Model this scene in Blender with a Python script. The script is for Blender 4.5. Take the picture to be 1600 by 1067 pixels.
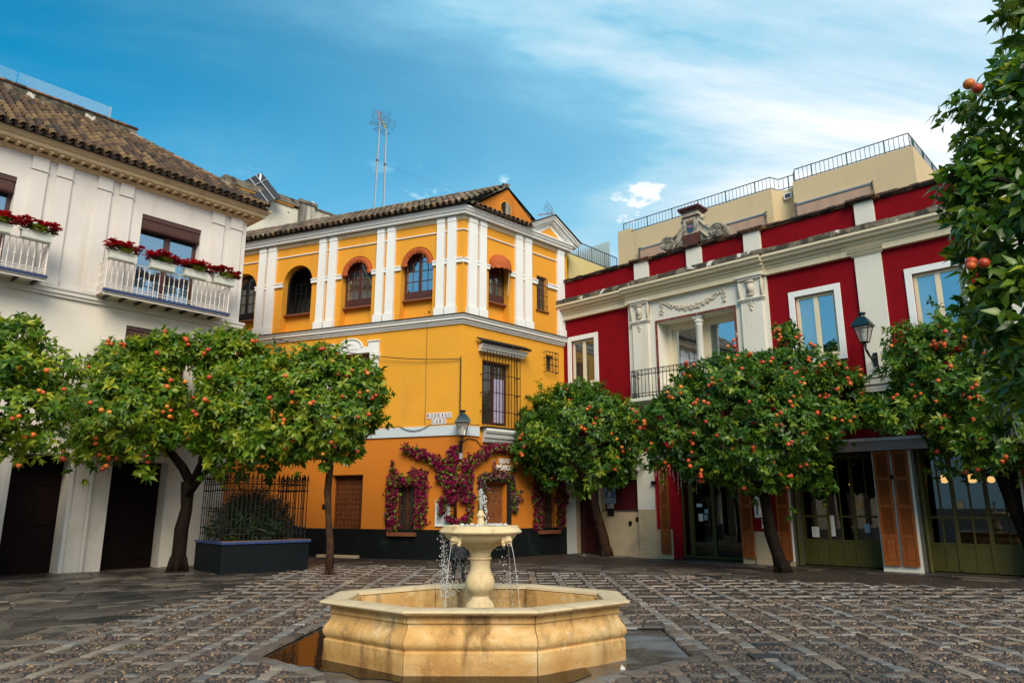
import bpy, bmesh, math, random
import numpy as np
from mathutils import Vector, Matrix

for o in list(bpy.data.objects):
    bpy.data.objects.remove(o)
random.seed(7)
RNG = np.random.default_rng(7)
SC = bpy.context.scene
COL = SC.collection
rad = math.radians

# ---------------------------------------------------------------- camera
cam = bpy.data.cameras.new('camera')
cam.sensor_width = 36.0
cam.lens = 25.1
cam.clip_start = 0.05
cam.clip_end = 2000
camo = bpy.data.objects.new('camera', cam)
camo.location = (0, 0, 1.4)
camo.rotation_euler = (rad(90 + 12.965), 0, 0)
COL.objects.link(camo)
SC.camera = camo

# ---------------------------------------------------------------- world
SUN_EL, SUN_AZ = 38.0, 172.0          # azimuth clockwise from +Y (the view direction)
W = bpy.data.worlds.new('World')
SC.world = W
W.use_nodes = True
nt = W.node_tree
nt.nodes.clear()
def wn(t, **k):
    n = nt.nodes.new(t)
    for a, b in k.items():
        setattr(n, a, b)
    return n
wl = nt.links.new
sky = wn('ShaderNodeTexSky', sky_type='NISHITA', sun_disc=False)
sky.sun_elevation = rad(SUN_EL)
sky.sun_rotation = rad(SUN_AZ)
sky.air_density = 1.0
sky.dust_density = 0.4
sky.ozone_density = 2.5
hs = wn('ShaderNodeHueSaturation')
hs.inputs['Hue'].default_value = 0.475
hs.inputs['Saturation'].default_value = 1.6
hs.inputs['Value'].default_value = 1.22
wl(sky.outputs[0], hs.inputs['Color'])
tc = wn('ShaderNodeTexCoord')
sep = wn('ShaderNodeSeparateXYZ')
wl(tc.outputs['Generated'], sep.inputs[0])
def wmath(op, a, b=None, c=None, clamp=False):
    n = wn('ShaderNodeMath', operation=op, use_clamp=clamp)
    for i, q in enumerate((a, b, c)):
        if q is None:
            continue
        if isinstance(q, (int, float)):
            n.inputs[i].default_value = q
        else:
            wl(q, n.inputs[i])
    return n.outputs[0]
zz = wmath('ADD', wmath('ABSOLUTE', sep.outputs['Z']), 0.22)
px = wmath('DIVIDE', sep.outputs['X'], zz)
py = wmath('DIVIDE', sep.outputs['Y'], zz)
cmb = wn('ShaderNodeCombineXYZ')
wl(px, cmb.inputs[0]); wl(py, cmb.inputs[1])
mp = wn('ShaderNodeMapping')
mp.inputs['Rotation'].default_value = (0, 0, rad(-28))
mp.inputs['Scale'].default_value = (0.5, 1.7, 1)
mp.inputs['Location'].default_value = (1.4, 0.6, 0)
wl(cmb.outputs[0], mp.inputs[0])
def wnoise(vec, scale, detail, rough, dist):
    n = wn('ShaderNodeTexNoise')
    n.inputs['Scale'].default_value = scale
    n.inputs['Detail'].default_value = detail
    n.inputs['Roughness'].default_value = rough
    n.inputs['Distortion'].default_value = dist
    wl(vec, n.inputs['Vector'])
    return n.outputs['Fac']
n1 = wnoise(mp.outputs[0], 1.0, 8, 0.60, 0.5)
n2 = wnoise(mp.outputs[0], 0.45, 3, 0.5, 0.2)
n3v = wn('ShaderNodeMapping')
n3v.inputs['Location'].default_value = (-0.398, 0.2, 0)
wl(cmb.outputs[0], n3v.inputs[0])
n3 = wnoise(n3v.outputs[0], 4.2, 7, 0.6, 0.2)
# a cloud bank that thickens towards the east (+X): real cloud cover, even all the way round
bank = wn('ShaderNodeMapRange', interpolation_type='SMOOTHSTEP')
wl(wmath('ADD', wmath('MULTIPLY', sep.outputs['X'], 0.92), wmath('MULTIPLY', sep.outputs['Y'], 0.18)), bank.inputs['Value'])
bank.inputs['From Min'].default_value = -0.50
bank.inputs['From Max'].default_value = 0.84
wisp = wn('ShaderNodeMapRange', interpolation_type='SMOOTHSTEP')
wl(wmath('ADD', wmath('MULTIPLY', n1, 0.75), wmath('MULTIPLY', n2, 0.4)), wisp.inputs['Value'])
wisp.inputs['From Min'].default_value = 0.50
wisp.inputs['From Max'].default_value = 0.80
cov = wmath('ADD', wmath('MULTIPLY', wisp.outputs[0], wmath('ADD', 0.26, wmath('MULTIPLY', bank.outputs[0], 0.5))),
            wmath('MULTIPLY', bank.outputs[0], wmath('ADD', 0.10, wmath('MULTIPLY', n1, 1.12))), clamp=True)
# thin milky veil near the horizon
veil = wn('ShaderNodeMapRange', interpolation_type='SMOOTHSTEP')
wl(sep.outputs['Z'], veil.inputs['Value'])
veil.inputs['From Min'].default_value = 0.50
veil.inputs['From Max'].default_value = 0.10
cov = wmath('ADD', cov, wmath('MULTIPLY', veil.outputs[0], 0.46), clamp=True)
# small cumulus puffs low over the roofs
puff = wn('ShaderNodeMapRange', interpolation_type='SMOOTHSTEP')
wl(n3, puff.inputs['Value'])
puff.inputs['From Min'].default_value = 0.53
puff.inputs['From Max'].default_value = 0.66
low = wn('ShaderNodeMapRange', interpolation_type='SMOOTHSTEP')
wl(sep.outputs['Z'], low.inputs['Value'])
low.inputs['From Min'].default_value = 0.48
low.inputs['From Max'].default_value = 0.41
cov = wmath('MAXIMUM', cov, wmath('MULTIPLY', wmath('MULTIPLY', puff.outputs[0], low.outputs[0]), wmath('MULTIPLY', bank.outputs[0], 2.0, clamp=True)))
mixa = wn('ShaderNodeMix', data_type='RGBA')       # thin veil first turns the blue to pale cyan, thick cloud to white
wl(wmath('MULTIPLY', cov, 1.9, clamp=True), mixa.inputs['Factor'])
wl(hs.outputs[0], mixa.inputs['A'])
mixa.inputs['B'].default_value = (2.1, 4.7, 6.3, 1)
mixc = wn('ShaderNodeMix', data_type='RGBA')
wl(wmath('MULTIPLY_ADD', cov, 1.9, -0.9, clamp=True), mixc.inputs['Factor'])
wl(mixa.outputs['Result'], mixc.inputs['A'])
mixc.inputs['B'].default_value = (7.6, 7.9, 8.2, 1)
bg = wn('ShaderNodeBackground')
bg.inputs['Strength'].default_value = 0.066
wl(mixc.outputs['Result'], bg.inputs['Color'])
wo = wn('ShaderNodeOutputWorld')
wl(bg.outputs[0], wo.inputs[0])

sun = bpy.data.lights.new('sun', 'SUN')
sun.energy = 2.0
sun.angle = rad(36)
sun.color = (1.0, 0.87, 0.68)
suno = bpy.data.objects.new('sun', sun)
sd = Vector((math.sin(rad(SUN_AZ)) * math.cos(rad(SUN_EL)), math.cos(rad(SUN_AZ)) * math.cos(rad(SUN_EL)), math.sin(rad(SUN_EL))))
suno.rotation_euler = sd.to_track_quat('Z', 'Y').to_euler()
suno.location = (0, -5, 30)
COL.objects.link(suno)

SC.view_settings.view_transform = 'Standard'
SC.view_settings.look = 'None'
SC.view_settings.gamma = 1
SC.view_settings.use_curve_mapping = False
SC.view_settings.exposure = 1.05
SC.render.engine = 'CYCLES'
SC.cycles.max_bounces = 6
SC.cycles.transparent_max_bounces = 12
SC.cycles.use_denoising = True

# ================================================================ helpers
class MB:
    """collects faces in facade coordinates: x along the wall, y into the wall, z up"""
    def __init__(s, X=None):
        s.v = []; s.f = []; s.X = X; s.t = []
    def add(s, vs, fs, tint=None):
        n = len(s.v)
        s.v += [tuple(v) for v in vs]
        s.f += [tuple(i + n for i in f) for f in fs]
        if tint is not None:
            s.t += [tint] * len(fs)
    def box(s, x0, x1, y0, y1, z0, z1, tint=None):
        vs = [(x0, y0, z0), (x1, y0, z0), (x1, y1, z0), (x0, y1, z0), (x0, y0, z1), (x1, y0, z1), (x1, y1, z1), (x0, y1, z1)]
        s.add(vs, [(0, 3, 2, 1), (4, 5, 6, 7), (0, 1, 5, 4), (1, 2, 6, 5), (2, 3, 7, 6), (3, 0, 4, 7)], tint)
    def fb(s, s0, s1, d0, d1, z0, z1, tint=None):        # d outwards
        s.box(s0, s1, -d1, -d0, z0, z1, tint)
    def quad(s, a, b, c, d, tint=None):
        s.add([a, b, c, d], [(0, 1, 2, 3)], tint)
    def prism(s, pts, y0, y1, tint=None):                # polygon in (x,z), extruded in y
        n = len(pts)
        vs = [(p[0], y0, p[1]) for p in pts] + [(p[0], y1, p[1]) for p in pts]
        fs = [tuple(range(n)), tuple(range(2 * n - 1, n - 1, -1))]
        fs += [(i, (i + 1) % n, n + (i + 1) % n, n + i) for i in range(n)]
        s.add(vs, fs, tint)
    def profile(s, pts, s0, s1, m0=0.0, m1=0.0):
        """(d,z) section swept along x from s0 to s1; m mitres the end by m*d"""
        n = len(pts)
        vs = [(s0 - m0 * d, -d, z) for d, z in pts] + [(s1 + m1 * d, -d, z) for d, z in pts]
        fs = [(i, (i + 1) % n, n + (i + 1) % n, n + i) for i in range(n)]
        fs += [tuple(range(n - 1, -1, -1)), tuple(range(n, 2 * n))]
        s.add(vs, fs)
    def tube(s, pts, r, n=6, cap=True, tint=None):
        pts = [Vector(p) for p in pts]
        rr = r if isinstance(r, (list, tuple)) else [r] * len(pts)
        vs = []; fs = []
        up = Vector((0, 0, 1))
        for i, p in enumerate(pts):
            a = pts[max(i - 1, 0)]; b = pts[min(i + 1, len(pts) - 1)]
            d = (b - a).normalized()
            q = up if abs(d.z) < 0.95 else Vector((1, 0, 0))
            e1 = d.cross(q).normalized(); e2 = d.cross(e1)
            for k in range(n):
                t = 2 * math.pi * k / n
                vs.append(p + (e1 * math.cos(t) + e2 * math.sin(t)) * rr[i])
        for i in range(len(pts) - 1):
            for k in range(n):
                fs.append((i * n + k, i * n + (k + 1) % n, (i + 1) * n + (k + 1) % n, (i + 1) * n + k))
        if cap:
            fs.append(tuple(range(n - 1, -1, -1)))
            fs.append(tuple((len(pts) - 1) * n + k for k in range(n)))
        s.add(vs, fs, tint)
    def lathe(s, prof, cx=0, cy=0, n=32, sq=None):
        vs = []; fs = []
        for r, z in prof:
            for k in range(n):
                t = 2 * math.pi * k / n
                vs.append((cx + r * math.cos(t), cy + r * math.sin(t), z))
        m = len(prof)
        for i in range(m - 1):
            for k in range(n):
                fs.append((i * n + k, i * n + (k + 1) % n, (i + 1) * n + (k + 1) % n, (i + 1) * n + k))
        fs.append(tuple(range(n - 1, -1, -1)))
        fs.append(tuple((m - 1) * n + k for k in range(n)))
        s.add(vs, fs)
    def ball(s, c, r, n=8, m=5, sc=(1, 1, 1), tint=None):
        vs = [(c[0], c[1], c[2] - r * sc[2])]; fs = []
        for i in range(1, m):
            ph = -math.pi / 2 + math.pi * i / m
            for k in range(n):
                t = 2 * math.pi * k / n
                vs.append((c[0] + r * sc[0] * math.cos(ph) * math.cos(t), c[1] + r * sc[1] * math.cos(ph) * math.sin(t), c[2] + r * sc[2] * math.sin(ph)))
        vs.append((c[0], c[1], c[2] + r * sc[2]))
        L = len(vs) - 1
        for k in range(n):
            fs.append((0, 1 + (k + 1) % n, 1 + k))
            fs.append((L, 1 + (m - 2) * n + k, 1 + (m - 2) * n + (k + 1) % n))
        for i in range(m - 2):
            for k in range(n):
                fs.append((1 + i * n + k, 1 + i * n + (k + 1) % n, 1 + (i + 1) * n + (k + 1) % n, 1 + (i + 1) * n + k))
        s.add(vs, fs, tint)
    def build(s, name, mat, parent=None, smooth=False, bevel=0, kind=None, label=None, fix=True):
        me = bpy.data.meshes.new(name)
        vs = s.v
        if s.X is not None:
            vs = [tuple(s.X @ Vector(v)) for v in vs]
        me.from_pydata(vs, [], s.f)
        if s.t and len(s.t) == len(s.f):
            at = me.attributes.new('tint', 'FLOAT', 'FACE')
            at.data.foreach_set('value', s.t)
        if fix and len(s.f) < 6000:
            b = bmesh.new(); b.from_mesh(me)
            bmesh.ops.recalc_face_normals(b, faces=b.faces)
            b.to_mesh(me); b.free()
        if smooth:
            me.polygons.foreach_set('use_smooth', [True] * len(me.polygons))
            if smooth != 'all':
                try:
                    me.set_sharp_from_angle(angle=rad(smooth if smooth is not True else 40))
                except Exception:
                    pass
        me.materials.append(mat)
        o = bpy.data.objects.new(name, me)
        COL.objects.link(o)
        if parent:
            o.parent = parent
        if bevel:
            md = o.modifiers.new('bevel', 'BEVEL')
            md.width = bevel; md.segments = 2; md.limit_method = 'ANGLE'; md.angle_limit = rad(35)
        if kind: o['kind'] = kind
        if label: o['label'] = label
        return o

def tag(o, label=None, cat=None, group=None, kind=None):
    if label: o['label'] = label
    if cat: o['category'] = cat
    if group: o['group'] = group
    if kind: o['kind'] = kind
    return o
def thing(name, label, cat, loc=(0, 0, 0), rz=0.0, group=None):
    o = bpy.data.objects.new(name, None)
    o.location = loc; o.rotation_euler = (0, 0, rz)
    o.empty_display_size = 0.2
    COL.objects.link(o)
    return tag(o, label, cat, group)
def inst(src, parent=None, M=None, name=None):
    c = src.copy()
    COL.objects.link(c)
    c.parent = parent
    if M is not None:
        c.matrix_basis = M
    return c
def meshobj(name, verts, faces, mat, parent=None, tint=None, smooth=False):
    """fast numpy mesh; all faces the same size"""
    me = bpy.data.meshes.new(name)
    nf, k = faces.shape
    me.vertices.add(len(verts)); me.vertices.foreach_set('co', np.ascontiguousarray(verts, dtype=np.float32).ravel())
    me.loops.add(nf * k); me.loops.foreach_set('vertex_index', np.ascontiguousarray(faces, dtype=np.int32).ravel())
    me.polygons.add(nf)
    me.polygons.foreach_set('loop_start', np.arange(0, nf * k, k, dtype=np.int32))
    if smooth:
        me.polygons.foreach_set('use_smooth', np.ones(nf, dtype=bool))
    me.update(calc_edges=True)
    if tint is not None:
        at = me.attributes.new('tint', 'FLOAT', 'FACE')
        at.data.foreach_set('value', np.ascontiguousarray(tint, dtype=np.float32))
    me.materials.append(mat)
    o = bpy.data.objects.new(name, me)
    COL.objects.link(o)
    if parent: o.parent = parent
    return o

def wall(mb, s0, s1, z0, z1, holes, d=0.0):
    """wall sheet at depth d with openings (l,r,b,t,depth,arch) and their reveals"""
    xs = sorted({s0, s1, *[h[0] for h in holes], *[h[1] for h in holes]})
    zs = sorted({z0, z1, *[h[2] for h in holes], *[h[3] for h in holes]})
    xs = [x for x in xs if s0 <= x <= s1]; zs = [z for z in zs if z0 <= z <= z1]
    for i in range(len(xs) - 1):
        for j in range(len(zs) - 1):
            cx = (xs[i] + xs[i + 1]) / 2; cz = (zs[j] + zs[j + 1]) / 2
            if any(h[0] < cx < h[1] and h[2] < cz < h[3] for h in holes):
                continue
            mb.quad((xs[i], -d, zs[j]), (xs[i + 1], -d, zs[j]), (xs[i + 1], -d, zs[j + 1]), (xs[i], -d, zs[j + 1]))
    for h in holes:
        l, r, b, t, dep = h[:5]
        arch = len(h) > 5 and h[5]
        y0, y1 = -d, -d + dep
        top = t - (r - l) / 2 if arch else t
        mb.quad((l, y0, b), (l, y1, b), (l, y1, top), (l, y0, top))
        mb.quad((r, y0, b), (r, y0, top), (r, y1, top), (r, y1, b))
        mb.quad((l, y0, b), (r, y0, b), (r, y1, b), (l, y1, b))
        if not arch:
            mb.quad((l, y0, t), (l, y1, t), (r, y1, t), (r, y0, t))
        else:
            c = (l + r) / 2; R = (r - l) / 2; N = 18
            P = [(c - R * math.cos(math.pi * i / N), top + R * math.sin(math.pi * i / N)) for i in range(N + 1)]
            for (xa, za), (xb, zb) in zip(P, P[1:]):
                mb.quad((xa, y0, za), (xb, y0, zb), (xb, y0, t), (xa, y0, t))
                mb.quad((xa, y0, za), (xa, y1, za), (xb, y1, zb), (xb, y0, zb))

# ================================================================ materials
def mk(name, rough=0.8):
    m = bpy.data.materials.new(name)
    m.use_nodes = True
    b = m.node_tree.nodes['Principled BSDF']
    b.inputs['Roughness'].default_value = rough
    return m, m.node_tree, b
def nn(t, typ, **k):
    n = t.nodes.new(typ)
    for a, b in k.items():
        setattr(n, a, b)
    return n
def setin(n, **k):
    for a, b in k.items():
        n.inputs[a.replace('_', ' ')].default_value = b
def noise(t, scale, detail=5, rough=0.55, vec=None, dist=0.0, msc=None):
    n = nn(t, 'ShaderNodeTexNoise')
    setin(n, Scale=scale, Detail=detail, Roughness=rough, Distortion=dist)
    if vec is None:
        c = nn(t, 'ShaderNodeTexCoord'); vec = c.outputs['Object']
    if msc:
        mpn = nn(t, 'ShaderNodeMapping'); mpn.inputs['Scale'].default_value = msc
        t.links.new(vec, mpn.inputs[0]); vec = mpn.outputs[0]
    t.links.new(vec, n.inputs['Vector'])
    return n.outputs['Fac']
def ramp(t, fac, stops, interp='LINEAR'):
    r = nn(t, 'ShaderNodeValToRGB')
    r.color_ramp.interpolation = interp
    e = r.color_ramp.elements
    while len(e) < len(stops):
        e.new(0.5)
    for q, (p, c) in zip(e, stops):
        q.position = p
        q.color = (*c, 1) if len(c) == 3 else c
    t.links.new(fac, r.inputs[0])
    return r.outputs[0]
def mixrgb(t, fac, a, b, mode='MIX'):
    n = nn(t, 'ShaderNodeMix', data_type='RGBA', blend_type=mode)
    for key, q in (('Factor', fac), ('A', a), ('B', b)):
        if isinstance(q, (int, float)):
            n.inputs[key].default_value = q
        elif isinstance(q, tuple):
            n.inputs[key].default_value = (*q, 1) if len(q) == 3 else q
        else:
            t.links.new(q, n.inputs[key])
    return n.outputs['Result']
def maprange(t, v, a, b, c=0.0, d=1.0, smooth=True):
    n = nn(t, 'ShaderNodeMapRange')
    if smooth: n.interpolation_type = 'SMOOTHSTEP'
    setin(n, From_Min=a, From_Max=b, To_Min=c, To_Max=d)
    t.links.new(v, n.inputs['Value'])
    return n.outputs[0]
def bumpn(t, b, h, strength, dist=0.01):
    n = nn(t, 'ShaderNodeBump')
    setin(n, Strength=strength, Distance=dist)
    t.links.new(h, n.inputs['Height'])
    t.links.new(n.outputs[0], b.inputs['Normal'])
def gray(v): return (v, v, v)

def plaster(name, col, var=0.12, scale=1.3, bump=0.25, bscale=45, rough=0.85, streak=None, spots=None, blotch=None, spec=None):
    m, t, b = mk(name, rough)
    c = ramp(t, noise(t, scale, 6, 0.6), [(0.25, gray(1 - var)), (0.75, gray(1.0))])
    c = mixrgb(t, 1.0, (*col,), c, 'MULTIPLY')
    f2 = noise(t, bscale, 4, 0.6)
    c = mixrgb(t, 1.0, c, ramp(t, f2, [(0.3, gray(1 - var * 0.6)), (0.7, gray(1.0))]), 'MULTIPLY')
    if blotch:
        c = mixrgb(t, maprange(t, noise(t, blotch[2], 7, 0.65, dist=0.4), blotch[3], blotch[3] + 0.18, 0, blotch[1]), c, blotch[0])
    if streak:
        c = mixrgb(t, maprange(t, noise(t, streak[2], 6, 0.6, msc=(1, 1, 0.12)), streak[3], streak[3] + 0.2, 0, streak[1]), c, streak[0])
    if spots:
        c = mixrgb(t, maprange(t, noise(t, spots[2], 3, 0.5), spots[3], spots[3] + 0.06, 0, spots[1]), c, spots[0])
    t.links.new(c, b.inputs['Base Color'])
    b.inputs['Specular IOR Level'].default_value = 0.2 if spec is None else spec
    bumpn(t, b, f2, bump, 0.008)
    return m
def tinted(name, stops, rough=0.8, bump=0.3, bscale=30, source='attr', var=0.25, nscale=9, spots=None, spec=0.5):
    m, t, b = mk(name, rough)
    if source == 'attr':
        a = nn(t, 'ShaderNodeAttribute', attribute_name='tint'); fac = a.outputs['Fac']
    else:
        a = nn(t, 'ShaderNodeObjectInfo'); fac = a.outputs['Random']
    c = ramp(t, fac, stops)
    n1 = noise(t, nscale, 5, 0.6)
    c = mixrgb(t, 1.0, c, ramp(t, n1, [(0.25, gray(1 - var)), (0.7, gray(1.0))]), 'MULTIPLY')
    if spots:
        c = mixrgb(t, maprange(t, noise(t, spots[2], 6, 0.65), spots[3], spots[3] + 0.12, 0, spots[1]), c, spots[0])
    t.links.new(c, b.inputs['Base Color'])
    b.inputs['Specular IOR Level'].default_value = spec
    bumpn(t, b, noise(t, bscale, 5, 0.6), bump, 0.01)
    return m
def flat(name, col, rough=0.5, metal=0.0, var=0.1, nscale=12, spec=0.5, coat=0):
    m, t, b = mk(name, rough)
    c = mixrgb(t, 1.0, (*col,), ramp(t, noise(t, nscale, 4), [(0.3, gray(1 - var)), (0.7, gray(1.0))]), 'MULTIPLY')
    t.links.new(c, b.inputs['Base Color'])
    b.inputs['Metallic'].default_value = metal
    b.inputs['Specular IOR Level'].default_value = spec
    b.inputs['Coat Weight'].default_value = coat
    return m
def wood(name, c1, c2, rough=0.55, along='z', scale=7, coat=0.0):
    m, t, b = mk(name, rough)
    ms = {'z': (9, 9, 0.8), 'x': (0.8, 9, 9)}[along]
    f = noise(t, scale, 6, 0.6, dist=1.2, msc=ms)
    c = ramp(t, f, [(0.3, c1), (0.68, c2)])
    c = mixrgb(t, 1.0, c, ramp(t, noise(t, 2.0, 4), [(0.3, gray(0.7)), (0.7, gray(1.0))]), 'MULTIPLY')
    t.links.new(c, b.inputs['Base Color'])
    b.inputs['Coat Weight'].default_value = coat
    bumpn(t, b, f, 0.25, 0.004)
    return m
def glassdark(name, tint=(0.012, 0.016, 0.02), refl=0.42, rough=0.015, col=(0.75, 0.9, 1.0)):
    m, t, b = mk(name, 0.5)
    b.inputs['Base Color'].default_value = (*tint, 1)
    g = nn(t, 'ShaderNodeBsdfGlossy'); g.inputs['Color'].default_value = (*col, 1); g.inputs['Roughness'].default_value = rough
    lw = nn(t, 'ShaderNodeLayerWeight'); lw.inputs['Blend'].default_value = 0.35
    fac = maprange(t, lw.outputs['Facing'], 0.0, 1.0, refl, min(1, refl + 0.45), False)
    bn = nn(t, 'ShaderNodeBump'); setin(bn, Strength=0.05, Distance=0.02)
    t.links.new(noise(t, 1.6, 2), bn.inputs['Height']); t.links.new(bn.outputs[0], g.inputs['Normal'])
    mx = nn(t, 'ShaderNodeMixShader')
    t.links.new(fac, mx.inputs[0]); t.links.new(b.outputs[0], mx.inputs[1]); t.links.new(g.outputs[0], mx.inputs[2])
    t.links.new(mx.outputs[0], t.nodes['Material Output'].inputs[0])
    return m
def glassclear(name, tint=(0.8, 0.88, 0.9), refl=0.1, rough=0.01, gcol=(1, 1, 1)):
    m, t, b = mk(name, 0.5)
    g = nn(t, 'ShaderNodeBsdfGlossy'); g.inputs['Roughness'].default_value = rough; g.inputs['Color'].default_value = (*gcol, 1)
    tr = nn(t, 'ShaderNodeBsdfTransparent'); tr.inputs['Color'].default_value = (*tint, 1)
    mx = nn(t, 'ShaderNodeMixShader'); mx.inputs[0].default_value = refl
    t.links.new(tr.outputs[0], mx.inputs[1]); t.links.new(g.outputs[0], mx.inputs[2])
    t.links.new(mx.outputs[0], t.nodes['Material Output'].inputs[0])
    return m
def leafmat(name, stops, rough=0.4, trans=0.28, spec=0.45):
    m, t, b = mk(name, rough)
    a = nn(t, 'ShaderNodeAttribute', attribute_name='tint')
    c = ramp(t, a.outputs['Fac'], stops)
    t.links.new(c, b.inputs['Base Color'])
    b.inputs['Specular IOR Level'].default_value = spec
    tl = nn(t, 'ShaderNodeBsdfTranslucent')
    c2 = mixrgb(t, 1.0, c, (1.5, 1.6, 0.5), 'MULTIPLY')
    t.links.new(c2, tl.inputs['Color'])
    mx = nn(t, 'ShaderNodeMixShader'); mx.inputs[0].default_value = trans
    t.links.new(b.outputs[0], mx.inputs[1]); t.links.new(tl.outputs[0], mx.inputs[2])
    t.links.new(mx.outputs[0], t.nodes['Material Output'].inputs[0])
    return m

GRIME = (0.10, 0.085, 0.065)
M_white = plaster('white_render', (0.75, 0.70, 0.655), 0.16, 0.9, 0.2, 40, streak=((0.50, 0.38, 0.27), 0.35, 2.2, 0.52), blotch=((0.62, 0.49, 0.38), 0.5, 0.6, 0.55))
M_whitelow = plaster('white_render_lower', (0.78, 0.71, 0.62), 0.14, 0.9, 0.2, 40, blotch=((0.52, 0.43, 0.33), 0.5, 0.6, 0.5))
M_corn = plaster('cream_cornice_paint', (0.66, 0.50, 0.30), 0.12, 2, 0.15, 40, streak=((0.30, 0.22, 0.13), 0.5, 3.0, 0.55))
M_yel = plaster('ochre_paint_upper', (0.76, 0.335, 0.034), 0.10, 0.8, 0.2, 60, streak=((0.60, 0.24, 0.035), 0.45, 1.6, 0.52), spots=((0.35, 0.16, 0.04), 0.35, 4.0, 0.70))
M_yelmid = plaster('ochre_paint', (0.80, 0.372, 0.036), 0.14, 0.5, 0.2, 60, blotch=((0.66, 0.29, 0.035), 0.6, 0.5, 0.5), streak=((0.58, 0.27, 0.05), 0.5, 1.5, 0.55), spots=((0.35, 0.16, 0.04), 0.3, 2.6, 0.72))
M_yellow_low = plaster('orange_ochre_paint', (0.60, 0.195, 0.020), 0.12, 0.6, 0.2, 60, blotch=((0.52, 0.165, 0.022), 0.6, 0.55, 0.5))
M_trim = plaster('white_trim_paint', (0.80, 0.80, 0.78), 0.07, 1.4, 0.15, 50, streak=((0.50, 0.47, 0.42), 0.3, 3.0, 0.58))
M_bluetrim = plaster('pale_blue_band_paint', (0.56, 0.64, 0.68), 0.08, 1.0, 0.15, 50)
M_dado = plaster('black_green_dado', (0.006, 0.009, 0.009), 0.3, 1.2, 0.2, 40, rough=0.5, blotch=((0.016, 0.028, 0.025), 0.6, 1.2, 0.55), spec=0.2)
M_red = plaster('crimson_paint', (0.25, 0.0045, 0.010), 0.16, 0.7, 0.2, 60, blotch=((0.165, 0.0035, 0.007), 0.7, 0.7, 0.5), streak=((0.13, 0.008, 0.009), 0.6, 1.8, 0.55), spots=((0.35, 0.09, 0.08), 0.4, 3.3, 0.72), rough=0.8, spec=0.08)
M_redlow = plaster('crimson_paint_faded', (0.34, 0.010, 0.022), 0.16, 0.7, 0.2, 60, rough=0.8, spec=0.1)
M_reddark = plaster('dark_red_panel_paint', (0.07, 0.008, 0.010), 0.2, 0.9, 0.15, 50, rough=0.5)
M_cream = plaster('cream_stucco', (0.74, 0.70, 0.60), 0.09, 1.1, 0.2, 50, streak=((0.52, 0.43, 0.30), 0.4, 2.6, 0.54))
M_creamd = plaster('cream_moulding_paint', (0.74, 0.64, 0.45), 0.1, 1.5, 0.15, 50, streak=((0.45, 0.33, 0.18), 0.5, 3.0, 0.55))
M_beige = plaster('beige_plinth', (0.56, 0.42, 0.26), 0.16, 1.4, 0.3, 35, blotch=((0.36, 0.26, 0.16), 0.7, 1.2, 0.5))
M_pent = plaster('sand_render', (0.64, 0.49, 0.29), 0.1, 0.7, 0.2, 50, streak=((0.42, 0.31, 0.18), 0.35, 1.8, 0.54))
M_ledge = plaster('weathered_ledge_stone', (0.25, 0.21, 0.15), 0.3, 3.0, 0.5, 25, blotch=((0.040, 0.035, 0.028), 0.95, 2.6, 0.38), streak=((0.05, 0.045, 0.03), 0.8, 4, 0.5), spots=((0.7, 0.66, 0.58), 0.8, 3.4, 0.62))
M_weather = plaster('peeling_limewash', (0.66, 0.60, 0.50), 0.2, 1.1, 0.5, 25, streak=((0.06, 0.055, 0.05), 0.9, 1.3, 0.46), blotch=((0.30, 0.20, 0.13), 0.6, 1.5, 0.55))
M_bluegrey = plaster('blue_grey_render', (0.33, 0.43, 0.47), 0.06, 0.7)
M_tile = tinted('clay_roof_tile', [(0.0, (0.040, 0.025, 0.014)), (0.35, (0.13, 0.062, 0.026)), (0.7, (0.24, 0.125, 0.044)), (1.0, (0.36, 0.22, 0.085))], 0.85, 0.6, 22, 'obj', 0.6, 5, spots=((0.022, 0.019, 0.014), 0.9, 7.0, 0.50))
M_tileattr = tinted('mossy_roof_tile', [(0.0, (0.020, 0.015, 0.010)), (0.3, (0.17, 0.095, 0.055)), (0.55, (0.145, 0.135, 0.080)), (0.8, (0.27, 0.15, 0.080)), (1.0, (0.32, 0.25, 0.17))], 0.9, 0.6, 22, 'attr', 0.5, 5, spots=((0.040, 0.042, 0.020), 0.75, 6.0, 0.54))
M_brick = tinted('cap_brick', [(0.0, (0.03, 0.024, 0.02)), (0.5, (0.13, 0.06, 0.035)), (0.8, (0.33, 0.14, 0.05)), (1.0, (0.42, 0.22, 0.10))], 0.9, 0.6, 25, 'attr', 0.5, 9, spots=((0.02, 0.018, 0.015), 0.9, 5.0, 0.5))
M_doorwood = wood('old_door_wood', (0.050, 0.014, 0.005), (0.20, 0.060, 0.018), 0.55)
M_doorwood.node_tree.nodes['Principled BSDF'].inputs['Specular IOR Level'].default_value = 0.25
M_shut = wood('orange_shutter_wood', (0.17, 0.040, 0.009), (0.40, 0.112, 0.021), 0.5)
M_shut.node_tree.nodes['Principled BSDF'].inputs['Specular IOR Level'].default_value = 0.2
M_brownwood = wood('brown_window_wood', (0.050, 0.015, 0.012), (0.10, 0.030, 0.022), 0.45)
M_roller = wood('roller_blind_wood', (0.055, 0.020, 0.014), (0.15, 0.055, 0.030), 0.5, 'x')
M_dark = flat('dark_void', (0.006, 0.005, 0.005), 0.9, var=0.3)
M_darkdoor = wood('shade_dark_door', (0.004, 0.0015, 0.0015), (0.012, 0.003, 0.003), 0.8)  # tree and doorway shade is put into this near-black door colour
M_darkdoor.node_tree.nodes['Principled BSDF'].inputs['Specular IOR Level'].default_value = 0.15
M_iron = flat('black_iron', (0.014, 0.014, 0.015), 0.45, 0.4)
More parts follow.
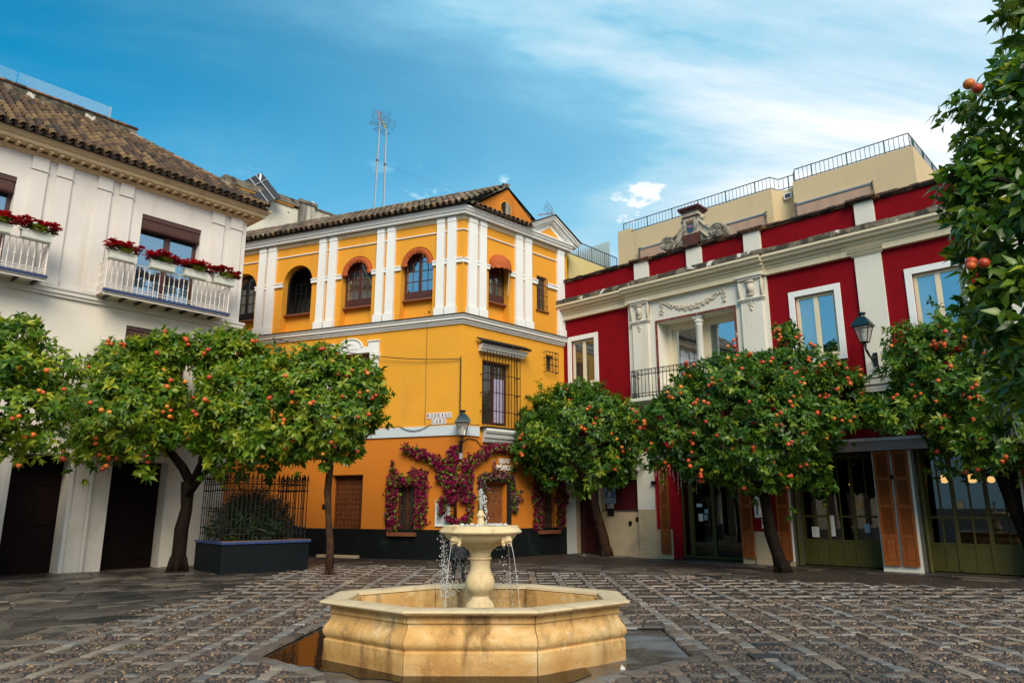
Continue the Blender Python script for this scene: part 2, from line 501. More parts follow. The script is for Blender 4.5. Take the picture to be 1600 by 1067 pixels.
M_ironrust = flat('rusty_iron', (0.030, 0.018, 0.012), 0.6, 0.3, 0.4, 25)
M_grayiron = flat('grey_iron', (0.13, 0.13, 0.13), 0.5, 0.3)
M_whiteiron = flat('white_painted_iron', (0.74, 0.66, 0.60), 0.5, 0, 0.12, 18)
M_lampgreen = flat('dark_teal_lamp_paint', (0.008, 0.030, 0.038), 0.35, 0.2)
M_lampglass = glassclear('lantern_glass', (0.95, 0.93, 0.88), 0.30, 0.35)
M_olive = flat('olive_green_joinery', (0.075, 0.068, 0.016), 0.5, 0, 0.18, 6, 0.2)
M_glass = glassdark('window_glass')
M_glassdim = glassdark('dim_window_glass', (0.03, 0.025, 0.02), 0.16, 0.03)
M_glassteal = glassdark('portal_glass', (0.015, 0.02, 0.025), 0.50, 0.012)
M_glassblue = glassdark('balcony_door_glass', (0.012, 0.018, 0.025), 0.42, 0.012, (0.34, 0.62, 0.86))  # blue of a reflected clear sky is put into the reflection tint
M_doorglass = glassclear('shop_glass', (0.55, 0.56, 0.54), 0.055, 0.012)
M_railglass = glassclear('balustrade_glass', (0.74, 0.93, 0.95), 0.12, 0.02)
M_curtain = flat('pale_curtain', (0.42, 0.50, 0.56), 0.9, 0, 0.2, 30)
M_lilac = flat('lilac_curtain', (0.42, 0.38, 0.55), 0.9, 0, 0.25, 20)
M_awn = plaster('rust_awning_cloth', (0.50, 0.115, 0.035), 0.25, 4, 0.3, 30, rough=0.9)
M_awnpink = plaster('dusty_pink_awning_cloth', (0.50, 0.33, 0.24), 0.15, 2, 0.2, 30, rough=0.9)
M_steel = flat('galvanised_steel', (0.42, 0.43, 0.45), 0.4, 0.7)
M_greymetal = flat('grey_box_metal', (0.30, 0.27, 0.29), 0.5, 0, 0.15, 4)
M_cable = flat('black_cable', (0.02, 0.017, 0.015), 0.6)
M_tileplaque = flat('white_glazed_tile', (0.74, 0.70, 0.70), 0.25, 0, 0.12, 14)
M_letter = flat('dark_glaze_lettering', (0.05, 0.012, 0.03), 0.3)
M_letterwhite = flat('white_sign_letters', (0.72, 0.68, 0.62), 0.5)
M_paper = flat('white_paper', (0.70, 0.70, 0.66), 0.7, 0, 0.1, 30)
M_bluesign = flat('blue_sign_enamel', (0.035, 0.17, 0.36), 0.35, 0, 0.15, 8)
M_greensign = flat('lime_sign_plastic', (0.28, 0.42, 0.05), 0.4)
M_trough = flat('white_planter_plastic', (0.70, 0.70, 0.62), 0.45, 0, 0.12, 20)
M_bluetile = flat('blue_glazed_edge_tile', (0.012, 0.030, 0.12), 0.25, 0, 0.35, 30)
M_planter = plaster('blue_black_planter', (0.006, 0.010, 0.013), 0.3, 1.5, 0.3, 40, rough=0.6, spec=0.15)
M_soil = flat('dark_soil', (0.02, 0.014, 0.01), 0.95, 0, 0.4, 30)
M_solar = flat('solar_panel_back', (0.03, 0.03, 0.035), 0.3, 0.2)
M_purple = leafmat('bougainvillea_bract', [(0.0, (0.035, 0.002, 0.012)), (0.4, (0.16, 0.005, 0.042)), (0.8, (0.34, 0.014, 0.095)), (1.0, (0.55, 0.09, 0.22))], 0.6, 0.20, 0.2)
M_dryflower = leafmat('dry_garland_flower', [(0.0, (0.015, 0.010, 0.010)), (0.45, (0.075, 0.026, 0.040)), (0.75, (0.30, 0.07, 0.15)), (1.0, (0.62, 0.40, 0.42))], 0.7, 0.2, 0.2)
M_poin = leafmat('poinsettia_bract', [(0.0, (0.18, 0.003, 0.014)), (0.5, (0.48, 0.007, 0.032)), (1.0, (0.70, 0.03, 0.08))], 0.55, 0.2, 0.25)
M_poinleaf = leafmat('planter_leaf', [(0.0, (0.012, 0.03, 0.006)), (0.45, (0.035, 0.085, 0.012)), (0.75, (0.20, 0.25, 0.02)), (1.0, (0.38, 0.36, 0.04))], 0.5, 0.25)
M_leaf = leafmat('orange_tree_leaf', [(0.0, (0.018, 0.064, 0.005)), (0.35, (0.066, 0.155, 0.009)), (0.65, (0.165, 0.255, 0.014)), (1.0, (0.40, 0.40, 0.028))], 0.42, 0.28)
M_leafdark = leafmat('orange_tree_leaf_deep', [(0.0, (0.015, 0.054, 0.007)), (0.5, (0.046, 0.128, 0.010)), (0.8, (0.120, 0.215, 0.015)), (1.0, (0.30, 0.34, 0.022))], 0.42, 0.28)
M_leafnear = leafmat('near_orange_leaf', [(0.0, (0.024, 0.075, 0.014)), (0.5, (0.062, 0.150, 0.020)), (0.8, (0.17, 0.26, 0.02)), (1.0, (0.46, 0.48, 0.04))], 0.30, 0.34, 0.5)
M_shrub = leafmat('dark_shrub_leaf', [(0.0, (0.006, 0.014, 0.004)), (0.7, (0.014, 0.032, 0.008)), (1.0, (0.05, 0.07, 0.015))], 0.5, 0.15)
M_bark = plaster('dark_bark', (0.020, 0.013, 0.009), 0.5, 5, 0.9, 22, blotch=((0.008, 0.005, 0.004), 0.8, 6, 0.5), spec=0.1)
M_barklight = plaster('brown_bark', (0.085, 0.045, 0.026), 0.45, 5, 0.9, 22, blotch=((0.022, 0.013, 0.009), 0.85, 6, 0.47), spec=0.1)
M_orange = tinted('orange_peel', [(0.0, (0.42, 0.035, 0.014)), (0.45, (0.58, 0.075, 0.018)), (0.8, (0.66, 0.15, 0.02)), (1.0, (0.72, 0.26, 0.03))], 0.38, 0.15, 120, 'obj', 0.1, 20)

# ================================================================ setting: ground and paving
FRM = {'L': ((-7.375, 18.634), (0.6600, 0.7513)), 'R': ((1.662, 22.701), (0.7254, -0.6884)),
       'YL': ((-1.413, 19.656), (0.9232, -0.3843)), 'YR': ((-1.413, 19.656), (0.7145, 0.6997))}
def dist_to(k, x, y):
    (ox, oy), (ux, uy) = FRM[k]
    return (x - ox) * uy + (y - oy) * (-ux)
def along(k, x, y):
    (ox, oy), (ux, uy) = FRM[k]
    return (x - ox) * ux + (y - oy) * uy
def at_wall(k, s, d, z=0.0):
    (ox, oy), (ux, uy) = FRM[k]
    return Vector((ox + s * ux + d * uy, oy + s * uy - d * ux, z))

mb = MB()
mb.quad((-400, -400, -0.1), (400, -400, -0.1), (400, 400, -0.1), (-400, 400, -0.1))
o = mb.build('ground', plaster('far_ground', (0.10, 0.09, 0.08), 0.3, 0.5, 0.3, 8)); tag(o, kind='structure')

PIT = [(-2.5, 7.33), (-1.2, 6.15), (-0.9, 5.98), (0.3, 5.98), (0.95, 6.55), (1.8, 7.3), (1.86, 9.12), (-2.36, 9.25)]
def inpoly(P, x, y):
    c = False
    for (x1, y1), (x2, y2) in zip(P, P[1:] + P[:1]):
        if (y1 > y) != (y2 > y) and x < (x2 - x1) * (y - y1) / (y2 - y1) + x1:
            c = not c
    return c
def offset_poly(P, o):
    """grow a counter-clockwise polygon by o"""
    n = len(P); out = []
    for i in range(n):
        p0 = Vector(P[i - 1]); p1 = Vector(P[i]); p2 = Vector(P[(i + 1) % n])
        d1 = (p1 - p0).normalized(); d2 = (p2 - p1).normalized()
        n1 = Vector((d1.y, -d1.x)); n2 = Vector((d2.y, -d2.x))
        k = 1 + n1.dot(n2)
        out.append(p1 + (n1 + n2) * (o / k))
    return out

# pebble bed with the sunk fountain pit left open
m, t, b = mk('pebble_bed', 0.55)
tcn = nn(t, 'ShaderNodeTexCoord')
vo = nn(t, 'ShaderNodeTexVoronoi'); setin(vo, Scale=24.0, Randomness=1.0); t.links.new(tcn.outputs['Object'], vo.inputs['Vector'])
sepc = nn(t, 'ShaderNodeSeparateColor'); t.links.new(vo.outputs['Color'], sepc.inputs[0])
c = ramp(t, sepc.outputs[0], [(0.0, (0.022, 0.017, 0.015)), (0.45, (0.080, 0.054, 0.039)), (0.8, (0.14, 0.090, 0.060)), (1.0, (0.27, 0.165, 0.095))])
c = mixrgb(t, maprange(t, vo.outputs['Distance'], 0.25, 0.62), c, (0.018, 0.014, 0.012))
c = mixrgb(t, maprange(t, noise(t, 0.9, 5, 0.6), 0.60, 0.70, 0, 0.75), c, (0.055, 0.062, 0.010))
c = mixrgb(t, 1.0, c, ramp(t, noise(t, 0.35, 4), [(0.3, gray(0.6)), (0.7, gray(1.0))]), 'MULTIPLY')
t.links.new(c, b.inputs['Base Color'])
bumpn(t, b, vo.outputs['Distance'], -0.9, 0.02)
M_bed = m
bmh = bmesh.new()
def loop(P, z):
    vs = [bmh.verts.new((x, y, z)) for x, y in P]
    return [bmh.edges.new((vs[i], vs[(i + 1) % len(vs)])) for i in range(len(vs))]
ed = loop([(-22, -12), (26, -12), (26, 40), (-22, 40)], -0.012) + loop(PIT, -0.012)
bmesh.ops.triangle_fill(bmh, use_beauty=True, edges=ed)
me = bpy.data.meshes.new('paving'); bmh.to_mesh(me); bmh.free(); me.materials.append(M_bed)
paving = bpy.data.objects.new('paving', me); COL.objects.link(paving); tag(paving, kind='structure')

m, t, b = mk('wet_slab', 0.35)
f = noise(t, 1.1, 7, 0.62, dist=0.6)
c = ramp(t, f, [(0.34, (0.022, 0.017, 0.014)), (0.46, (0.075, 0.072, 0.068)), (0.58, (0.145, 0.152, 0.155)), (0.75, (0.21, 0.21, 0.205))])
t.links.new(c, b.inputs['Base Color'])
r = maprange(t, f, 0.38, 0.6, 0.12, 0.5); t.links.new(r, b.inputs['Roughness'])
bumpn(t, b, noise(t, 7, 6, 0.65, dist=0.5), 0.45, 0.02)
mb = MB(); mb.add([(x, y, -0.03) for x, y in offset_poly(PIT, 0.25)], [tuple(range(len(PIT)))])
o = mb.build('fountain_pit_floor', m); tag(o, kind='structure')
m, t, b = mk('puddle_water', 0.02)
b.inputs['Base Color'].default_value = (0.018, 0.011, 0.006, 1); b.inputs['IOR'].default_value = 1.33
b.inputs['Specular IOR Level'].default_value = 0.22; b.inputs['Roughness'].default_value = 0.05
bumpn(t, b, noise(t, 5.0, 4, 0.55), 0.10, 0.02)
mb = MB(); PW = [(-2.47, 7.36), (-2.33, 7.27), (-2.18, 7.24), (-2.02, 7.06), (-1.84, 7.03), (-1.70, 6.84), (-1.46, 6.76), (-1.30, 6.55), (-1.08, 6.52), (-0.9, 6.38), (-0.62, 6.40), (-0.4, 6.29), (-0.1, 6.36), (0.15, 6.27), (0.5, 6.42), (0.7, 6.7), (0.6, 7.4), (-0.5, 8.4), (-1.3, 9.2), (-2.34, 9.2)]
mb.add([(x, y, -0.024) for x, y in PW], [tuple(range(len(PW)))])
o = mb.build('puddle', m); tag(o, kind='structure')

# stone strips: a half-metre net of worked stones with pebbles in between
M_stone = tinted('paving_stone', [(0.0, (0.050, 0.044, 0.040)), (0.25, (0.125, 0.092, 0.068)), (0.45, (0.20, 0.145, 0.108)), (0.60, (0.185, 0.172, 0.158)), (0.75, (0.25, 0.175, 0.118)), (0.88, (0.235, 0.228, 0.215)), (1.0, (0.36, 0.29, 0.22))], 0.46, 0.55, 26, 'attr', 0.5, 5, spots=((0.05, 0.045, 0.038), 0.55, 3.0, 0.56))
def stone_ok(x, y):
    if inpoly(PIT, x, y): return False
    if y < 4.6 or abs(x) > 0.80 * y + 1.2: return False
    return x > -5.06 and dist_to('R', x, y) > 0.9 and min(dist_to('YL', x, y), 99) > 2.2
stones = []      # (cx, cy, hx, hy)
P0, PITCH = -0.08, 0.5
rs = random.Random(11)
for i in range(-34, 36):
    X = P0 + i * PITCH
    y = 4.4 + rs.random() * 0.3
    while y < 18.6:
        L = rs.uniform(0.20, 0.42)
        stones.append((X + rs.uniform(-.014, .014), y + L / 2, rs.uniform(0.050, 0.078), L / 2 - 0.008))
        y += L
    for j in range(0, 29):
        Y = 4.55 + j * PITCH
        a = X + 0.075; e = X + PITCH - 0.075
        k = 2 if rs.random() < 0.35 else 1
        cut = [a, e] if k == 1 else [a, a + (e - a) * rs.uniform(0.35, 0.65), e]
        for q in range(k):
            stones.append(((cut[q] + cut[q + 1]) / 2, Y + rs.uniform(-.015, .015), (cut[q + 1] - cut[q]) / 2 - 0.007, rs.uniform(0.032, 0.054)))
stones = [q for q in stones if stone_ok(q[0], q[1])]
# flags: irregular slabs along the house fronts
flags = []
def flagfield(key, s0, s1, d0, d1, pu, pv, test):
    r = random.Random(hash(key) % 1000 if False else len(key) * 37 + 5)
    nu = int((s1 - s0) / pu); nv = int((d1 - d0) / pv)
    G = {}
    for a in range(nu + 1):
        for bq in range(nv + 1):
            sh = (0.5 * pu if bq % 2 else 0)
            G[a, bq] = (s0 + a * pu + sh * 0.0 + r.uniform(-.34, .34) * pu + (0.3 * pu if bq % 2 else -0.1 * pu), d0 + bq * pv + r.uniform(-.33, .33) * pv)
    for a in range(nu):
        for bq in range(nv):
            q = [G[a, bq], G[a + 1, bq], G[a + 1, bq + 1], G[a, bq + 1]]
            w = [at_wall(key, s, d) for s, d in q]
            cx = sum(p.x for p in w) / 4; cy = sum(p.y for p in w) / 4
            if test(cx, cy): flags.append([(p.x, p.y) for p in w])
            elif test(cx - 0.0, cy): pass
vis = lambda x, y: y > 5 and abs(x) < 0.85 * y + 1.0
flagfield('L', -16.5, 3.0, 0.06, 11.0, 0.60, 0.46, lambda x, y: vis(x, y) and x < -5.14 and dist_to('YL', x, y) > 2.25 or (vis(x, y) and dist_to('YL', x, y) > 0.2 and dist_to('L', x, y) < 2.5))
flagfield('YL', -7.5, 8.0, 0.06, 2.3, 0.60, 0.40, lambda x, y: vis(x, y) and dist_to('L', x, y) > 2.55 and dist_to('R', x, y) > 0.9 and dist_to('YR', x, y) > 0.05 or (vis(x, y) and dist_to('YR', x, y) > 0 and dist_to('YL', x, y) < 2.3 and dist_to('R', x, y) > 0.9 and dist_to('L', x, y) > 2.55))
flagfield('R', 0.2, 14.5, -0.6, 0.9, 0.70, 0.45, lambda x, y: vis(x, y) and dist_to('YR', x, y) > 0.05)
# pit kerb stones
kerbs = []
for (x1, y1), (x2, y2) in zip(PIT, PIT[1:] + PIT[:1]):
    L = math.hypot(x2 - x1, y2 - y1); n = max(1, round(L / 0.30))
    for k in range(n):
        a = (k + 0.5) / n
        kerbs.append((x1 + (x2 - x1) * a, y1 + (y2 - y1) * a, math.atan2(y2 - y1, x2 - x1), L / n / 2 - 0.006))

STV = []          # shared stone meshes, unit half-size
for k in range(16):
    mb = MB(); r = random.Random(k)
    j = lambda w: r.uniform(-w, w)
    base = [(-1, -1), (1, -1), (1, 1), (-1, 1)]
    bt = [(x + j(.10), y + j(.13), -0.02) for x, y in base]
    tp = [(x * 0.93 - x * abs(j(.10)), y * 0.86 - y * abs(j(.13)), 0.004 + j(.004)) for x, y in base]
    tt = k / 15.0
    mb.add(bt + tp + [(j(.2), j(.2), 0.008 + j(.002))], [(0, 1, 5, 4), (1, 2, 6, 5), (2, 3, 7, 6), (3, 0, 4, 7), (4, 5, 8), (5, 6, 8), (6, 7, 8), (7, 4, 8)], tt)
    o = mb.build('paving_stone', M_stone, paving)
    STV.append(o)
order = sorted(stones, key=lambda q: math.hypot(q[0], q[1]))
near = [q for q in order if abs(q[0]) < 0.70 * q[1] + 0.1 and q[1] > 5.1][:300 - len(kerbs) - 2]
nearset = set(near)
used = [0] * 16
def put_stone(cx, cy, ang, hx, hy, kk, top=0.0):
    M = Matrix.Translation((cx, cy, top)) @ Matrix.Rotation(ang, 4, 'Z') @ Matrix.Diagonal((hx, hy, 1, 1))
    if not used[kk]:
        STV[kk].matrix_basis = M; used[kk] = 1
    else:
        inst(STV[kk], paving, M)
for q in near:
    put_stone(q[0], q[1], rs.uniform(-.045, .045), q[2], q[3], rs.choice([5, 7, 8, 9, 10, 11, 12, 13, 14, 15, 15]) if q[3] > q[2] else rs.choice([3, 4, 5, 6, 7, 8, 9, 10, 12, 13]))
for q in kerbs:
    put_stone(q[0], q[1], q[2], q[3], 0.075, rs.choice([2, 4, 5, 6, 8, 12, 13]), 0.004)
for k in range(16):
    if not used[k]: bpy.data.objects.remove(STV[k])
mb = MB(); r = random.Random(5)
for q in order:
    if q in nearset: continue
    cx, cy, hx, hy = q; j = lambda w: r.uniform(-w, w)
    base = [(-hx, -hy), (hx, -hy), (hx, hy), (-hx, hy)]
    bt = [(cx + x + j(.010), cy + y + j(.010), -0.02) for x, y in base]
    tp = [(cx + x * 0.90 + j(.008), cy + y * 0.88 + j(.008), 0.006 + j(.004)) for x, y in base]
    mb.add(bt + tp, [(4, 5, 6, 7), (0, 1, 5, 4), (1, 2, 6, 5), (2, 3, 7, 6), (3, 0, 4, 7)], r.uniform(.45, 1.0) if hy > hx else r.uniform(.15, .75))
o = mb.build('paving_stones_far', M_stone, paving, kind='stuff', fix=False)
mb = MB(); r = random.Random(6)
M_flag = tinted('flagstone', [(0.0, (0.030, 0.026, 0.023)), (0.5, (0.085, 0.066, 0.052)), (0.8, (0.125, 0.100, 0.080)), (1.0, (0.21, 0.165, 0.12))], 0.42, 0.6, 14, 'attr', 0.5, 3, spots=((0.018, 0.016, 0.014), 0.85, 1.3, 0.50))
flags.sort(key=lambda w: math.hypot(w[0][0], w[0][1]))
for iw, w in enumerate(flags):
    cx = sum(p[0] for p in w) / 4; cy = sum(p[1] for p in w) / 4; h = r.uniform(-.004, .004)
    i1 = [(cx + (x - cx) * 0.96, cy + (y - cy) * 0.96) for x, y in w]; i2 = [(cx + (x - cx) * 0.90, cy + (y - cy) * 0.93) for x, y in w]
    mb.add([(x, y, -0.02) for x, y in i1] + [(x, y, 0.004 + h + r.uniform(-.003, .003)) for x, y in i2], [(4, 5, 6, 7), (0, 1, 5, 4), (1, 2, 6, 5), (2, 3, 7, 6), (3, 0, 4, 7)], r.random())
    if iw < 280: mb.build('flagstone', M_flag, paving); mb = MB()
o = mb.build('flagstones', M_flag, paving, kind='stuff', fix=False)

# pebbles set in the near cells
M_pebble = tinted('pebble', [(0.0, (0.020, 0.017, 0.016)), (0.45, (0.072, 0.049, 0.037)), (0.75, (0.125, 0.080, 0.056)), (0.92, (0.21, 0.12, 0.06)), (1.0, (0.42, 0.28, 0.15))], 0.38, 0.1, 60, 'attr', 0.2, 30, spots=((0.075, 0.080, 0.012), 0.6, 1.1, 0.60))
NP = 72000
yy = 5.2 + 6.3 * RNG.random(NP) ** 1.15
xx = (RNG.random(NP) * 2 - 1) * (0.74 * yy + 0.1)
fx = (xx - P0) % PITCH; fy = (yy - 4.55) % PITCH
ok = (fx > 0.055) & (fx < PITCH - 0.055) & (fy > 0.045) & (fy < PITCH - 0.045)
pin = np.array([inpoly(PIT, a, c) for a, c in zip(xx, yy)])
ok &= ~pin
xx, yy = xx[ok], yy[ok]; n = len(xx)
ang = RNG.random(n) * np.pi; la = 0.013 + 0.014 * RNG.random(n); lb = la * (0.5 + 0.4 * RNG.random(n)); hh = 0.006 + 0.012 * RNG.random(n)
th = np.arange(6) * np.pi / 3
ex = np.cos(th)[None] * la[:, None]; ey = np.sin(th)[None] * lb[:, None]
vx = xx[:, None] + ex * np.cos(ang)[:, None] - ey * np.sin(ang)[:, None]
vy = yy[:, None] + ex * np.sin(ang)[:, None] + ey * np.cos(ang)[:, None]
V = np.zeros((n, 13, 3)); V[:, :6, 0] = vx; V[:, :6, 1] = vy; V[:, :6, 2] = -0.014
V[:, 6:12, 0] = xx[:, None] + (vx - xx[:, None]) * 0.62; V[:, 6:12, 1] = yy[:, None] + (vy - yy[:, None]) * 0.62
V[:, 6:12, 2] = (-0.014 + hh * 0.8)[:, None]
V[:, 12, 0] = xx; V[:, 12, 1] = yy; V[:, 12, 2] = -0.014 + hh
F = []
for k in range(6):
    k2 = (k + 1) % 6
    F += [(k, k2, 6 + k2), (k, 6 + k2, 6 + k), (6 + k, 6 + k2, 12)]
F = np.array(F)[None] + (np.arange(n) * 13)[:, None, None]
o = meshobj('pebbles', V.reshape(-1, 3), F.reshape(-1, 3), M_pebble, paving, np.repeat(RNG.random(n), 18), smooth=True); o['kind'] = 'stuff'

# ================================================================ shared building pieces
def fac_root(name, label, cat, key):
    (ox, oy), (ux, uy) = FRM[key]
    return thing(name, label, cat, (ox, oy, 0), math.atan2(uy, ux))
def casement(parent, l, r, b, t, y, fmat, pmat, cols=2, rows=1, fw=0.055, bar=0.022, thick=0.05, X=None, mull=None, name='window', panel=0.0):
    """framed window: frame object with its panes as children; y = depth into the wall"""
    mb = MB(X); mull = fw * 1.3 if mull is None else mull
    mb.box(l, l + fw, y - thick, y, b, t); mb.box(r - fw, r, y - thick, y, b, t)
    mb.box(l + fw, r - fw, y - thick, y, t - fw, t); mb.box(l + fw, r - fw, y - thick, y, b, b + fw + panel)
    W_ = (r - l - 2 * fw - (cols - 1) * mull) / cols
    cells = []
    zb, zt = b + fw + panel, t - fw
    for c in range(cols):
        x0 = l + fw + c * (W_ + mull)
        if c: mb.box(x0 - mull, x0, y - thick - 0.008, y - 0.001, zb, zt)
        for k in range(1, rows):
            zc = zb + (zt - zb) * k / rows
            mb.box(x0, x0 + W_, y - thick * 0.8, y - 0.002, zc - bar / 2, zc + bar / 2)
        cells.append((x0, x0 + W_))
    f = mb.build(name, fmat, parent)
    for x0, x1 in cells:
        for k in range(rows):
            z0 = zb + (zt - zb) * k / rows; z1 = zb + (zt - zb) * (k + 1) / rows
            p = MB(X); p.box(x0 - 0.004, x1 + 0.004, y - thick * 0.45, y - thick * 0.3, z0 - 0.003, z1 + 0.003)
            p.build('pane', pmat, f)
    return f
def tile_mesh(mb, L, r0, r1, th=0.014, n=6, M=None, tint=None):
    """half-round clay tile: axis along +y, open side down"""
    vs = []; fs = []
    for y, r in ((0, r0), (L, r1)):
        for k in range(n + 1):
            a = math.pi * k / n
            vs.append((r * math.cos(a), y, r * math.sin(a)))
        for k in range(n + 1):
            a = math.pi * k / n
            vs.append(((r - th) * math.cos(a), y, (r - th) * math.sin(a)))
    m = n + 1
    for k in range(n):
        fs.append((k, k + 1, 2 * m + k + 1, 2 * m + k))
        fs.append((k, m + k, m + k + 1, k + 1))
        fs.append((m + k, 3 * m + k, 3 * m + k + 1, m + k + 1))
    if M is not None: vs = [M @ Vector(v) for v in vs]
    mb.add(vs, fs, tint)
def slope_matrix(x, y, z, ang, jit=0.0, r=random):
    """tile frame: +y runs up the slope (into the wall)"""
    c, s = math.cos(ang), math.sin(ang)
    M = Matrix(((1, 0, 0, x), (0, c, -s, y), (0, s, c, z), (0, 0, 0, 1)))
    return M @ Matrix.Rotation(r.uniform(-jit, jit), 4, 'Z') if jit else M

# ================================================================ white house
wh = fac_root('white_house', 'white rendered house with flower-box balconies and a clay tile roof', 'house', 'L')
mb = MB()
holes = [(-2.73, -1.24, 6.22, 8.48, 0.28), (-6.90, -5.40, 6.22, 8.48, 0.28)]
wall(mb, -11, 0, 5.97, 9.2, holes)
mb.build('upper_wall', M_white, wh)
mb = MB()
wall(mb, -11, 0, -0.05, 5.97, [(-4.67, -3.55, -0.05, 2.49, 0.55), (-2.71, -1.45, -0.05, 2.42, 0.45), (-2.78, -1.29, 4.25, 5.61, 0.12), (-6.95, -5.45, 4.25, 5.61, 0.12), (-7.9, -6.6, -0.05, 2.45, 0.5)])
mb.build('lower_wall', M_whitelow, wh)
mb = MB()
mb.quad((0, 0, -0.05), (0, 6.5, -0.05), (0, 6.5, 9.2), (0, 0, 9.2)); mb.quad((-11, 0, -0.05), (-11, 6.5, -0.05), (-11, 6.5, 9.2), (-11, 0, 9.2))
mb.quad((-11, 6.5, -0.05), (0, 6.5, -0.05), (0, 6.5, 9.2), (-11, 6.5, 9.2)); mb.quad((-11, 0.75, -0.05), (0, 0.75, -0.05), (0, 0.75, 9.2), (-11, 0.75, 9.2))
mb.build('side_wall', M_white, wh)
def ring(mb, prof, s0, s1, back=3.0):
    """moulding along the front that returns down the right side"""
    n = len(prof)
    vs = [(s0, -d, z) for d, z in prof] + [(s1 + d, -d, z) for d, z in prof] + [(s1 + d, back, z) for d, z in prof]
    fs = []
    for a in (0, n):
        fs += [(a + i, a + (i + 1) % n, a + n + (i + 1) % n, a + n + i) for i in range(n)]
    mb.add(vs, fs)
mb = MB(); ring(mb, [(-0.01, 5.97), (0.06, 5.97), (0.06, 6.02), (0.10, 6.04), (0.10, 6.10), (0.13, 6.14), (0.13, 6.19), (0.03, 6.215), (-0.01, 6.215)], -11, 0)
mb.build('string_course', M_white, wh)
mb = MB(); ring(mb, [(-0.01, 9.08), (0.04, 9.08), (0.05, 9.12), (0.10, 9.14), (0.10, 9.17), (-0.01, 9.17)], -11, 0)
mb.build('lower_cornice', M_corn, wh)
mb = MB(); ring(mb, [(-0.01, 9.215), (0.34, 9.215), (0.36, 9.25), (0.36, 9.29), (0.40, 9.31), (0.44, 9.36), (0.47, 9.40), (0.47, 9.44), (-0.01, 9.44)], -11, 0)
mb.build('cornice', M_corn, wh)
for k in range(52):
    s = -10.9 + k * 0.213
    mb = MB(); mb.fb(s, s + 0.075, 0.0, 0.30, 9.165, 9.214)
    if k == 0: den = mb.build('dentil', M_corn, wh)
    else: inst(den, wh, Matrix.Translation((k * 0.213, 0, 0)))
for a, c in ((-5.18, -4.85), (-4.68, -4.35), (-3.81, -3.49), (-3.32, -3.0), (-1.0, -0.65), (-0.48, -0.14), (-7.70, -7.36), (-7.2, -6.98), (-8.5, -8.2)):
    mb = MB(); mb.fb(a, c, 0.0, 0.045, 6.215, 9.08); mb.fb(a - 0.02, c + 0.02, 0.045, 0.075, 8.765, 8.79); mb.fb(a, c, 0.045, 0.06, 8.79, 9.08)
    mb.fb(a - 0.015, c + 0.015, 0.045, 0.065, 6.215, 6.42)
    mb.build('pilaster', M_white, wh, bevel=0.006)
# doorway surrounds, doors
mb = MB(); mb.fb(-3.55, -3.47, 0.0, 0.03, -0.05, 2.57); mb.fb(-4.75, -4.67, 0.0, 0.03, -0.05, 2.57); mb.fb(-4.67, -3.55, 0.0, 0.03, 2.49, 2.57)
mb.build('door_surround', M_white, wh, bevel=0.008)
for (l, r, t, y, nm) in ((-4.67, -3.55, 2.49, 0.50, 'a'), (-2.71, -1.45, 2.42, 0.40, 'b'), (-7.9, -6.6, 2.45, 0.45, 'c')):
    mb = MB(); mb.box(l, r, y, y + 0.05, -0.02, t)
    d = mb.build('door', M_darkdoor, wh)
    mb = MB()
    for q in range(2):
        for z0, z1 in ((0.2, 0.85), (1.0, 1.75), (1.85, t - 0.15)):
            w = (r - l) / 2; x0 = l + q * w + 0.10
            mb.box(x0, x0 + w - 0.2, y - 0.02, y, z0, z1)
    mb.build('door_panels', M_darkdoor, d)
mb = MB(); mb.tube([(-3.12, -0.06, -0.02), (-3.12, -0.06, 2.30), (-3.08, -0.06, 2.36), (-3.08, -0.06, 3.4)], 0.042, 8); mb.build('downpipe', M_whitelow, wh, smooth=True)
mb = MB(); mb.tube([(-0.33, -0.03, 0.35), (-0.33, -0.03, 5.9)], 0.013, 6); mb.build('gas_pipe', M_corn, wh, smooth=True)
# first-floor shutters (behind the trees)
for l in (-2.78, -6.95):
    mb = MB(); mb.box(l, l + 1.49, 0.03, 0.10, 5.52, 5.61); fr = mb.build('shutter_frame', M_brownwood, wh)
    for k in range(16):
        mb = MB(); mb.box(l + 0.02, l + 1.47, 0.055, 0.085, 4.27 + k * 0.078, 4.27 + k * 0.078 + 0.066)
        mb.build('slat', M_roller, fr)
# balcony doors with roller blinds
for l in (-2.73, -6.90):
    r = l + 1.49
    mb = MB(); mb.box(l, r, 0.02, 0.16, 8.37, 8.48); bx = mb.build('blind_box', M_brownwood, wh)
    for k in range(9):
        mb = MB(); mb.box(l + 0.02, r - 0.02, 0.05 - 0.010 * (k % 2), 0.09, 8.17 + k * 0.023, 8.17 + k * 0.023 + 0.020)
        mb.build('slat', M_roller, bx)
    mb = MB(); mb.tube([(l + 0.02, 0.07, 8.14), (r - 0.02, 0.07, 8.14)], 0.05, 8); mb.build('blind_roll', M_brownwood, bx, smooth=True)
    casement(wh, l, r, 6.24, 8.2, 0.26, M_brownwood, M_glassblue, 2, 1, 0.075, mull=0.14, name='balcony_door', panel=0.0)
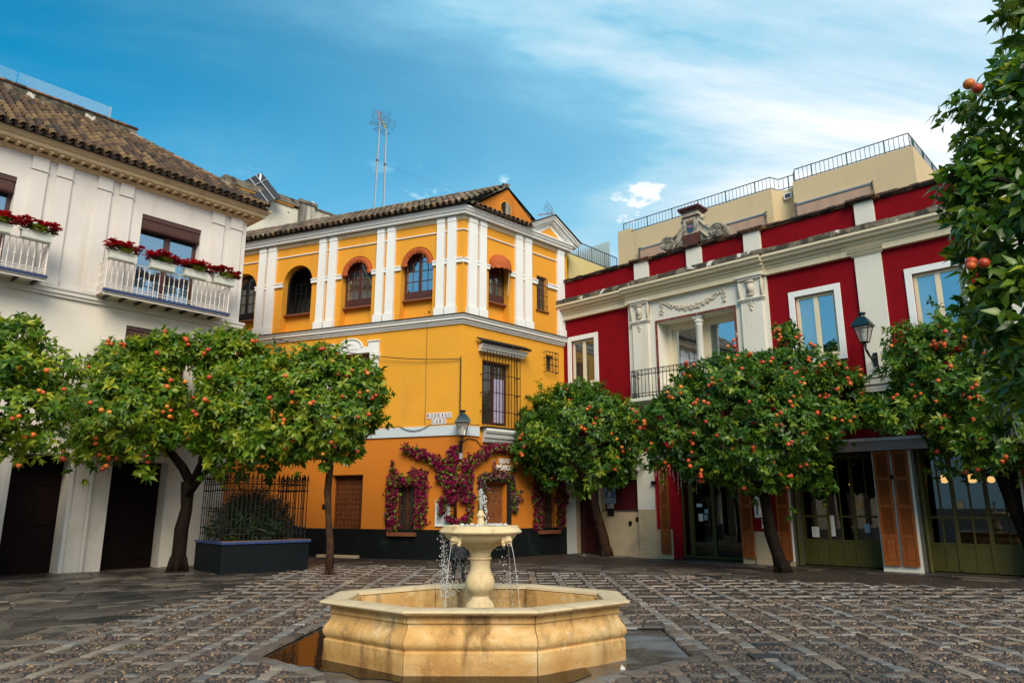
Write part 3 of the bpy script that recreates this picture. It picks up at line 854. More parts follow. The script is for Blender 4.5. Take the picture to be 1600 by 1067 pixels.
# balconies
def balcony(s0, s1):
    root = None
    mb = MB(); mb.fb(s0, s1, 0.0, 0.62, 6.155, 6.21)
    slab = mb.build('balcony', M_whiteiron, wh)
    mb = MB(); mb.fb(s0 - 0.01, s1 + 0.01, 0.55, 0.635, 6.17, 6.235); mb.build('edge_tiles', M_bluetile, slab)
    k = s0 + 0.15
    while k < s1:
        mb = MB(); mb.fb(k, k + 0.05, 0.0, 0.58, 6.10, 6.155); mb.build('joist', M_ironrust, slab); k += 0.36
    mb = MB(); mb.fb(s0, s1, 0.57, 0.585, 6.10, 6.155); mb.build('edge_iron', M_whiteiron, slab)
    mb = MB()
    D = 0.56
    for z, rr in ((6.30, 0.012), (6.36, 0.010), (6.95, 0.016)):
        mb.tube([(s0 + .03, 0, z), (s0 + .03, -D, z), (s1 - .03, -D, z), (s1 - .03, 0, z)], rr, 6)
    for x in (s0 + .03, s1 - .03):
        mb.tube([(x, -D, 6.2), (x, -D, 6.98)], 0.018, 6)
    mb.build('rail', M_whiteiron, slab)
    proto = None
    def bal(x, y):
        nonlocal proto
        if proto is None:
            q = MB()
            q.lathe([(0.010, 6.24), (0.010, 6.38), (0.019, 6.40), (0.010, 6.42), (0.011, 6.58), (0.022, 6.61), (0.011, 6.64), (0.010, 6.80), (0.018, 6.83), (0.010, 6.86), (0.010, 6.95)], 0, 0, 6)
            proto = q.build('baluster', M_whiteiron, slab, smooth=True); proto.location = (x, y, 0)
        else:
            inst(proto, slab, Matrix.Translation((x, y, 0)))
    n = round((s1 - s0 - 0.06) / 0.118)
    for i in range(1, n): bal(s0 + .03 + (s1 - s0 - .06) * i / n, -D)
    for i in range(1, 5):
        bal(s0 + .03, -D * i / 5); bal(s1 - .03, -D * i / 5)
    for x in (s0 + 0.25 * (s1 - s0), s0 + 0.25 * (s1 - s0) + .13, s0 + .75 * (s1 - s0), s0 + .75 * (s1 - s0) + .13):
        q = MB(); q.tube([(x + 0.05 * math.cos(a) * (1 - i / 22), -D - 0.01, 6.27 + 0.05 * math.sin(a) * (1 - i / 22)) for i, a in enumerate([0.5 * i for i in range(16)])], 0.007, 4)
        q.build('scroll', M_whiteiron, slab)
balcony(-3.58, -0.58)
balcony(-7.55, -4.72)
# roof: hipped slope in half-round tiles
E_D, E_Z, T_D, T_Z = 0.55, 9.44, -2.2, 11.46
ANG = math.atan2(T_Z - E_Z, E_D - T_D); SL = math.hypot(T_Z - E_Z, E_D - T_D)
HIP0, HIPRUN = 0.33, 2.75
mb = MB()
mb.quad((-11, -E_D, E_Z - 0.03), (HIP0 - 0.02, -E_D, E_Z - 0.03), (HIP0 - HIPRUN, -T_D, T_Z - 0.03), (-11, -T_D, T_Z - 0.03))
mb.quad((HIP0 - 0.02, -E_D, E_Z - 0.03), (HIP0 - 0.02, 6.9, E_Z - 0.03), (HIP0 - HIPRUN, 4.5, T_Z - 0.03), (HIP0 - HIPRUN, -T_D, T_Z - 0.03))
mb.quad((-11, -T_D, T_Z - 0.03), (HIP0 - HIPRUN, -T_D, T_Z - 0.03), (HIP0 - HIPRUN, 4.5, T_Z - 0.03), (-11, 4.5, T_Z - 0.03))
mb.quad((-11, 6.9, E_Z - 0.03), (HIP0, 6.9, E_Z - 0.03), (HIP0 - HIPRUN, 4.5, T_Z - 0.03), (-11, 4.5, T_Z - 0.03))
mb.quad((-11, -E_D, E_Z - 0.035), (HIP0, -E_D, E_Z - 0.035), (HIP0, 6.9, E_Z - 0.035), (-11, 6.9, E_Z - 0.035))
roof = mb.build('roof', M_tileattr, wh)
r = random.Random(3); PX = 0.193; EXP = 0.31
TP = []
for k in range(3):
    mb = MB(); tile_mesh(mb, 0.40, 0.078 + 0.003 * k, 0.064); TP.append(mb.build('roof_tile', M_tile, roof, smooth=True))
first = [True] * 3; ntile = 0
pans = MB(); farm = MB()
for c in range(57):
    s = HIP0 - 0.10 - c * PX
    lim = SL * min(1.0, (HIP0 - s) / HIPRUN)
    n = int(max(1, (lim + 0.05) / EXP))
    for i in range(n):
        v = i * EXP - 0.03
        M = slope_matrix(s + r.uniform(-.008, .008), -E_D + v * math.cos(ANG), E_Z + 0.035 + v * math.sin(ANG) + 0.012, ANG + 0.03, 0.04, r)
        if ntile < 300 and s > -6.6:
            k = r.randrange(3)
            if first[k]: TP[k].matrix_basis = M; first[k] = False
            else: inst(TP[k], roof, M)
            ntile += 1
        else:
            tile_mesh(farm, 0.40, 0.09, 0.07, M=M, tint=r.random())
        M2 = slope_matrix(s - PX / 2, -E_D + (v - 0.04) * math.cos(ANG), E_Z + 0.055 + (v - 0.04) * math.sin(ANG), ANG + 0.03, 0.03, r) @ Matrix.Rotation(math.pi, 4, 'Y')
        tile_mesh(pans, 0.40, 0.085, 0.07, M=M2, tint=r.random() * 0.12)
# hip tiles
hipv = Vector((-HIPRUN, -T_D + E_D, T_Z - E_Z)); hl = hipv.length
for i in range(int(hl / EXP)):
    p = Vector((HIP0 - 0.03, -E_D, E_Z + 0.06)) + hipv * (i * EXP / hl)
    q = hipv.to_track_quat('Y', 'Z').to_matrix().to_4x4()
    tile_mesh(farm, 0.42, 0.10, 0.08, M=Matrix.Translation(p) @ q, tint=r.random())
pans.build('pan_tiles', M_tileattr, roof, kind='stuff', smooth=True, fix=False)
farm.build('outer_tiles', M_tileattr, roof, kind='stuff', smooth=True, fix=False)
# roof parapet and glass balustrade
mb = MB(); mb.box(-11, -2.36, 2.2, 2.45, 11.40, 11.74); par = mb.build('roof_parapet', M_ledge, wh)
mb = MB(); r = random.Random(8); s = -11.0
while s < -2.36:
    l = 0.27; mb.box(s, min(s + l - 0.012, -2.34), 2.16, 2.49, 11.742, 11.79 + r.uniform(-.008, .012), r.random()); s += l
mb.build('cap_bricks', M_brick, par, kind='stuff')
for k, (a, c) in enumerate(((-5.24, -3.06), (-7.45, -5.27), (-9.66, -7.48))):
    mb = MB(); mb.box(a, c, 2.36, 2.375, 11.81, 12.21); g = mb.build('glass_panel', M_railglass, par)
mb = MB(); mb.box(-3.06, -3.03, 2.35, 2.385, 11.78, 12.22); mb.build('glass_post', M_steel, par)

# flower boxes on the balcony rails
def leaf_rosette(out, c, n, L, wd, tint0, tint1, rnd, up=0.35):
    """n pointed leaves around a point; out = (verts, faces, tints)"""
    V, F, T = out
    a0 = rnd.random() * 6.28
    for k in range(n):
        a = a0 + 6.283 * k / n + rnd.uniform(-.3, .3); e = up + rnd.uniform(-.35, .35)
        d = Vector((math.cos(a) * math.cos(e), math.sin(a) * math.cos(e), math.sin(e)))
        sdir = d.cross(Vector((0, 0, 1)));
        sdir = sdir.normalized() if sdir.length > 0.05 else Vector((1, 0, 0))
        nrm = sdir.cross(d); l = L * rnd.uniform(.7, 1.15); w = wd * rnd.uniform(.8, 1.2)
        b = len(V); c = Vector(c)
        V += [c, c + d * l * .5 + sdir * w + nrm * w * .35, c + d * l - nrm * l * .12, c + d * l * .5 - sdir * w + nrm * w * .35]
        F += [(b, b + 1, b + 2), (b, b + 2, b + 3)]
        t_ = rnd.uniform(tint0, tint1); T += [t_, t_]
def out_mesh(name, out, mat, parent):
    V, F, T = out
    return meshobj(name, np.array([tuple(v) for v in V]), np.array(F), mat, parent, np.array(T))
BOX = [(-3.60, 'leftmost red-flowered box on the balcony beside the corner'), (-2.68, 'red-flowered box in front of the open blind, second along the corner balcony'),
       (-1.87, 'third red-flowered box along the corner balcony'), (-1.13, 'last red-flowered box by the house corner'),
       (-5.33, 'last red-flowered box on the far left balcony'), (-6.08, 'red-flowered box cut by the left edge of the view'), (-6.9, 'red-flowered box on the far left balcony outside the view')]
for i, (s, lab) in enumerate(BOX[:6]):
    p = at_wall('L', s + 0.3, 0.65)
    fb = thing('flower_box', lab, 'flower box', (p.x, p.y, 6.93), wh.rotation_euler.z, 'white flower boxes of red poinsettias on the balconies')
    rnd = random.Random(40 + i)
    mb = MB(); mb.box(-0.28, 0.28, -0.075, 0.075, 0.01, 0.165); mb.box(-0.30, 0.30, -0.095, 0.095, 0.165, 0.19)
    for k in range(3): mb.box(-0.285, 0.285, -0.083, 0.083, 0.03 + k * 0.045, 0.055 + k * 0.045)
    mb.build('trough', M_trough, fb, bevel=0.004)
    ol = ([], [], []); orr = ([], [], [])
    for k in range(46):
        x = rnd.uniform(-.32, .32); leaf_rosette(ol, (x, rnd.uniform(-.12, .12), 0.20 + rnd.random() * .16 * (1 - abs(x))), 5, .10, .022, 0.0, 0.5, rnd, 0.1)
    for k in range(34):
        x = rnd.uniform(-.10, .16); leaf_rosette(ol, (x, rnd.uniform(-.17, -.05), 0.18 + rnd.random() * .12), 6, .085, .012, 0.65, 1.0, rnd, 0.3)
    for k in range(44):
        x = rnd.uniform(-.38, .38); z = 0.32 + rnd.random() * .13 - 0.34 * x * x
        leaf_rosette(orr, (x, rnd.uniform(-.18, .13), z), 9, .115, .034, 0.2, 1.0, rnd, 0.12)
    for k in range(8):
        x = rnd.choice([-1, 1]) * rnd.uniform(.24, .38); leaf_rosette(orr, (x, rnd.uniform(-.15, .10), .22 + rnd.random() * .1), 7, .09, .024, 0.0, 0.8, rnd, 0.1)
    out_mesh('leaves', ol, M_poinleaf, fb)['kind'] = 'stuff'; out_mesh('flowers', orr, M_poin, fb)['kind'] = 'stuff'

# ================================================================ yellow corner house
yh = fac_root('yellow_house', 'ochre corner house with white pilasters, arched windows and a clay tile roof', 'house', 'YL')
REL = math.atan2(0.6997, 0.7145) - math.atan2(-0.3843, 0.9232)
XR = Matrix.Rotation(REL, 4, 'Z')
BIS = REL / 2
TB = math.tan(BIS)                         # mitre at the corner
ARCHES = [(-8.72, -7.62), (-6.50, -5.36), (-4.22, -3.10), (-2.08, -0.99)]
YR_END = 4.56
# --- walls
mb = MB(); wall(mb, -11, 0, 6.45, 9.9, [(l, r_, 6.74, 8.97, 0.27, True) for l, r_ in ARCHES]); mb.build('upper_wall', M_yel, yh)
mb = MB(XR); wall(mb, 0, YR_END, 6.45, 9.9, [(1.0, 1.84, 6.74, 8.86, 0.27, True), (3.08, 3.54, 7.46, 8.60, 0.2)]); mb.build('upper_wall', M_yel, yh)
mb = MB(); wall(mb, -11, 0, 3.3, 6.46, [(-4.38, -3.02, 4.1, 5.84, 0.22)]); mb.build('middle_wall', M_yelmid, yh)
mb = MB(XR); wall(mb, 0, YR_END, 3.3, 6.46, [(0.78, 1.92, 3.66, 5.52, 0.28), (3.48, 3.82, 5.56, 6.06, 0.25)]); mb.build('middle_wall', M_yelmid, yh)
mb = MB(); wall(mb, -11, 0, -0.1, 3.3, [(-4.18, -3.10, 0.02, 2.28, 0.30), (-1.97, -1.38, 0.70, 1.95, 0.2)]); mb.build('lower_wall', M_yellow_low, yh)
mb = MB(XR); wall(mb, 0, YR_END, -0.1, 3.3, [(0.90, 1.75, 0.0, 2.04, 0.25), (3.2, 3.8, 0.70, 1.95, 0.2)]); mb.build('lower_wall', M_yellow_low, yh)
for l, r_ in ARCHES:                       # recessed panel under each arch
    mb = MB(); mb.box(l - 0.01, r_ + 0.01, 0.262, 0.40, 6.70, 7.36); mb.build('window_panel', M_yel, yh)
mb = MB(XR); mb.box(0.99, 1.85, 0.262, 0.4, 6.70, 7.36); mb.build('window_panel', M_yel, yh)
# body behind the facades
pR = XR @ Vector((YR_END, 0, 0)); pB = XR @ Vector((YR_END, 5.5, 0))
mb = MB()
for z0, z1 in ((-0.1, 9.9),):
    P = [(pR.x, pR.y), (pR.x - 2.6, pR.y + 5.5), (-11, 7.0), (-11, 0)]
    for a, c in zip(P, P[1:]): mb.quad((a[0], a[1], z0), (c[0], c[1], z0), (c[0], c[1], z1), (a[0], a[1], z1))
mb.build('rear_wall', M_yel, yh)
mb = MB(); mb.quad((-10.9, 1.3, 6.6), (-0.4, 1.3, 6.6), (-0.4, 1.3, 9.6), (-10.9, 1.3, 9.6)); mb.quad((-10.9, 0.3, 6.68), (-0.4, 0.3, 6.68), (-0.4, 1.3, 6.68), (-10.9, 1.3, 6.68)); mb.quad((-10.9, 0.3, 9.5), (-0.4, 0.3, 9.5), (-0.4, 1.3, 9.5), (-10.9, 1.3, 9.5))
for q in (-10.9, -7.0, -4.8, -2.6, -0.5): mb.quad((q, 0.3, 6.6), (q, 1.3, 6.6), (q, 1.3, 9.5), (q, 0.3, 9.5))
mb.build('room', flat('room_grey', (0.10, 0.095, 0.09), 0.9), yh)
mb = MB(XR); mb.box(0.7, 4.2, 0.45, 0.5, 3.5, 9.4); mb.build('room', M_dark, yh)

def corner_profile(name, prof, s0, s1, mat, bevel=0):
    """moulding along both facades, mitred round the corner"""
    n = len(prof)
    vs = [(s0, -d, z) for d, z in prof] + [(d * TB, -d, z) for d, z in prof]
    e = [XR @ Vector((s1, -d, z)) for d, z in prof]
    vs += [tuple(p) for p in e]
    fs = []
    for a in (0, n):
        fs += [(a + i, a + (i + 1) % n, a + n + (i + 1) % n, a + n + i) for i in range(n)]
    fs += [tuple(range(n)), tuple(range(3 * n - 1, 2 * n - 1, -1))]
    mb = MB(); mb.add(vs, fs)
    return mb.build(name, mat, yh)
corner_profile('dado', [(-0.01, -0.12), (0.035, -0.12), (0.035, 0.76), (0.02, 0.775), (-0.01, 0.775)], -11, YR_END, M_dado)
corner_profile('pale_band', [(-0.01, 3.30), (0.05, 3.30), (0.05, 3.57), (-0.01, 3.58)], -11, 0.66, M_bluetrim)
corner_profile('string_course', [(-0.01, 6.45), (0.05, 6.45), (0.05, 6.49), (0.09, 6.50), (0.10, 6.55), (0.16, 6.57), (0.16, 6.63), (0.20, 6.65), (0.20, 6.685), (-0.01, 6.70)], -11, YR_END, M_trim)
corner_profile('string_course_tiles', [(0.0, 6.688), (0.225, 6.688), (0.225, 6.715), (0.0, 6.735)], -11, YR_END, M_tileattr)
corner_profile('thin_moulding', [(-0.01, 9.285), (0.035, 9.285), (0.045, 9.30), (0.035, 9.32), (-0.01, 9.32)], -11, 4.0, M_trim)
corner_profile('lower_cornice', [(-0.01, 9.615), (0.04, 9.615), (0.05, 9.65), (0.085, 9.66), (0.085, 9.70), (-0.01, 9.70)], -11, YR_END, M_creamd)
corner_profile('cornice', [(-0.01, 9.735), (0.20, 9.735), (0.205, 9.80), (0.24, 9.81), (0.26, 9.86), (0.30, 9.90), (0.30, 9.94), (-0.01, 9.94)], -11, YR_END + 0.05, M_trim)
# --- pilasters
def pil(X, a, c):
    mb = MB(X)
    mb.fb(a, c, 0.0, 0.10, 6.97, 9.56); mb.fb(a - 0.03, c + 0.03, 0.0, 0.145, 6.735, 6.97)
    mb.fb(a - 0.012, c + 0.012, 0.0, 0.115, 9.56, 9.60); mb.fb(a, c, 0.0, 0.105, 9.60, 9.71)
    mb.build('pilaster', M_trim, yh, bevel=0.006)
for a, c in ((-9.72, -9.42), (-9.33, -9.05), (-7.51, -7.22), (-7.13, -6.82), (-5.09, -4.82), (-4.70, -4.42), (-2.92, -2.67), (-2.56, -2.29), (-0.84, -0.59), (-0.49, -0.21)): pil(None, a, c)
for a, c in ((0.15, 0.47), (0.57, 0.84), (2.08, 2.38), (2.48, 2.78), (4.02, 4.33)): pil(XR, a, c)
for X, a, c in ((None, -9.05, -8.72), (None, -7.62, -7.51), (None, -6.82, -6.50), (None, -5.36, -5.09), (None, -4.42, -4.22), (None, -3.10, -2.92), (None, -2.29, -2.08), (None, -0.99, -0.84),
                (None, -7.22, -7.13), (None, -4.82, -4.70), (None, -2.67, -2.56), (None, -0.59, -0.49), (None, -0.21, 0.0),
                (XR, 0.0, 0.15), (XR, 0.47, 0.57), (XR, 0.84, 1.0), (XR, 1.84, 2.08), (XR, 2.38, 2.48), (XR, 2.78, 3.08), (XR, 3.54, 4.02), (XR, 4.33, 4.53)):
    mb = MB(X); mb.fb(a, c, 0.0, 0.065, 8.285, 8.425); mb.fb(a, c, 0.0, 0.085, 8.385, 8.427)
    mb.build('impost', M_trim, yh)
# low base panels between the pilasters
for a, c in ((-6.79, -6.50), (-5.36, -5.12), (-4.39, -4.22), (-3.10, -2.95), (-2.26, -2.08), (-0.99, -0.87)):
    mb = MB(); mb.fb(a, c, 0, 0.03, 6.735, 6.95); mb.build('base_panel', M_yel, yh)
mb = MB(XR); mb.fb(0.87, 1.0, 0, 0.03, 6.735, 6.95); mb.fb(1.84, 2.05, 0, 0.03, 6.735, 6.95); mb.fb(2.81, 3.98, 0, 0.03, 6.735, 6.95); mb.build('base_panel', M_yel, yh)

# --- arched windows
def arch_pts(l, r_, sp, n=16, rr=None):
    c = (l + r_) / 2; R = (r_ - l) / 2 if rr is None else rr
    return [(c + R * math.cos(math.pi * i / n), sp + R * math.sin(math.pi * i / n)) for i in range(n + 1)]
def arched_window(X, l, r_, sill, top, y, fmat, gmat, openleaf=False):
    R = (r_ - l) / 2; sp = top - R; c = (l + r_) / 2; fw = 0.065
    mb = MB(X)
    O = [(r_, sill)] + arch_pts(l, r_, sp) + [(l, sill)]
    I = [(r_ - fw, sill + fw)] + arch_pts(l, r_, sp, rr=R - fw) + [(l + fw, sill + fw)]
    n = len(O)
    vs = [(p[0], y - 0.05, p[1]) for p in O] + [(p[0], y - 0.05, p[1]) for p in I] + [(p[0], y, p[1]) for p in O] + [(p[0], y, p[1]) for p in I]
    fs = []
    for k in range(n):
        k2 = (k + 1) % n
        fs += [(k, k2, n + k2, n + k), (n + k, n + k2, 3 * n + k2, 3 * n + k), (k, 2 * n + k, 2 * n + k2, k2)]
    mb.add(vs, fs)
    if not openleaf:
        mb.box(c - 0.05, c + 0.05, y - 0.058, y - 0.004, sill + 0.065, top - 0.066)
        mb.box(l + fw, c - 0.05, y - 0.045, y - 0.006, sill + fw, sill + 0.27); mb.box(c + 0.05, r_ - fw, y - 0.045, y - 0.006, sill + fw, sill + 0.27)
        for q in (l + fw + 0.05, c + 0.09):
            mb.box(q, q + 0.14, y - 0.055, y - 0.045, sill + 0.10, sill + 0.21); mb.box(q + 0.20, q + 0.32, y - 0.055, y - 0.045, sill + 0.10, sill + 0.21)
        for z in (sill + 0.58, sill + 0.90, sp + 0.14):
            mb.box(l + fw, c - 0.05, y - 0.04, y - 0.01, z - 0.012, z + 0.012); mb.box(c + 0.05, r_ - fw, y - 0.04, y - 0.01, z - 0.012, z + 0.012)
        for q in ((l + fw + c - 0.05) / 2, (c + 0.05 + r_ - fw) / 2):
            mb.box(q - 0.010, q + 0.010, y - 0.041, y - 0.011, sill + 0.27, sp + 0.14)
    f = mb.build('window', fmat, yh)
    if not openleaf:
        for sgn in (-1, 1):
            P = [(c + sgn * (R - fw + .01) * math.cos(t), sp + (R - fw + .01) * math.sin(t)) for t in [math.pi / 2 * k / 8 for k in range(9)]]
            P = [(c + sgn * 0.045, sill + 0.26), (c + sgn * (R - fw + .01), sill + 0.26)] + P
            P[-1] = (c + sgn * 0.045, P[-1][1])
            g = MB(X); g.prism(P, y - 0.03, y - 0.02); g.build('pane', gmat, f)
    else:                                   # one leaf swung inwards into the dark room
        g = MB(X); xx0 = l + 0.09
        for z in (sill + 0.1, sill + 0.45, sill + 0.8, sill + 1.12): g.box(xx0, xx0 + 0.42, y + 0.24, y + 0.27, z - 0.015, z + 0.015)
        for q in (xx0, xx0 + 0.20, xx0 + 0.42): g.box(q - 0.016, q + 0.016, y + 0.24, y + 0.27, sill + 0.08, sill + 1.14)
        g.build('open_leaf', M_iron, f)
    s_ = MB(X); s_.box(l - 0.02, r_ + 0.02, y - 0.16, y + 0.02, sill - 0.045, sill + 0.003); s_.build('sill', M_ironbrown, f)
M_ironbrown = flat('brown_sill_paint', (0.20, 0.065, 0.025), 0.6)
arched_window(None, -8.70, -7.64, 7.38, 8.95, 0.255, M_iron, M_glass)
arched_window(None, -6.48, -5.38, 7.38, 8.95, 0.255, M_iron, M_glass, True)
arched_window(None, -4.20, -3.12, 7.38, 8.95, 0.255, M_brownwood, M_glass)
arched_window(None, -2.06, -1.01, 7.38, 8.95, 0.255, M_brownwood, M_glass)
arched_window(XR, 1.02, 1.82, 7.38, 8.84, 0.255, M_brownwood, M_glass)
def arch_awning(X, l, r_, sp, rnd):        # folded cloth hood lining the top of the arch
    c = (l + r_) / 2; R = (r_ - l) / 2 - 0.01; n = 40
    vs = []; fs = []
    for i in range(n + 1):
        a = math.radians(-6) + math.radians(192) * i / n
        w = 0.03 * math.sin(i * 1.9) + rnd.uniform(-.006, .006); scal = 0.035 * abs(math.sin(i * 0.62))
        for k, (rr, y) in enumerate(((R, 0.22), (R - 0.01, 0.02), (R - 0.05 + w * .5, -0.07), (R - 0.13 + w, -0.05), (R - 0.17 - scal + w * .3, -0.01))):
            vs.append((c + rr * math.cos(a), y, sp + rr * math.sin(a)))
    for i in range(n):
        for k in range(4):
            fs.append((i * 5 + k, i * 5 + k + 1, (i + 1) * 5 + k + 1, (i + 1) * 5 + k))
    mb = MB(X); mb.add(vs, fs); mb.build('window_awning', M_awn, yh, smooth='all')
    mb = MB(X); mb.tube([(c + 0.18, -0.02, sp + 0.25), (r_ - 0.05, 0.12, sp - 0.45)], 0.008, 5); mb.build('awning_rod', M_steel, yh)
arch_awning(None, -4.22, -3.10, 8.41, random.Random(1)); arch_awning(None, -2.08, -0.99, 8.425, random.Random(2))
# quarter-dome awning on the right-hand window
vs = []; fs = []; NA, NB = 24, 10; rnd = random.Random(4)
for i in range(NA + 1):
    a = math.pi * i / NA
    for k in range(NB + 1):
        e = math.radians(88) * (1 - k / NB)
        R = 0.43; rib = 1 + 0.018 * math.cos(i * math.pi / 2)
        # fan of hoops from the wall arch down to the horizontal front hoop
        vs.append((1.42 + R * rib * math.cos(a), 0.05 - 0.42 * math.sin(a) * math.cos(e) * rib, 8.43 + R * math.sin(a) * math.sin(e) * rib))
    wv = 0.02 * math.sin(i * 2.1)
    vs.append((1.42 + R * math.cos(a), 0.05 - 0.42 * math.sin(a) - 0.01, 8.31 + wv + (0.03 if i % 2 else 0)))
m_ = NB + 2
for i in range(NA):
    for k in range(m_ - 1): fs.append((i * m_ + k, i * m_ + k + 1, (i + 1) * m_ + k + 1, (i + 1) * m_ + k))
mb = MB(XR); mb.add(vs, fs); mb.build('window_awning', M_awn, yh, smooth='all')
mb = MB(XR); mb.tube([(1.60, -0.28, 8.36), (1.74, -0.06, 7.62)], 0.012, 5); mb.build('awning_rod', M_creamd, yh)
# small barred window on the right
casement(yh, 3.08, 3.54, 7.46, 8.60, 0.17, M_brownwood, M_glassdim, 2, 3, 0.04, X=XR)
mb = MB(XR)
for z in (7.62, 7.95, 8.28, 8.52): mb.tube([(3.06, -0.05, z), (3.56, -0.05, z)], 0.010, 4)
for k in range(5): mb.tube([(3.09 + k * 0.11, -0.05, 7.48), (3.09 + k * 0.11, -0.05, 8.60)], 0.009, 4)
mb.build('window_grille', M_iron, yh)
mb = MB(XR); mb.fb(3.02, 3.60, 0, 0.06, 7.42, 7.46); mb.build('sill', M_ironbrown, yh)

# --- left first-floor window with a shaped white surround
mb = MB()
S0, S1, IN0, IN1 = -4.66, -2.72, -4.38, -3.02
mb.fb(S0, IN0, 0, 0.09, 4.1, 5.84); mb.fb(IN1, S1, 0, 0.09, 4.1, 5.84)
cpt = [(-3.70 + 0.42 * math.cos(math.pi * k / 12), 6.02 + 0.27 * math.sin(math.pi * k / 12)) for k in range(13)]
P = [(S0, 5.84), (S1, 5.84), (S1, 6.17), (-3.08, 6.17), (-3.08, 6.03), (-3.16, 6.03)] + cpt + [(-4.24, 6.03), (-4.32, 6.03), (-4.32, 6.17), (S0, 6.17)]
mb.prism(P, -0.09, 0.0)
o = mb.build('window_surround', M_trim, yh, bevel=0.012)
mb = MB()
inn = [(-3.70 + 0.27 * math.cos(math.pi * k / 12), 6.0 + 0.19 * math.sin(math.pi * k / 12)) for k in range(13)]
mb.prism([(-3.43, 5.97)] + inn + [(-3.97, 5.97)], -0.105, -0.09)
mb.fb(S0 - 0.03, S1 + 0.03, 0.0, 0.115, 6.171, 6.20) if False else None
mb.fb(S1 - 0.16, S1 + 0.03, 0.0, 0.13, 5.66, 5.84)
for a, c in ((S0, -4.32), (-3.08, S1)): mb.fb(a - 0.02, c + 0.02, 0, 0.125, 6.172, 6.205)
mb.tube([(p[0], -0.10, p[1] + 0.01) for p in cpt], 0.03, 6)
mb.build('surround_moulding', M_trim, o)
casement(yh, IN0, IN1, 4.1, 5.84, 0.20, flat('red_brown_frame', (0.16, 0.022, 0.014), 0.45), M_glassdim, 2, 3, 0.09)
# --- right first-floor window: tiled hood, iron cage, curtain, corbelled sill
mb = MB(XR); n0, n1 = 0.62, 2.30
mb.profile([(0.0, 5.74), (0.16, 5.74), (0.17, 5.79), (0.22, 5.80), (0.26, 5.86), (0.30, 5.88), (0.30, 5.92), (0.0, 5.92)], n0, n1, 0.3, 0.3)
hood = mb.build('window_hood', M_trim, yh)
mb = MB(XR); mb.add([(n0 - 0.14, -0.36, 5.925), (n1 + 0.14, -0.36, 5.925), (n1 - 0.1, 0.0, 6.10), (n0 + 0.1, 0.0, 6.10), (n0 - 0.14, -0.36, 5.945), (n1 + 0.14, -0.36, 5.945), (n1 - 0.1, 0.0, 6.13), (n0 + 0.1, 0.0, 6.13)], [(0, 1, 2, 3), (4, 5, 6, 7), (0, 1, 5, 4), (1, 2, 6, 5), (0, 3, 7, 4)])
r = random.Random(12)
for k in range(17):
    x = n0 - 0.09 + k * (n1 - n0 + 0.18) / 16
    tile_mesh(mb, 0.34, 0.058, 0.045, n=5, M=slope_matrix(x, -0.37, 5.945, 0.46, 0.04, r), tint=None)
mb.build('hood_tiles', M_brickdark if False else M_tileattr, hood, smooth=True)
casement(yh, 0.80, 1.90, 3.68, 5.50, 0.24, M_brownwood, M_glassdim, 2, 4, 0.07, X=XR)
vs = []; fs = []
for k in range(25):
    x = 1.36 + 0.40 * k / 24
    for z in (3.76, 5.05): vs.append((x, 0.16 + 0.018 * math.sin(k * 1.5), z))
for k in range(24): fs.append((2 * k, 2 * k + 2, 2 * k + 3, 2 * k + 1))
mb = MB(XR); mb.add(vs, fs); mb.build('curtain', M_lilac, yh, smooth='all')
gd = 0.28
mb = MB(XR)
for z in (4.02, 4.55, 5.08, 5.62): mb.tube([(0.70, 0, z), (0.70, -gd, z), (2.06, -gd, z), (2.06, 0, z)], 0.012, 4)
gr = mb.build('window_cage', M_ironrust, yh)
mb = MB(XR); mb.tube([(0.72, -gd, 3.60), (0.72, -gd, 5.76)], 0.011, 5); b0 = mb.build('bar', M_ironrust, gr)
ex = (XR @ Vector((1, 0, 0)))
for k in range(1, 12): inst(b0, gr, Matrix.Translation(ex * (k * 1.32 / 11)))
ey = (XR @ Vector((0, 1, 0)))
for q in (0.0, 1.32): inst(b0, gr, Matrix.Translation(ex * q + ey * 0.14))
mb = MB(XR)
mb.profile([(0, 3.14), (0.08, 3.15), (0.12, 3.20), (0.12, 3.24), (0.19, 3.27), (0.22, 3.33), (0.22, 3.37), (0.28, 3.40), (0.32, 3.46), (0.32, 3.53), (0, 3.53)], 0.80, 1.98, 0.35, 0.35)
sl = mb.build('corbelled_sill', M_trim, yh)
mb = MB(XR); mb.fb(0.66, 2.10, 0, 0.34, 3.532, 3.57); mb.build('sill_slab', M_iron, sl)
# small caged window
casement(yh, 3.49, 3.81, 5.57, 6.05, 0.2, M_iron, M_glassdim, 1, 1, 0.03, X=XR)
mb = MB(XR)
for z in (5.50, 5.72, 5.93, 6.13): mb.tube([(3.36, 0, z), (3.36, -0.14, z), (3.90, -0.14, z), (3.90, 0, z)], 0.012, 4)
for k in range(5): mb.tube([(3.36 + 0.135 * k, -0.14, 5.46), (3.36 + 0.135 * k, -0.14, 6.16)], 0.010, 4)
mb.build('window_cage', M_ironrust, yh)

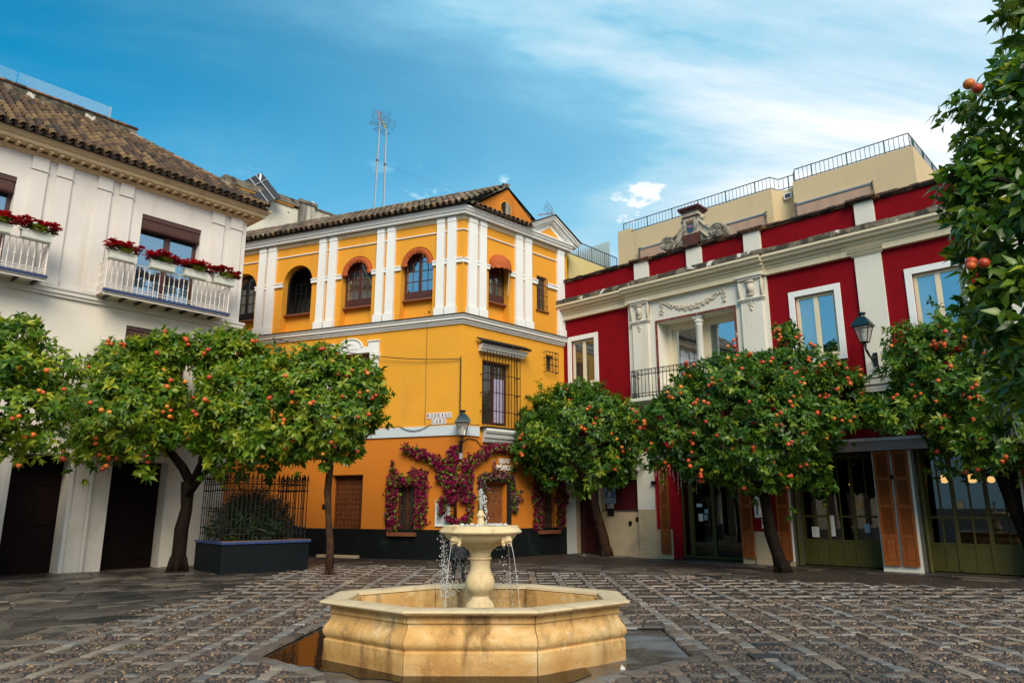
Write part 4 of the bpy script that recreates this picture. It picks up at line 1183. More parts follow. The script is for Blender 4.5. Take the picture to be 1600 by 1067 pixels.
# --- ground floor openings
def studded_door(X, l, r_, b_, t, y, mat, nx, nz):
    mb = MB(X); mb.box(l, r_, y, y + 0.06, b_, t); d = mb.build('door', mat, yh)
    mb = MB(X)
    for i in range(nx):
        for k in range(nz):
            if nx > 5 and (i in (3,) ) and k % 2: continue
            mb.ball((l + (r_ - l) * (i + 0.6) / (nx + .2), y - 0.005, b_ + (t - b_) * (k + 0.5) / nz), 0.020, 6, 4)
    mb.build('studs', M_iron, d, smooth='all', kind='stuff')
    mb = MB(X); w = (r_ - l)
    mb.box(l, l + 0.05, y - 0.03, y, b_, t); mb.box(r_ - 0.05, r_, y - 0.03, y, b_, t); mb.box(l, r_, y - 0.03, y, t - 0.06, t)
    for z in (0.30, 0.55, 0.78): mb.box(l + 0.05, r_ - 0.05, y - 0.012, y, b_ + (t - b_) * z, b_ + (t - b_) * z + 0.018)
    mb.build('door_frame', mat, d)
    return d
studded_door(None, -4.16, -3.12, 0.50, 2.26, 0.22, M_doorwood, 8, 12)
mb = MB(); mb.box(-4.16, -3.12, 0.225, 0.29, 0.02, 0.50); mb.build('door_dark_foot', wood('dado_reflection_wood', (0.025, 0.010, 0.006), (0.06, 0.022, 0.012)), yh)  # door foot coloured darker to imitate the dado's reflection
mb = MB(); mb.fb(-4.42, -3.08, 0.0, 0.22, -0.05, 0.055); mb.build('door_step', M_beige, yh, bevel=0.01)
studded_door(XR, 0.92, 1.73, 0.02, 2.02, 0.18, wood('chestnut_door_wood', (0.14, 0.045, 0.014), (0.32, 0.11, 0.035)), 4, 6)
def garden_window(X, l, r_):
    f = casement(yh, l, r_, 0.70, 1.95, 0.17, M_doorwood, M_glassdim, 2, 2, 0.06, X=X)
    mb = MB(X)
    for k in range(6): mb.tube([(l + 0.02 + (r_ - l - .04) * k / 5, 0.02, 0.7), (l + 0.02 + (r_ - l - .04) * k / 5, 0.02, 1.95)], 0.009, 4)
    for z in (0.95, 1.3, 1.65): mb.tube([(l, 0.02, z), (r_, 0.02, z)], 0.008, 4)
    mb.build('window_bars', M_ironrust, f)
    mb = MB(X); mb.fb(l - 0.18, r_ + 0.10, 0.0, 0.16, 0.60, 0.70); mb.build('window_box', M_ironbrown, f)
garden_window(None, -1.97, -1.38); garden_window(XR, 3.2, 3.8)
mb = MB(XR); mb.fb(4.44, YR_END, 0, 0.05, -0.1, 3.3); mb.build('corner_strip', M_yellow_low, yh)
# faint cracks, a hanging wire and a junction box on the blank corner
mb = MB(); mb.tube([(-1.12, -0.20, 6.84), (-1.11, -0.21, 6.70), (-1.12, -0.02, 6.42), (-1.13, -0.012, 5.2), (-1.11, -0.012, 4.4), (-1.13, -0.012, 3.62)], 0.006, 4)
mb.ball((-1.05, -0.06, 6.88), 0.035, 6, 4); mb.build('drop_wire', M_cable, yh)
mb = MB(); mb.fb(-4.45, -4.36, 0.0, 0.03, 1.32, 1.45); mb.build('door_bell', M_iron, yh)

# --- roof: long slope with its ridge, gable wall, pediment
RB, RZ0, RZ1 = 1.64, 9.97, 11.20          # ridge set back, eave height, ridge height
YA = math.atan2(RZ1 - RZ0, RB + 0.38)
gx = lambda b: b / TB if False else b * math.cos(REL) / math.sin(REL)      # where the gable plane meets depth b
mb = MB()
e0 = 0.38 * TB
mb.add([(-11, -0.38, RZ0 - .02), (e0, -0.38, RZ0 - .02), (gx(RB) + .05, RB, RZ1 - .02), (-11, RB, RZ1 - .02), (-11, 2 * RB + .5, RZ0 - .1), (gx(2 * RB + .5), 2 * RB + .5, RZ0 - .1)], [(0, 1, 2, 3), (3, 2, 5, 4)])
mb.add([(-11, -0.38, RZ0 - .03), (e0, -0.38, RZ0 - .03), (e0, 0.3, RZ0 - .03), (-11, 0.3, RZ0 - .03)], [(0, 1, 2, 3)])
yroof = mb.build('roof', M_tileattr, yh)
mb = MB(); r = random.Random(21); px_ = 0.205; L_ = math.hypot(RB + .38, RZ1 - RZ0); n = 8; ex_ = L_ / n
pan = MB()
for c in range(54):
    for i in range(n):
        v = i * ex_; yb = -0.40 + v * math.cos(YA); smax = e0 + (gx(RB) - e0) * (v / L_)
        s = smax - 0.10 - c * px_
        if s < -10.8: continue
        z = RZ0 + v * math.sin(YA)
        tile_mesh(mb, ex_ * 1.3, 0.088, 0.072, n=5, M=slope_matrix(s + r.uniform(-.01, .01), yb, z + 0.035, YA + 0.03, 0.05, r), tint=r.random())
        M2 = slope_matrix(s - px_ / 2, yb - 0.03, z + 0.06, YA + 0.03, 0.03, r) @ Matrix.Rotation(math.pi, 4, 'Y')
        tile_mesh(pan, ex_ * 1.25, 0.085, 0.07, n=4, M=M2, tint=r.random() * 0.4)
mb.build('roof_tiles', M_tileattr, yroof, kind='stuff', smooth=True, fix=False); pan.build('pan_tiles', M_tileattr, yroof, kind='stuff', smooth=True, fix=False)
mb = MB()
s = gx(RB)
while s > -10.5:
    tile_mesh(mb, 0.40, 0.12, 0.105, n=6, M=Matrix.Translation((s, RB, RZ1 + 0.01 + r.uniform(-.01, .01))) @ Matrix.Rotation(math.pi / 2, 4, 'Z') @ Matrix.Rotation(-0.02, 4, 'X'), tint=r.random()); s -= 0.33
mb.build('ridge_tiles', M_tileattr, yroof, kind='stuff', smooth=True, fix=False)
# gable wall
sA = RB / math.sin(REL)
mb = MB(XR); mb.prism([(0.02, 9.9), (2 * sA - 0.0, 9.9), (sA, RZ1 - 0.06)], 0.0, 0.25); gab = mb.build('gable', plaster('orange_gable_paint', (0.64, 0.215, 0.024), 0.2, 1.5, 0.35, 30, streak=((0.40, 0.12, 0.02), 0.6, 2.5, 0.5)), yh)
mb = MB(XR); mb.lathe([(0.27, -0.001), (0.27, 0.02), (0.24, 0.022), (0.24, -0.001)], 0, 0, 20)
for i, v in enumerate(mb.v): mb.v[i] = (1.70 + v[0] * 0.92, -0.0 - v[2], 10.46 + v[1] * 0.92)
ov = mb.build('oval_vent', M_yel, gab)
mb = MB(XR); mb.prism([(1.70 + 0.225 * math.cos(t * .314), 10.46 + 0.225 * math.sin(t * .314)) for t in range(20)], -0.004, 0.02); mb.build('vent_opening', M_dark, ov)
for k in range(9):
    z = 10.46 - 0.19 + k * 0.0475; w = math.sqrt(max(0.001, 0.215 ** 2 - (z - 10.46) ** 2))
    mb = MB(XR); mb.box(1.70 - w * 0.05, 1.70 + w, -0.018, -0.005, z - 0.012, z + 0.012); mb.build('slat', M_weather, ov)
# rake tiles along the gable and the pent strip over the cornice
mb = MB(XR)
for side in (0, 1):
    for k in range(8):
        t = (k + .2) / 8
        s = 0.05 + (sA - 0.05) * t if side == 0 else 2 * sA - (sA) * t
        z = 9.98 + (RZ1 - 9.95) * t
        q = Vector(((1 if side == 0 else -1) * sA, 0, RZ1 - 9.98)).to_track_quat('Y', 'Z').to_matrix().to_4x4()
        tile_mesh(mb, 0.36, 0.075, 0.062, n=5, M=Matrix.Translation((s, 0.10 if side else 0.04, z + 0.0)) @ q, tint=r.random())
for k in range(13):
    s = e0 * 0.2 + 0.02 + k * 0.193
    tile_mesh(mb, 0.46, 0.088, 0.075, n=6, M=slope_matrix(s, -0.42, 9.975, 0.40, 0.04, r), tint=r.random())
    tile_mesh(mb, 0.46, 0.08, 0.07, n=4, M=slope_matrix(s + 0.096, -0.44, 9.99, 0.40, 0.04, r) @ Matrix.Rotation(math.pi, 4, 'Y'), tint=r.random() * .4)
mb.build('rake_tiles', M_tileattr, gab, kind='stuff', smooth=True, fix=False)
# pediment
mb = MB(XR); p0, p1, pa, ph = 2.46, 4.72, 3.60, 10.58
mb.prism([(p0, 9.945), (p1, 9.945), (pa, ph)], -0.12, 0.3); ped = mb.build('pediment', M_trim, yh)
mb = MB(XR); mb.prism([(3.12, 10.03), (4.06, 10.03), (3.60, 10.33)], -0.13, -0.119); mb.build('pediment_field', M_yel, ped)
for a, c in (((p0 - .12, 9.97), (pa, ph + .05)), ((p1 + .14, 9.97), (pa, ph + .05))):
    mb = MB(XR)
    d = Vector((c[0] - a[0], c[1] - a[1])); nrm = Vector((-d.y, d.x)).normalized() * (1 if d.x > 0 else -1)
    for w0, w1, dep in ((0.0, 0.05, 0.36), (-0.06, 0.0, 0.32), (-0.13, -0.06, 0.24)):
        P = [(a[0] + nrm.x * w0, a[1] + nrm.y * w0), (c[0], c[1] + w0 * 1.15), (c[0], c[1] + w1 * 1.15), (a[0] + nrm.x * w1, a[1] + nrm.y * w1)]
        mb.prism(P, -dep, 0.25)
    mb.build('raking_cornice', M_trim, ped)
    mb = MB(XR); P = [(a[0] - d.normalized().x * .05, a[1] + 0.05), (c[0], c[1] + 0.062), (c[0], c[1] + 0.10), (a[0] - d.normalized().x * .05, a[1] + 0.085)]
    mb.prism(P, -0.40, 0.3); mb.build('raking_tiles', M_tile, ped)

# ================================================================ crimson house
rh = fac_root('red_house', 'crimson house with white pilasters, a carved portal bay and shuttered green shopfronts', 'house', 'R')
RE = 15.0
PB0, PB1 = 2.62, 6.95                     # projecting portal bay
mb = MB(); wall(mb, 0, PB0, 2.9, 7.4, [(0.36, 1.27, 5.15, 6.56, 0.14)]); mb.build('upper_wall', M_red, rh)
mb = MB(); wall(mb, PB1, RE, 2.9, 7.4, [(7.62, 8.60, 4.98, 6.56, 0.14), (10.33, 11.30, 4.98, 6.56, 0.14), (13.0, 14.0, 4.98, 6.56, 0.14)])
mb.build('upper_wall', M_red, rh)
mb = MB(); wall(mb, PB0, PB1, 4.30, 7.4, [(3.62, 6.0, 4.38, 6.60, 0.55)], 0.08)
mb.quad((PB0, 0, 4.3), (PB0, -0.08, 4.3), (PB0, -0.08, 7.4), (PB0, 0, 7.4)); mb.quad((PB1, 0, 4.3), (PB1, -0.08, 4.3), (PB1, -0.08, 7.4), (PB1, 0, 7.4))
mb.build('portal_wall', M_cream, rh)
mb = MB(); wall(mb, PB0, PB1, 2.9, 4.30, []); mb.build('balcony_wall', M_redlow, rh)
# ground floor walls: piers between the openings
mb = MB(); wall(mb, 0, 2.72, -0.1, 2.9, [(0.42, 1.28, -0.1, 2.06, 0.22), (1.50, 2.70, 1.28, 2.9, 0.02)]); mb.build('lower_wall', M_beige, rh)
mb = MB(); mb.quad((1.5, 0.015, 1.28), (2.7, 0.015, 1.28), (2.7, 0.015, 2.9), (1.5, 0.015, 2.9)); mb.build('red_panel', M_reddark, rh)
mb = MB(); mb.fb(1.40, 2.72, 0, 0.02, 1.255, 1.285); mb.build('dado_rail', M_ledge, rh)
mb = MB(); mb.fb(0.0, 0.40, 0, 0.03, -0.1, 2.9); mb.fb(0.36, 0.42, 0.0, 0.045, -0.1, 2.12); mb.fb(1.28, 1.36, 0, 0.03, -0.1, 2.12); mb.fb(0.42, 1.28, 0, 0.03, 2.06, 2.14)
mb.build('door_surround', M_cream, rh, bevel=0.006)
mb = MB(); mb.box(0.42, 1.28, 0.19, 0.25, 0.02, 2.06); d = mb.build('door', wood('dark_red_door', (0.035, 0.006, 0.006), (0.075, 0.012, 0.012), 0.35), rh)
mb = MB()
for z0, z1 in ((0.10, 0.62), (0.72, 1.95)): mb.box(0.52, 1.18, 0.175, 0.19, z0, z1)
mb.build('door_panel', flat('door_panel_red', (0.055, 0.010, 0.010), 0.25), d)
mb = MB(); mb.fb(0.40, 1.30, 0.0, 0.16, -0.05, 0.02); mb.build('door_step', M_ledge, rh)
mb = MB(); mb.fb(2.72, 3.28, 0, 0.09, -0.05, 2.9); pr = mb.build('pier', M_beige, rh, bevel=0.008)
mb = MB(); mb.fb(2.72, 3.28, 0.0, 0.095, 1.3, 2.9); mb.build('pier_paint', M_cream, pr)
mb = MB(); mb.fb(2.55, 3.34, 0, 0.17, -0.08, 0.10); mb.fb(2.60, 3.32, 0, 0.13, 0.10, 0.16); mb.build('plinth', M_beige, pr, bevel=0.012)
mb = MB(); mb.fb(3.28, 3.42, 0, 0.03, 0.78, 2.9); mb.build('red_strip', M_redlow, rh)
mb = MB(); mb.fb(3.28, 3.76, -0.05, 0.02, -0.08, 0.78); mb.build('pier_foot', M_beige, rh)
mb = MB(); mb.box(3.42, 3.76, -0.02, 0.05, 0.78, 2.9); mb.build('red_strip', M_redlow, rh)
mb = MB(); mb.quad((3.761, -0.02, -0.08), (3.761, 0.62, -0.08), (3.761, 0.62, 2.9), (3.761, -0.02, 2.9)); mb.build('porch_side', M_redlow, rh)
def pier(a, c, redband):
    mb = MB(); mb.box(a, c, -0.02, 0.55, -0.08, 2.9 if not redband else 0.78); p = mb.build('pier', M_cream if not redband else M_beige, rh, bevel=0.006)
    if redband:
        mb = MB(); mb.box(a, c, -0.02, 0.55, 0.78, 2.9); mb.build('red_band', M_red, p)
        for q in (a, c - 0.06):
            mb = MB(); mb.box(q, q + 0.06, -0.03, 0.5, 0.10, 2.9); mb.build('pier_edge', M_trim, p)
    return p
p2 = pier(5.75, 7.08, True)
mb = MB(); mb.fb(6.12, 6.70, 0.02, 0.075, -0.05, 0.16); mb.fb(6.14, 6.68, 0.02, 0.06, 0.16, 0.20); mb.build('plinth', M_beige, p2, bevel=0.012)
p3 = pier(9.03, 9.84, False); p4 = pier(11.76, 12.5, False); p5 = pier(14.2, 15.0, False)
# shutters
def shutter(l, r_, b_, t, lean=0.0):
    mb = MB(); y0, y1 = -0.095, -0.055
    st = 0.055
    mb.box(l, l + st, y0, y1, b_, t); mb.box(r_ - st, r_, y0, y1, b_, t)
    zs = [b_, b_ + 0.62, b_ + 1.26, b_ + 1.86, t]
    for i, z in enumerate(zs):
        z0 = z if i < 4 else z - 0.07
        z0 = z0 if i == 0 else z0 - 0.035 if i < 4 else z0
        mb.box(l + st, r_ - st, y0 + 0.003, y1, z0, z0 + 0.075)
    mb.box(l + st, r_ - st, y0 + 0.014, y1, b_ + 0.07, b_ + 0.59); mb.box(l + st + .035, r_ - st - .035, y0 + 0.002, y1, b_ + 0.13, b_ + 0.53)
    sh = mb.build('shutter', M_shut, rh, bevel=0.004)
    mb = MB()
    for i in range(1, 4):
        z = zs[i] + 0.05; e = zs[i + 1] - (0.04 if i < 3 else 0.075)
        while z < e:
            mb.add([(l + st, y0 + 0.008, z), (r_ - st, y0 + 0.008, z), (r_ - st, y1, z + 0.026), (l + st, y1, z + 0.026), (l + st, y0 + 0.008, z - 0.007), (r_ - st, y0 + 0.008, z - 0.007)], [(0, 1, 2, 3), (0, 4, 5, 1)]); z += 0.030
    mb.build('louvres', M_shut, sh, kind='stuff')
    mb = MB(); mb.box(l + st, r_ - st, y1 - 0.006, y1 - 0.002, b_ + .6, t); mb.build('shutter_back', M_brownwood, sh)
    return sh
for l, r_ in ((3.42, 3.72), (5.78, 6.10), (6.73, 7.05), (9.08, 9.41), (9.46, 9.79), (11.82, 12.15), (12.2, 12.5)):
    shutter(l, r_, 0.13, 2.60)
mb = MB(); mb.box(9.405, 9.465, -0.12, -0.09, 1.98, 2.08); mb.ball((9.435, -0.13, 2.03), 0.035, 8, 5); mb.build('shutter_latch', M_iron, rh)
# band over the shops: grey awning housing with a pale top
mb = MB(); mb.fb(3.30, RE, 0, 0.16, 2.62, 2.84); lb = mb.build('awning_box', M_greymetal, rh, bevel=0.006)
mb = MB(); mb.fb(3.28, RE, 0, 0.20, 2.84, 2.905); mb.build('awning_box_top', M_bluetrim, lb)
mb = MB(); wall(mb, 7.1, RE, 2.905, 3.62, [], 0.03); mb.build('shop_fascia', M_redlow, rh)
mb = MB(); mb.fb(7.10, 12.0, 0.03, 0.20, 3.62, 3.66); lg = mb.build('shop_ledge', M_iron, rh)
mb = MB(); mb.fb(9.08, 9.82, 0, 0.10, 3.95, 4.33)
for z, d in ((3.95, .16), (4.03, .12), (4.13, .15), (4.20, .11), (4.29, .14)): mb.fb(9.06 - d * .2, 9.84 + d * .2, 0, d, z, z + 0.03)
mb.build('pilaster_pedestal', M_cream, rh)
# porch interiors: dark rooms
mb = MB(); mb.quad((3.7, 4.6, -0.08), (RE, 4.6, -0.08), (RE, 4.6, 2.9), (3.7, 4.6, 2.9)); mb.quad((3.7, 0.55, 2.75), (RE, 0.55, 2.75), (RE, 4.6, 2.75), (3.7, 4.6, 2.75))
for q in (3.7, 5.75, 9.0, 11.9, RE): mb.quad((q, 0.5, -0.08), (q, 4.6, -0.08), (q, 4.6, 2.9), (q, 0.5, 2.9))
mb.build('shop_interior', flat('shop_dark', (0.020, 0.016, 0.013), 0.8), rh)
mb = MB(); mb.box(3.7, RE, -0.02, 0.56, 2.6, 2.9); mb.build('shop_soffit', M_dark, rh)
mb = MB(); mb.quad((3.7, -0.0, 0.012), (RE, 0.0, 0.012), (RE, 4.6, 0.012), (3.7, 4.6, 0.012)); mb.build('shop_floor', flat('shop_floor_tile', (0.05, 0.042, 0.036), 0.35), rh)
# glazed shop doors
YD = 0.50
def glazed_doors(s0, s1, stiles, solid, rails, t=2.62, subs=2):
    f = None
    mb = MB(); mb.box(s0, s1, YD - 0.02, YD + 0.06, t - 0.12, t)
    for a, w in stiles: mb.box(a, a + w, YD - 0.02, YD + 0.06, 0.06, t - 0.12)
    mb.box(s0, s1, YD, YD + 0.05, 0.03, 0.09)
    f = mb.build('glazed_door', M_olive, rh, bevel=0.004)
    for (a, w), (b_, w2) in zip(stiles, stiles[1:]):
        l, r_ = a + w, b_
        if r_ - l < 0.05: continue
        mb = MB()
        if solid:
            mb.box(l, r_, YD, YD + 0.04, 0.09, 0.60)
            for q in range(1, subs):
                x = l + (r_ - l) * q / subs
                mb.box(x - 0.012, x + 0.012, YD - 0.012, YD + 0.045, 0.09, 0.60)
            mb.box(l, r_, YD - 0.01, YD + 0.045, 0.57, 0.625)
        for z in rails: mb.box(l, r_, YD - 0.005, YD + 0.04, z - 0.025, z + 0.025)
        if subs > 1:
            for q in range(1, subs):
                x = l + (r_ - l) * q / subs
                mb.box(x - 0.018, x + 0.018, YD - 0.008, YD + 0.035, 0.62 if solid else .09, t - 0.12)
        if mb.v: mb.build('door_leaf', M_olive, f)
        zz_ = [0.62 if solid else 0.09] + list(rails) + [t - 0.12]
        for q in range(subs):
            x0 = l + (r_ - l) * q / subs; x1 = l + (r_ - l) * (q + 1) / subs
            for z0, z1 in zip(zz_, zz_[1:]):
                g = MB(); g.box(x0 + 0.004, x1 - 0.004, YD + 0.012, YD + 0.02, z0 + 0.01, z1 - 0.01); g.build('pane', M_doorglass, f)
    return f
gd1 = glazed_doors(3.78, 5.75, [(3.78, 0.06), (4.00, 0.14), (4.68, 0.10), (5.47, 0.10), (5.70, 0.05)], False, [], 2.2, 1)
mb = MB(); mb.tube([(4.62, YD - 0.06, 0.85), (4.62, YD - 0.06, 1.5)], 0.016, 6); mb.build('door_handle', M_olive, gd1, smooth=True)
mb = MB(); mb.box(3.78, 5.75, YD - 0.02, YD + 0.06, 2.2, 2.62); mb.build('transom', M_olive, gd1)
glazed_doors(7.10, 9.03, [(7.10, 0.08), (7.72, 0.07), (8.32, 0.07), (8.95, 0.08)], True, [1.16])
glazed_doors(9.86, 11.76, [(9.86, 0.10), (10.40, 0.08), (11.02, 0.08), (11.66, 0.10)], True, [1.16])
glazed_doors(12.5, 14.2, [(12.5, 0.10), (13.2, 0.08), (14.1, 0.10)], True, [1.16])
for q in (7.16, 9.95):
    mb = MB(); mb.tube([(q, 0.10, 0.02), (q, 0.10, 2.6)], 0.042, 8); mb.build('downpipe', M_olive, rh, smooth=True)
M_jamb = flat('grey_olive_paint', (0.10, 0.095, 0.07), 0.5)
for a, c in ((9.84, 9.90), (7.08, 7.11)):
    mb = MB(); mb.box(a, c, -0.02, 0.5, 0.02, 2.6); mb.build('porch_jamb', M_jamb, rh)

# upper windows
def sash(l, r_, b_, t, glass, curtain=False):
    f = casement(rh, l, r_, b_, t, 0.12, M_creamd, glass, 2, 1, 0.075, thick=0.06, mull=0.10)
    mb = MB(); o_ = 0.15
    mb.fb(l - o_, l, 0, 0.035, b_ - o_, t + o_); mb.fb(r_, r_ + o_, 0, 0.035, b_ - o_, t + o_); mb.fb(l, r_, 0, 0.035, t, t + o_); mb.fb(l, r_, 0, 0.035, b_ - o_, b_)
    mb.build('window_surround', M_trim, f, bevel=0.006)
    mb = MB(); mb.fb(l, r_, -0.08, 0.055, b_ - 0.03, b_ + 0.02); mb.build('sill', M_creamd, f)
    if curtain:
        vs = []; fs = []
        w = (r_ - l) / 2 - 0.10
        for k in range(21):
            x = l + 0.09 + w * k / 20
            for z in (b_ + 0.08, t - 0.08): vs.append((x, 0.098 + 0.004 * math.sin(k * 1.7), z))
        for k in range(20): fs.append((2 * k, 2 * k + 2, 2 * k + 3, 2 * k + 1))
        mb = MB(); mb.add(vs, fs); mb.build('curtain', M_curtain, f, smooth='all')
M_sashglass = glassclear('upper_window_glass', (0.62, 0.72, 0.78), 0.40, 0.012, (0.75, 0.92, 1.0))
sash(0.36, 1.27, 5.15, 6.56, M_glassdim)
sash(7.62, 8.60, 4.98, 6.56, M_sashglass, True); sash(10.33, 11.30, 4.98, 6.56, M_sashglass, True); sash(13.0, 14.0, 4.98, 6.56, M_sashglass, False)
mb = MB(); mb.quad((7.0, 0.40, 4.6), (RE, 0.40, 4.6), (RE, 0.40, 7), (7.0, 0.40, 7)); mb.build('room', flat('room_blue_grey', (0.03, 0.05, 0.06), 0.9), rh)
# portal
mb = MB(); y = 0.52
g1 = casement(rh, 3.80, 5.90, 4.40, 6.48, y, M_creamd, M_glassteal, 2, 1, 0.09, mull=0.26, name='portal_window')
mb = MB(); mb.box(3.62, 6.0, 0.40, 0.53, 6.45, 6.60); mb.box(3.62, 3.80, 0.40, 0.53, 4.38, 6.45); mb.box(5.90, 6.0, 0.40, 0.53, 4.38, 6.45); mb.build('portal_frame', M_creamd, rh)
mb = MB()
mb.box(4.74, 5.02, -0.06, 0.16, 6.52, 6.60); mb.lathe([(0.12, 6.40), (0.13, 6.46), (0.115, 6.50), (0.135, 6.52)], 4.88, 0.05, 20)
mb.lathe([(0.13, 4.38), (0.13, 4.46), (0.115, 4.50), (0.105, 4.55), (0.098, 6.30), (0.112, 6.32), (0.112, 6.35), (0.100, 6.37), (0.12, 6.42)], 4.88, 0.05, 20)
for k in range(6):
    a = k * math.pi / 3; mb.ball((4.88 + 0.11 * math.cos(a), 0.05 + 0.11 * math.sin(a), 6.44), 0.03, 6, 4)
mb.build('column', plaster('column_marble', (0.66, 0.64, 0.58), 0.12, 3, 0.2, 40), rh, smooth=35)
mb = MB(); mb.fb(3.555, 3.62, 0.08, 0.10, 4.38, 6.66); mb.fb(6.0, 6.065, 0.08, 0.10, 4.38, 6.66); mb.fb(3.62, 6.0, 0.08, 0.10, 6.60, 6.66)
mb.build('portal_edging', tinted('broken_red_tile', [(0, (0.10, 0.02, 0.015)), (0.5, (0.32, 0.06, 0.04)), (1, (0.55, 0.35, 0.28))], 0.5, 0.4, 30, 'obj', 0.8, 14, spots=((0.6, 0.5, 0.42), 0.8, 9, 0.56)), rh)
def carved_pilaster(a, c, b_):
    w = c - a
    mb = MB(); mb.fb(a, c, 0.08, 0.155, b_, 7.28)
    p = mb.build('pilaster', M_cream, rh, bevel=0.006)
    mb = MB()
    mb.fb(a - 0.06, c + 0.06, 0.08, 0.26, 7.30, 7.36); mb.fb(a - 0.03, c + 0.03, 0.08, 0.22, 7.24, 7.30)
    mb.build('pilaster_capital', M_cream, p, bevel=0.006); mb = MB()
    mb.fb(a - 0.07, c + 0.07, 0.08, 0.22, 6.70, 6.735); mb.fb(a - 0.04, c + 0.04, 0.08, 0.19, 6.66, 6.70)
    mb.build('console_base', M_cream, p, bevel=0.006)
    mb = MB()                                # scrolled console flanks
    for sgn, x in ((-1, a), (1, c)):
        P = [(x + sgn * (0.015 + 0.05 * math.sin(t * 3.0) ** 2 + 0.02 * math.cos(t * 7)), 6.74 + 0.5 * t) for t in [i / 14 for i in range(15)]]
        P = [(x - sgn * 0.02, 6.74)] + P + [(x - sgn * 0.02, 7.24)]
        mb.prism(P, -0.185, -0.08)
    cx = (a + c) / 2
    mb.fb(cx - 0.09, cx + 0.09, 0.155, 0.20, 6.82, 7.20); mb.fb(cx - 0.07, cx + 0.07, 0.20, 0.215, 6.86, 7.14)
    mb.tube([(cx - 0.11, -0.21, 7.18), (cx + 0.11, -0.21, 7.18)], 0.035, 8); mb.tube([(cx - 0.09, -0.20, 6.83), (cx + 0.09, -0.20, 6.83)], 0.028, 8)
    r = random.Random(int(a * 10))
    for k in range(22):                      # flower drop under the capital
        z = 6.65 - 0.24 * (k / 22); q = 0.10 * (1 - k / 24)
        mb.ball((cx + r.uniform(-q, q), -0.16, z), r.uniform(.018, .03), 6, 4)
    mb.build('carving', M_creamcarv, p, smooth='all', kind='stuff')
M_creamcarv = plaster('carved_stucco', (0.64, 0.56, 0.44), 0.15, 6, 0.3, 40)
carved_pilaster(2.80, 3.34, 4.3); carved_pilaster(6.24, 6.84, 4.3)
# garland of leaves and ribbons over the portal
mb = MB(); r = random.Random(31)
for i in range(95):
    t = i / 94; x = 3.82 + 1.92 * t; z = 6.86 + 0.33 * (2 * t - 1) ** 2
    th = 0.035 + 0.04 * math.sin(math.pi * t)
    for k in range(2):
        mb.ball((x + r.uniform(-.03, .03), -0.10, z + r.uniform(-th, th)), r.uniform(.018, .036), 6, 4, (1, .8, 1))
for cx in (3.80, 5.76):
    for k in range(26):
        mb.ball((cx + r.uniform(-.05, .05), -0.10, 7.22 - 0.42 * (k / 26)), r.uniform(.016, .03), 6, 4)
mb.build('garland', M_creamcarv, rh, smooth='all', kind='stuff')
# plain pilaster
mb = MB(); mb.fb(9.15, 9.75, 0, 0.06, 4.33, 7.27); p = mb.build('pilaster', M_cream, rh, bevel=0.006)
mb = MB(); mb.profile([(0, 7.24), (0.08, 7.24), (0.10, 7.28), (0.15, 7.33), (0.20, 7.40), (0, 7.40)], 9.13, 9.77, 0.4, 0.4); mb.build('pilaster_capital', M_creamd, p)
mb = MB(); mb.fb(12.0, 12.6, 0, 0.06, 4.33, 7.27); mb.build('pilaster', M_cream, rh, bevel=0.006)
# cornice with a break over the portal, dirty ledge, parapet
CP = [(-0.01, 7.39), (0.09, 7.39), (0.10, 7.43), (0.13, 7.46), (0.13, 7.50), (0.20, 7.53), (0.20, 7.60), (0.30, 7.61), (0.32, 7.66), (0.38, 7.70), (0.38, 7.76), (-0.01, 7.78)]
for a, c, off in ((-0.12, PB0 - 0.0, 0), (PB0 - 0.02, PB1 + 0.02, 0.10), (PB1, RE, 0)):
    mb = MB(); mb.profile([(d + off if d > 0 else d, z) for d, z in CP], a, c, 0.0, 0.0); mb.build('cornice', M_creamd, rh)
mb = MB()
for a, c, off in ((-0.12, PB0, 0), (PB0 - 0.02, PB1 + 0.02, 0.10), (PB1, RE, 0)):
    mb.fb(a, c, 0, 0.12 + off, 7.285, 7.388)
mb.build('cornice_fillet', M_creamd, rh)
r = random.Random(77); s = -0.12; lk = 0
while s < RE:
    w = r.uniform(0.30, 0.42); off = 0.10 if PB0 < s < PB1 else 0.0
    mb = MB(); e = min(s + w, RE); h = r.uniform(-.012, .012)
    mb.add([(s + .004, -(0.37 + off + h), 7.782), (e - .004, -(0.37 + off + h), 7.782), (e - .004, 0.05, 7.782), (s + .004, 0.05, 7.782), (s + .004, -(0.32 + off), 7.93 + h), (e - .004, -(0.32 + off), 7.93 + h), (e - .004, 0.05, 8.03), (s + .004, 0.05, 8.03)],
           [(0, 1, 5, 4), (4, 5, 6, 7), (1, 2, 6, 5), (0, 4, 7, 3), (0, 3, 2, 1)])
    mb.build('ledge_stone', M_ledge, rh); s += w
mb = MB(); mb.box(0, RE, 0.0, 0.30, 7.4, 8.56); mb.build('parapet', M_red, rh)
for a, c in ((2.89, 3.38), (4.67, 5.14), (6.41, 6.88), (9.28, 9.72), (12.2, 12.65)):
    mb = MB(); mb.fb(a, c, 0, 0.09, 7.98, 8.575); mb.build('parapet_post', M_cream, rh, bevel=0.006)
mb = MB(); r = random.Random(5); s = 0.02
POSTS = ((2.85, 3.42), (4.63, 5.18), (6.37, 6.92), (9.24, 9.76), (12.2, 12.65))
while s < RE:
    w = 0.235; off = 0.10 if any(a - .1 < s < c for a, c in POSTS) else 0.0
    mb.box(s + .006, s + w - .006, -0.05 - off + r.uniform(-.012, .012), 0.34, 8.578, 8.612 + r.uniform(-.006, .008), r.random())
    mb.box(s - .06, s + w - .074, -0.10 - off + r.uniform(-.018, .018), 0.36, 8.618, 8.665 + r.uniform(-.012, .014), r.random() * 0.55); s += w
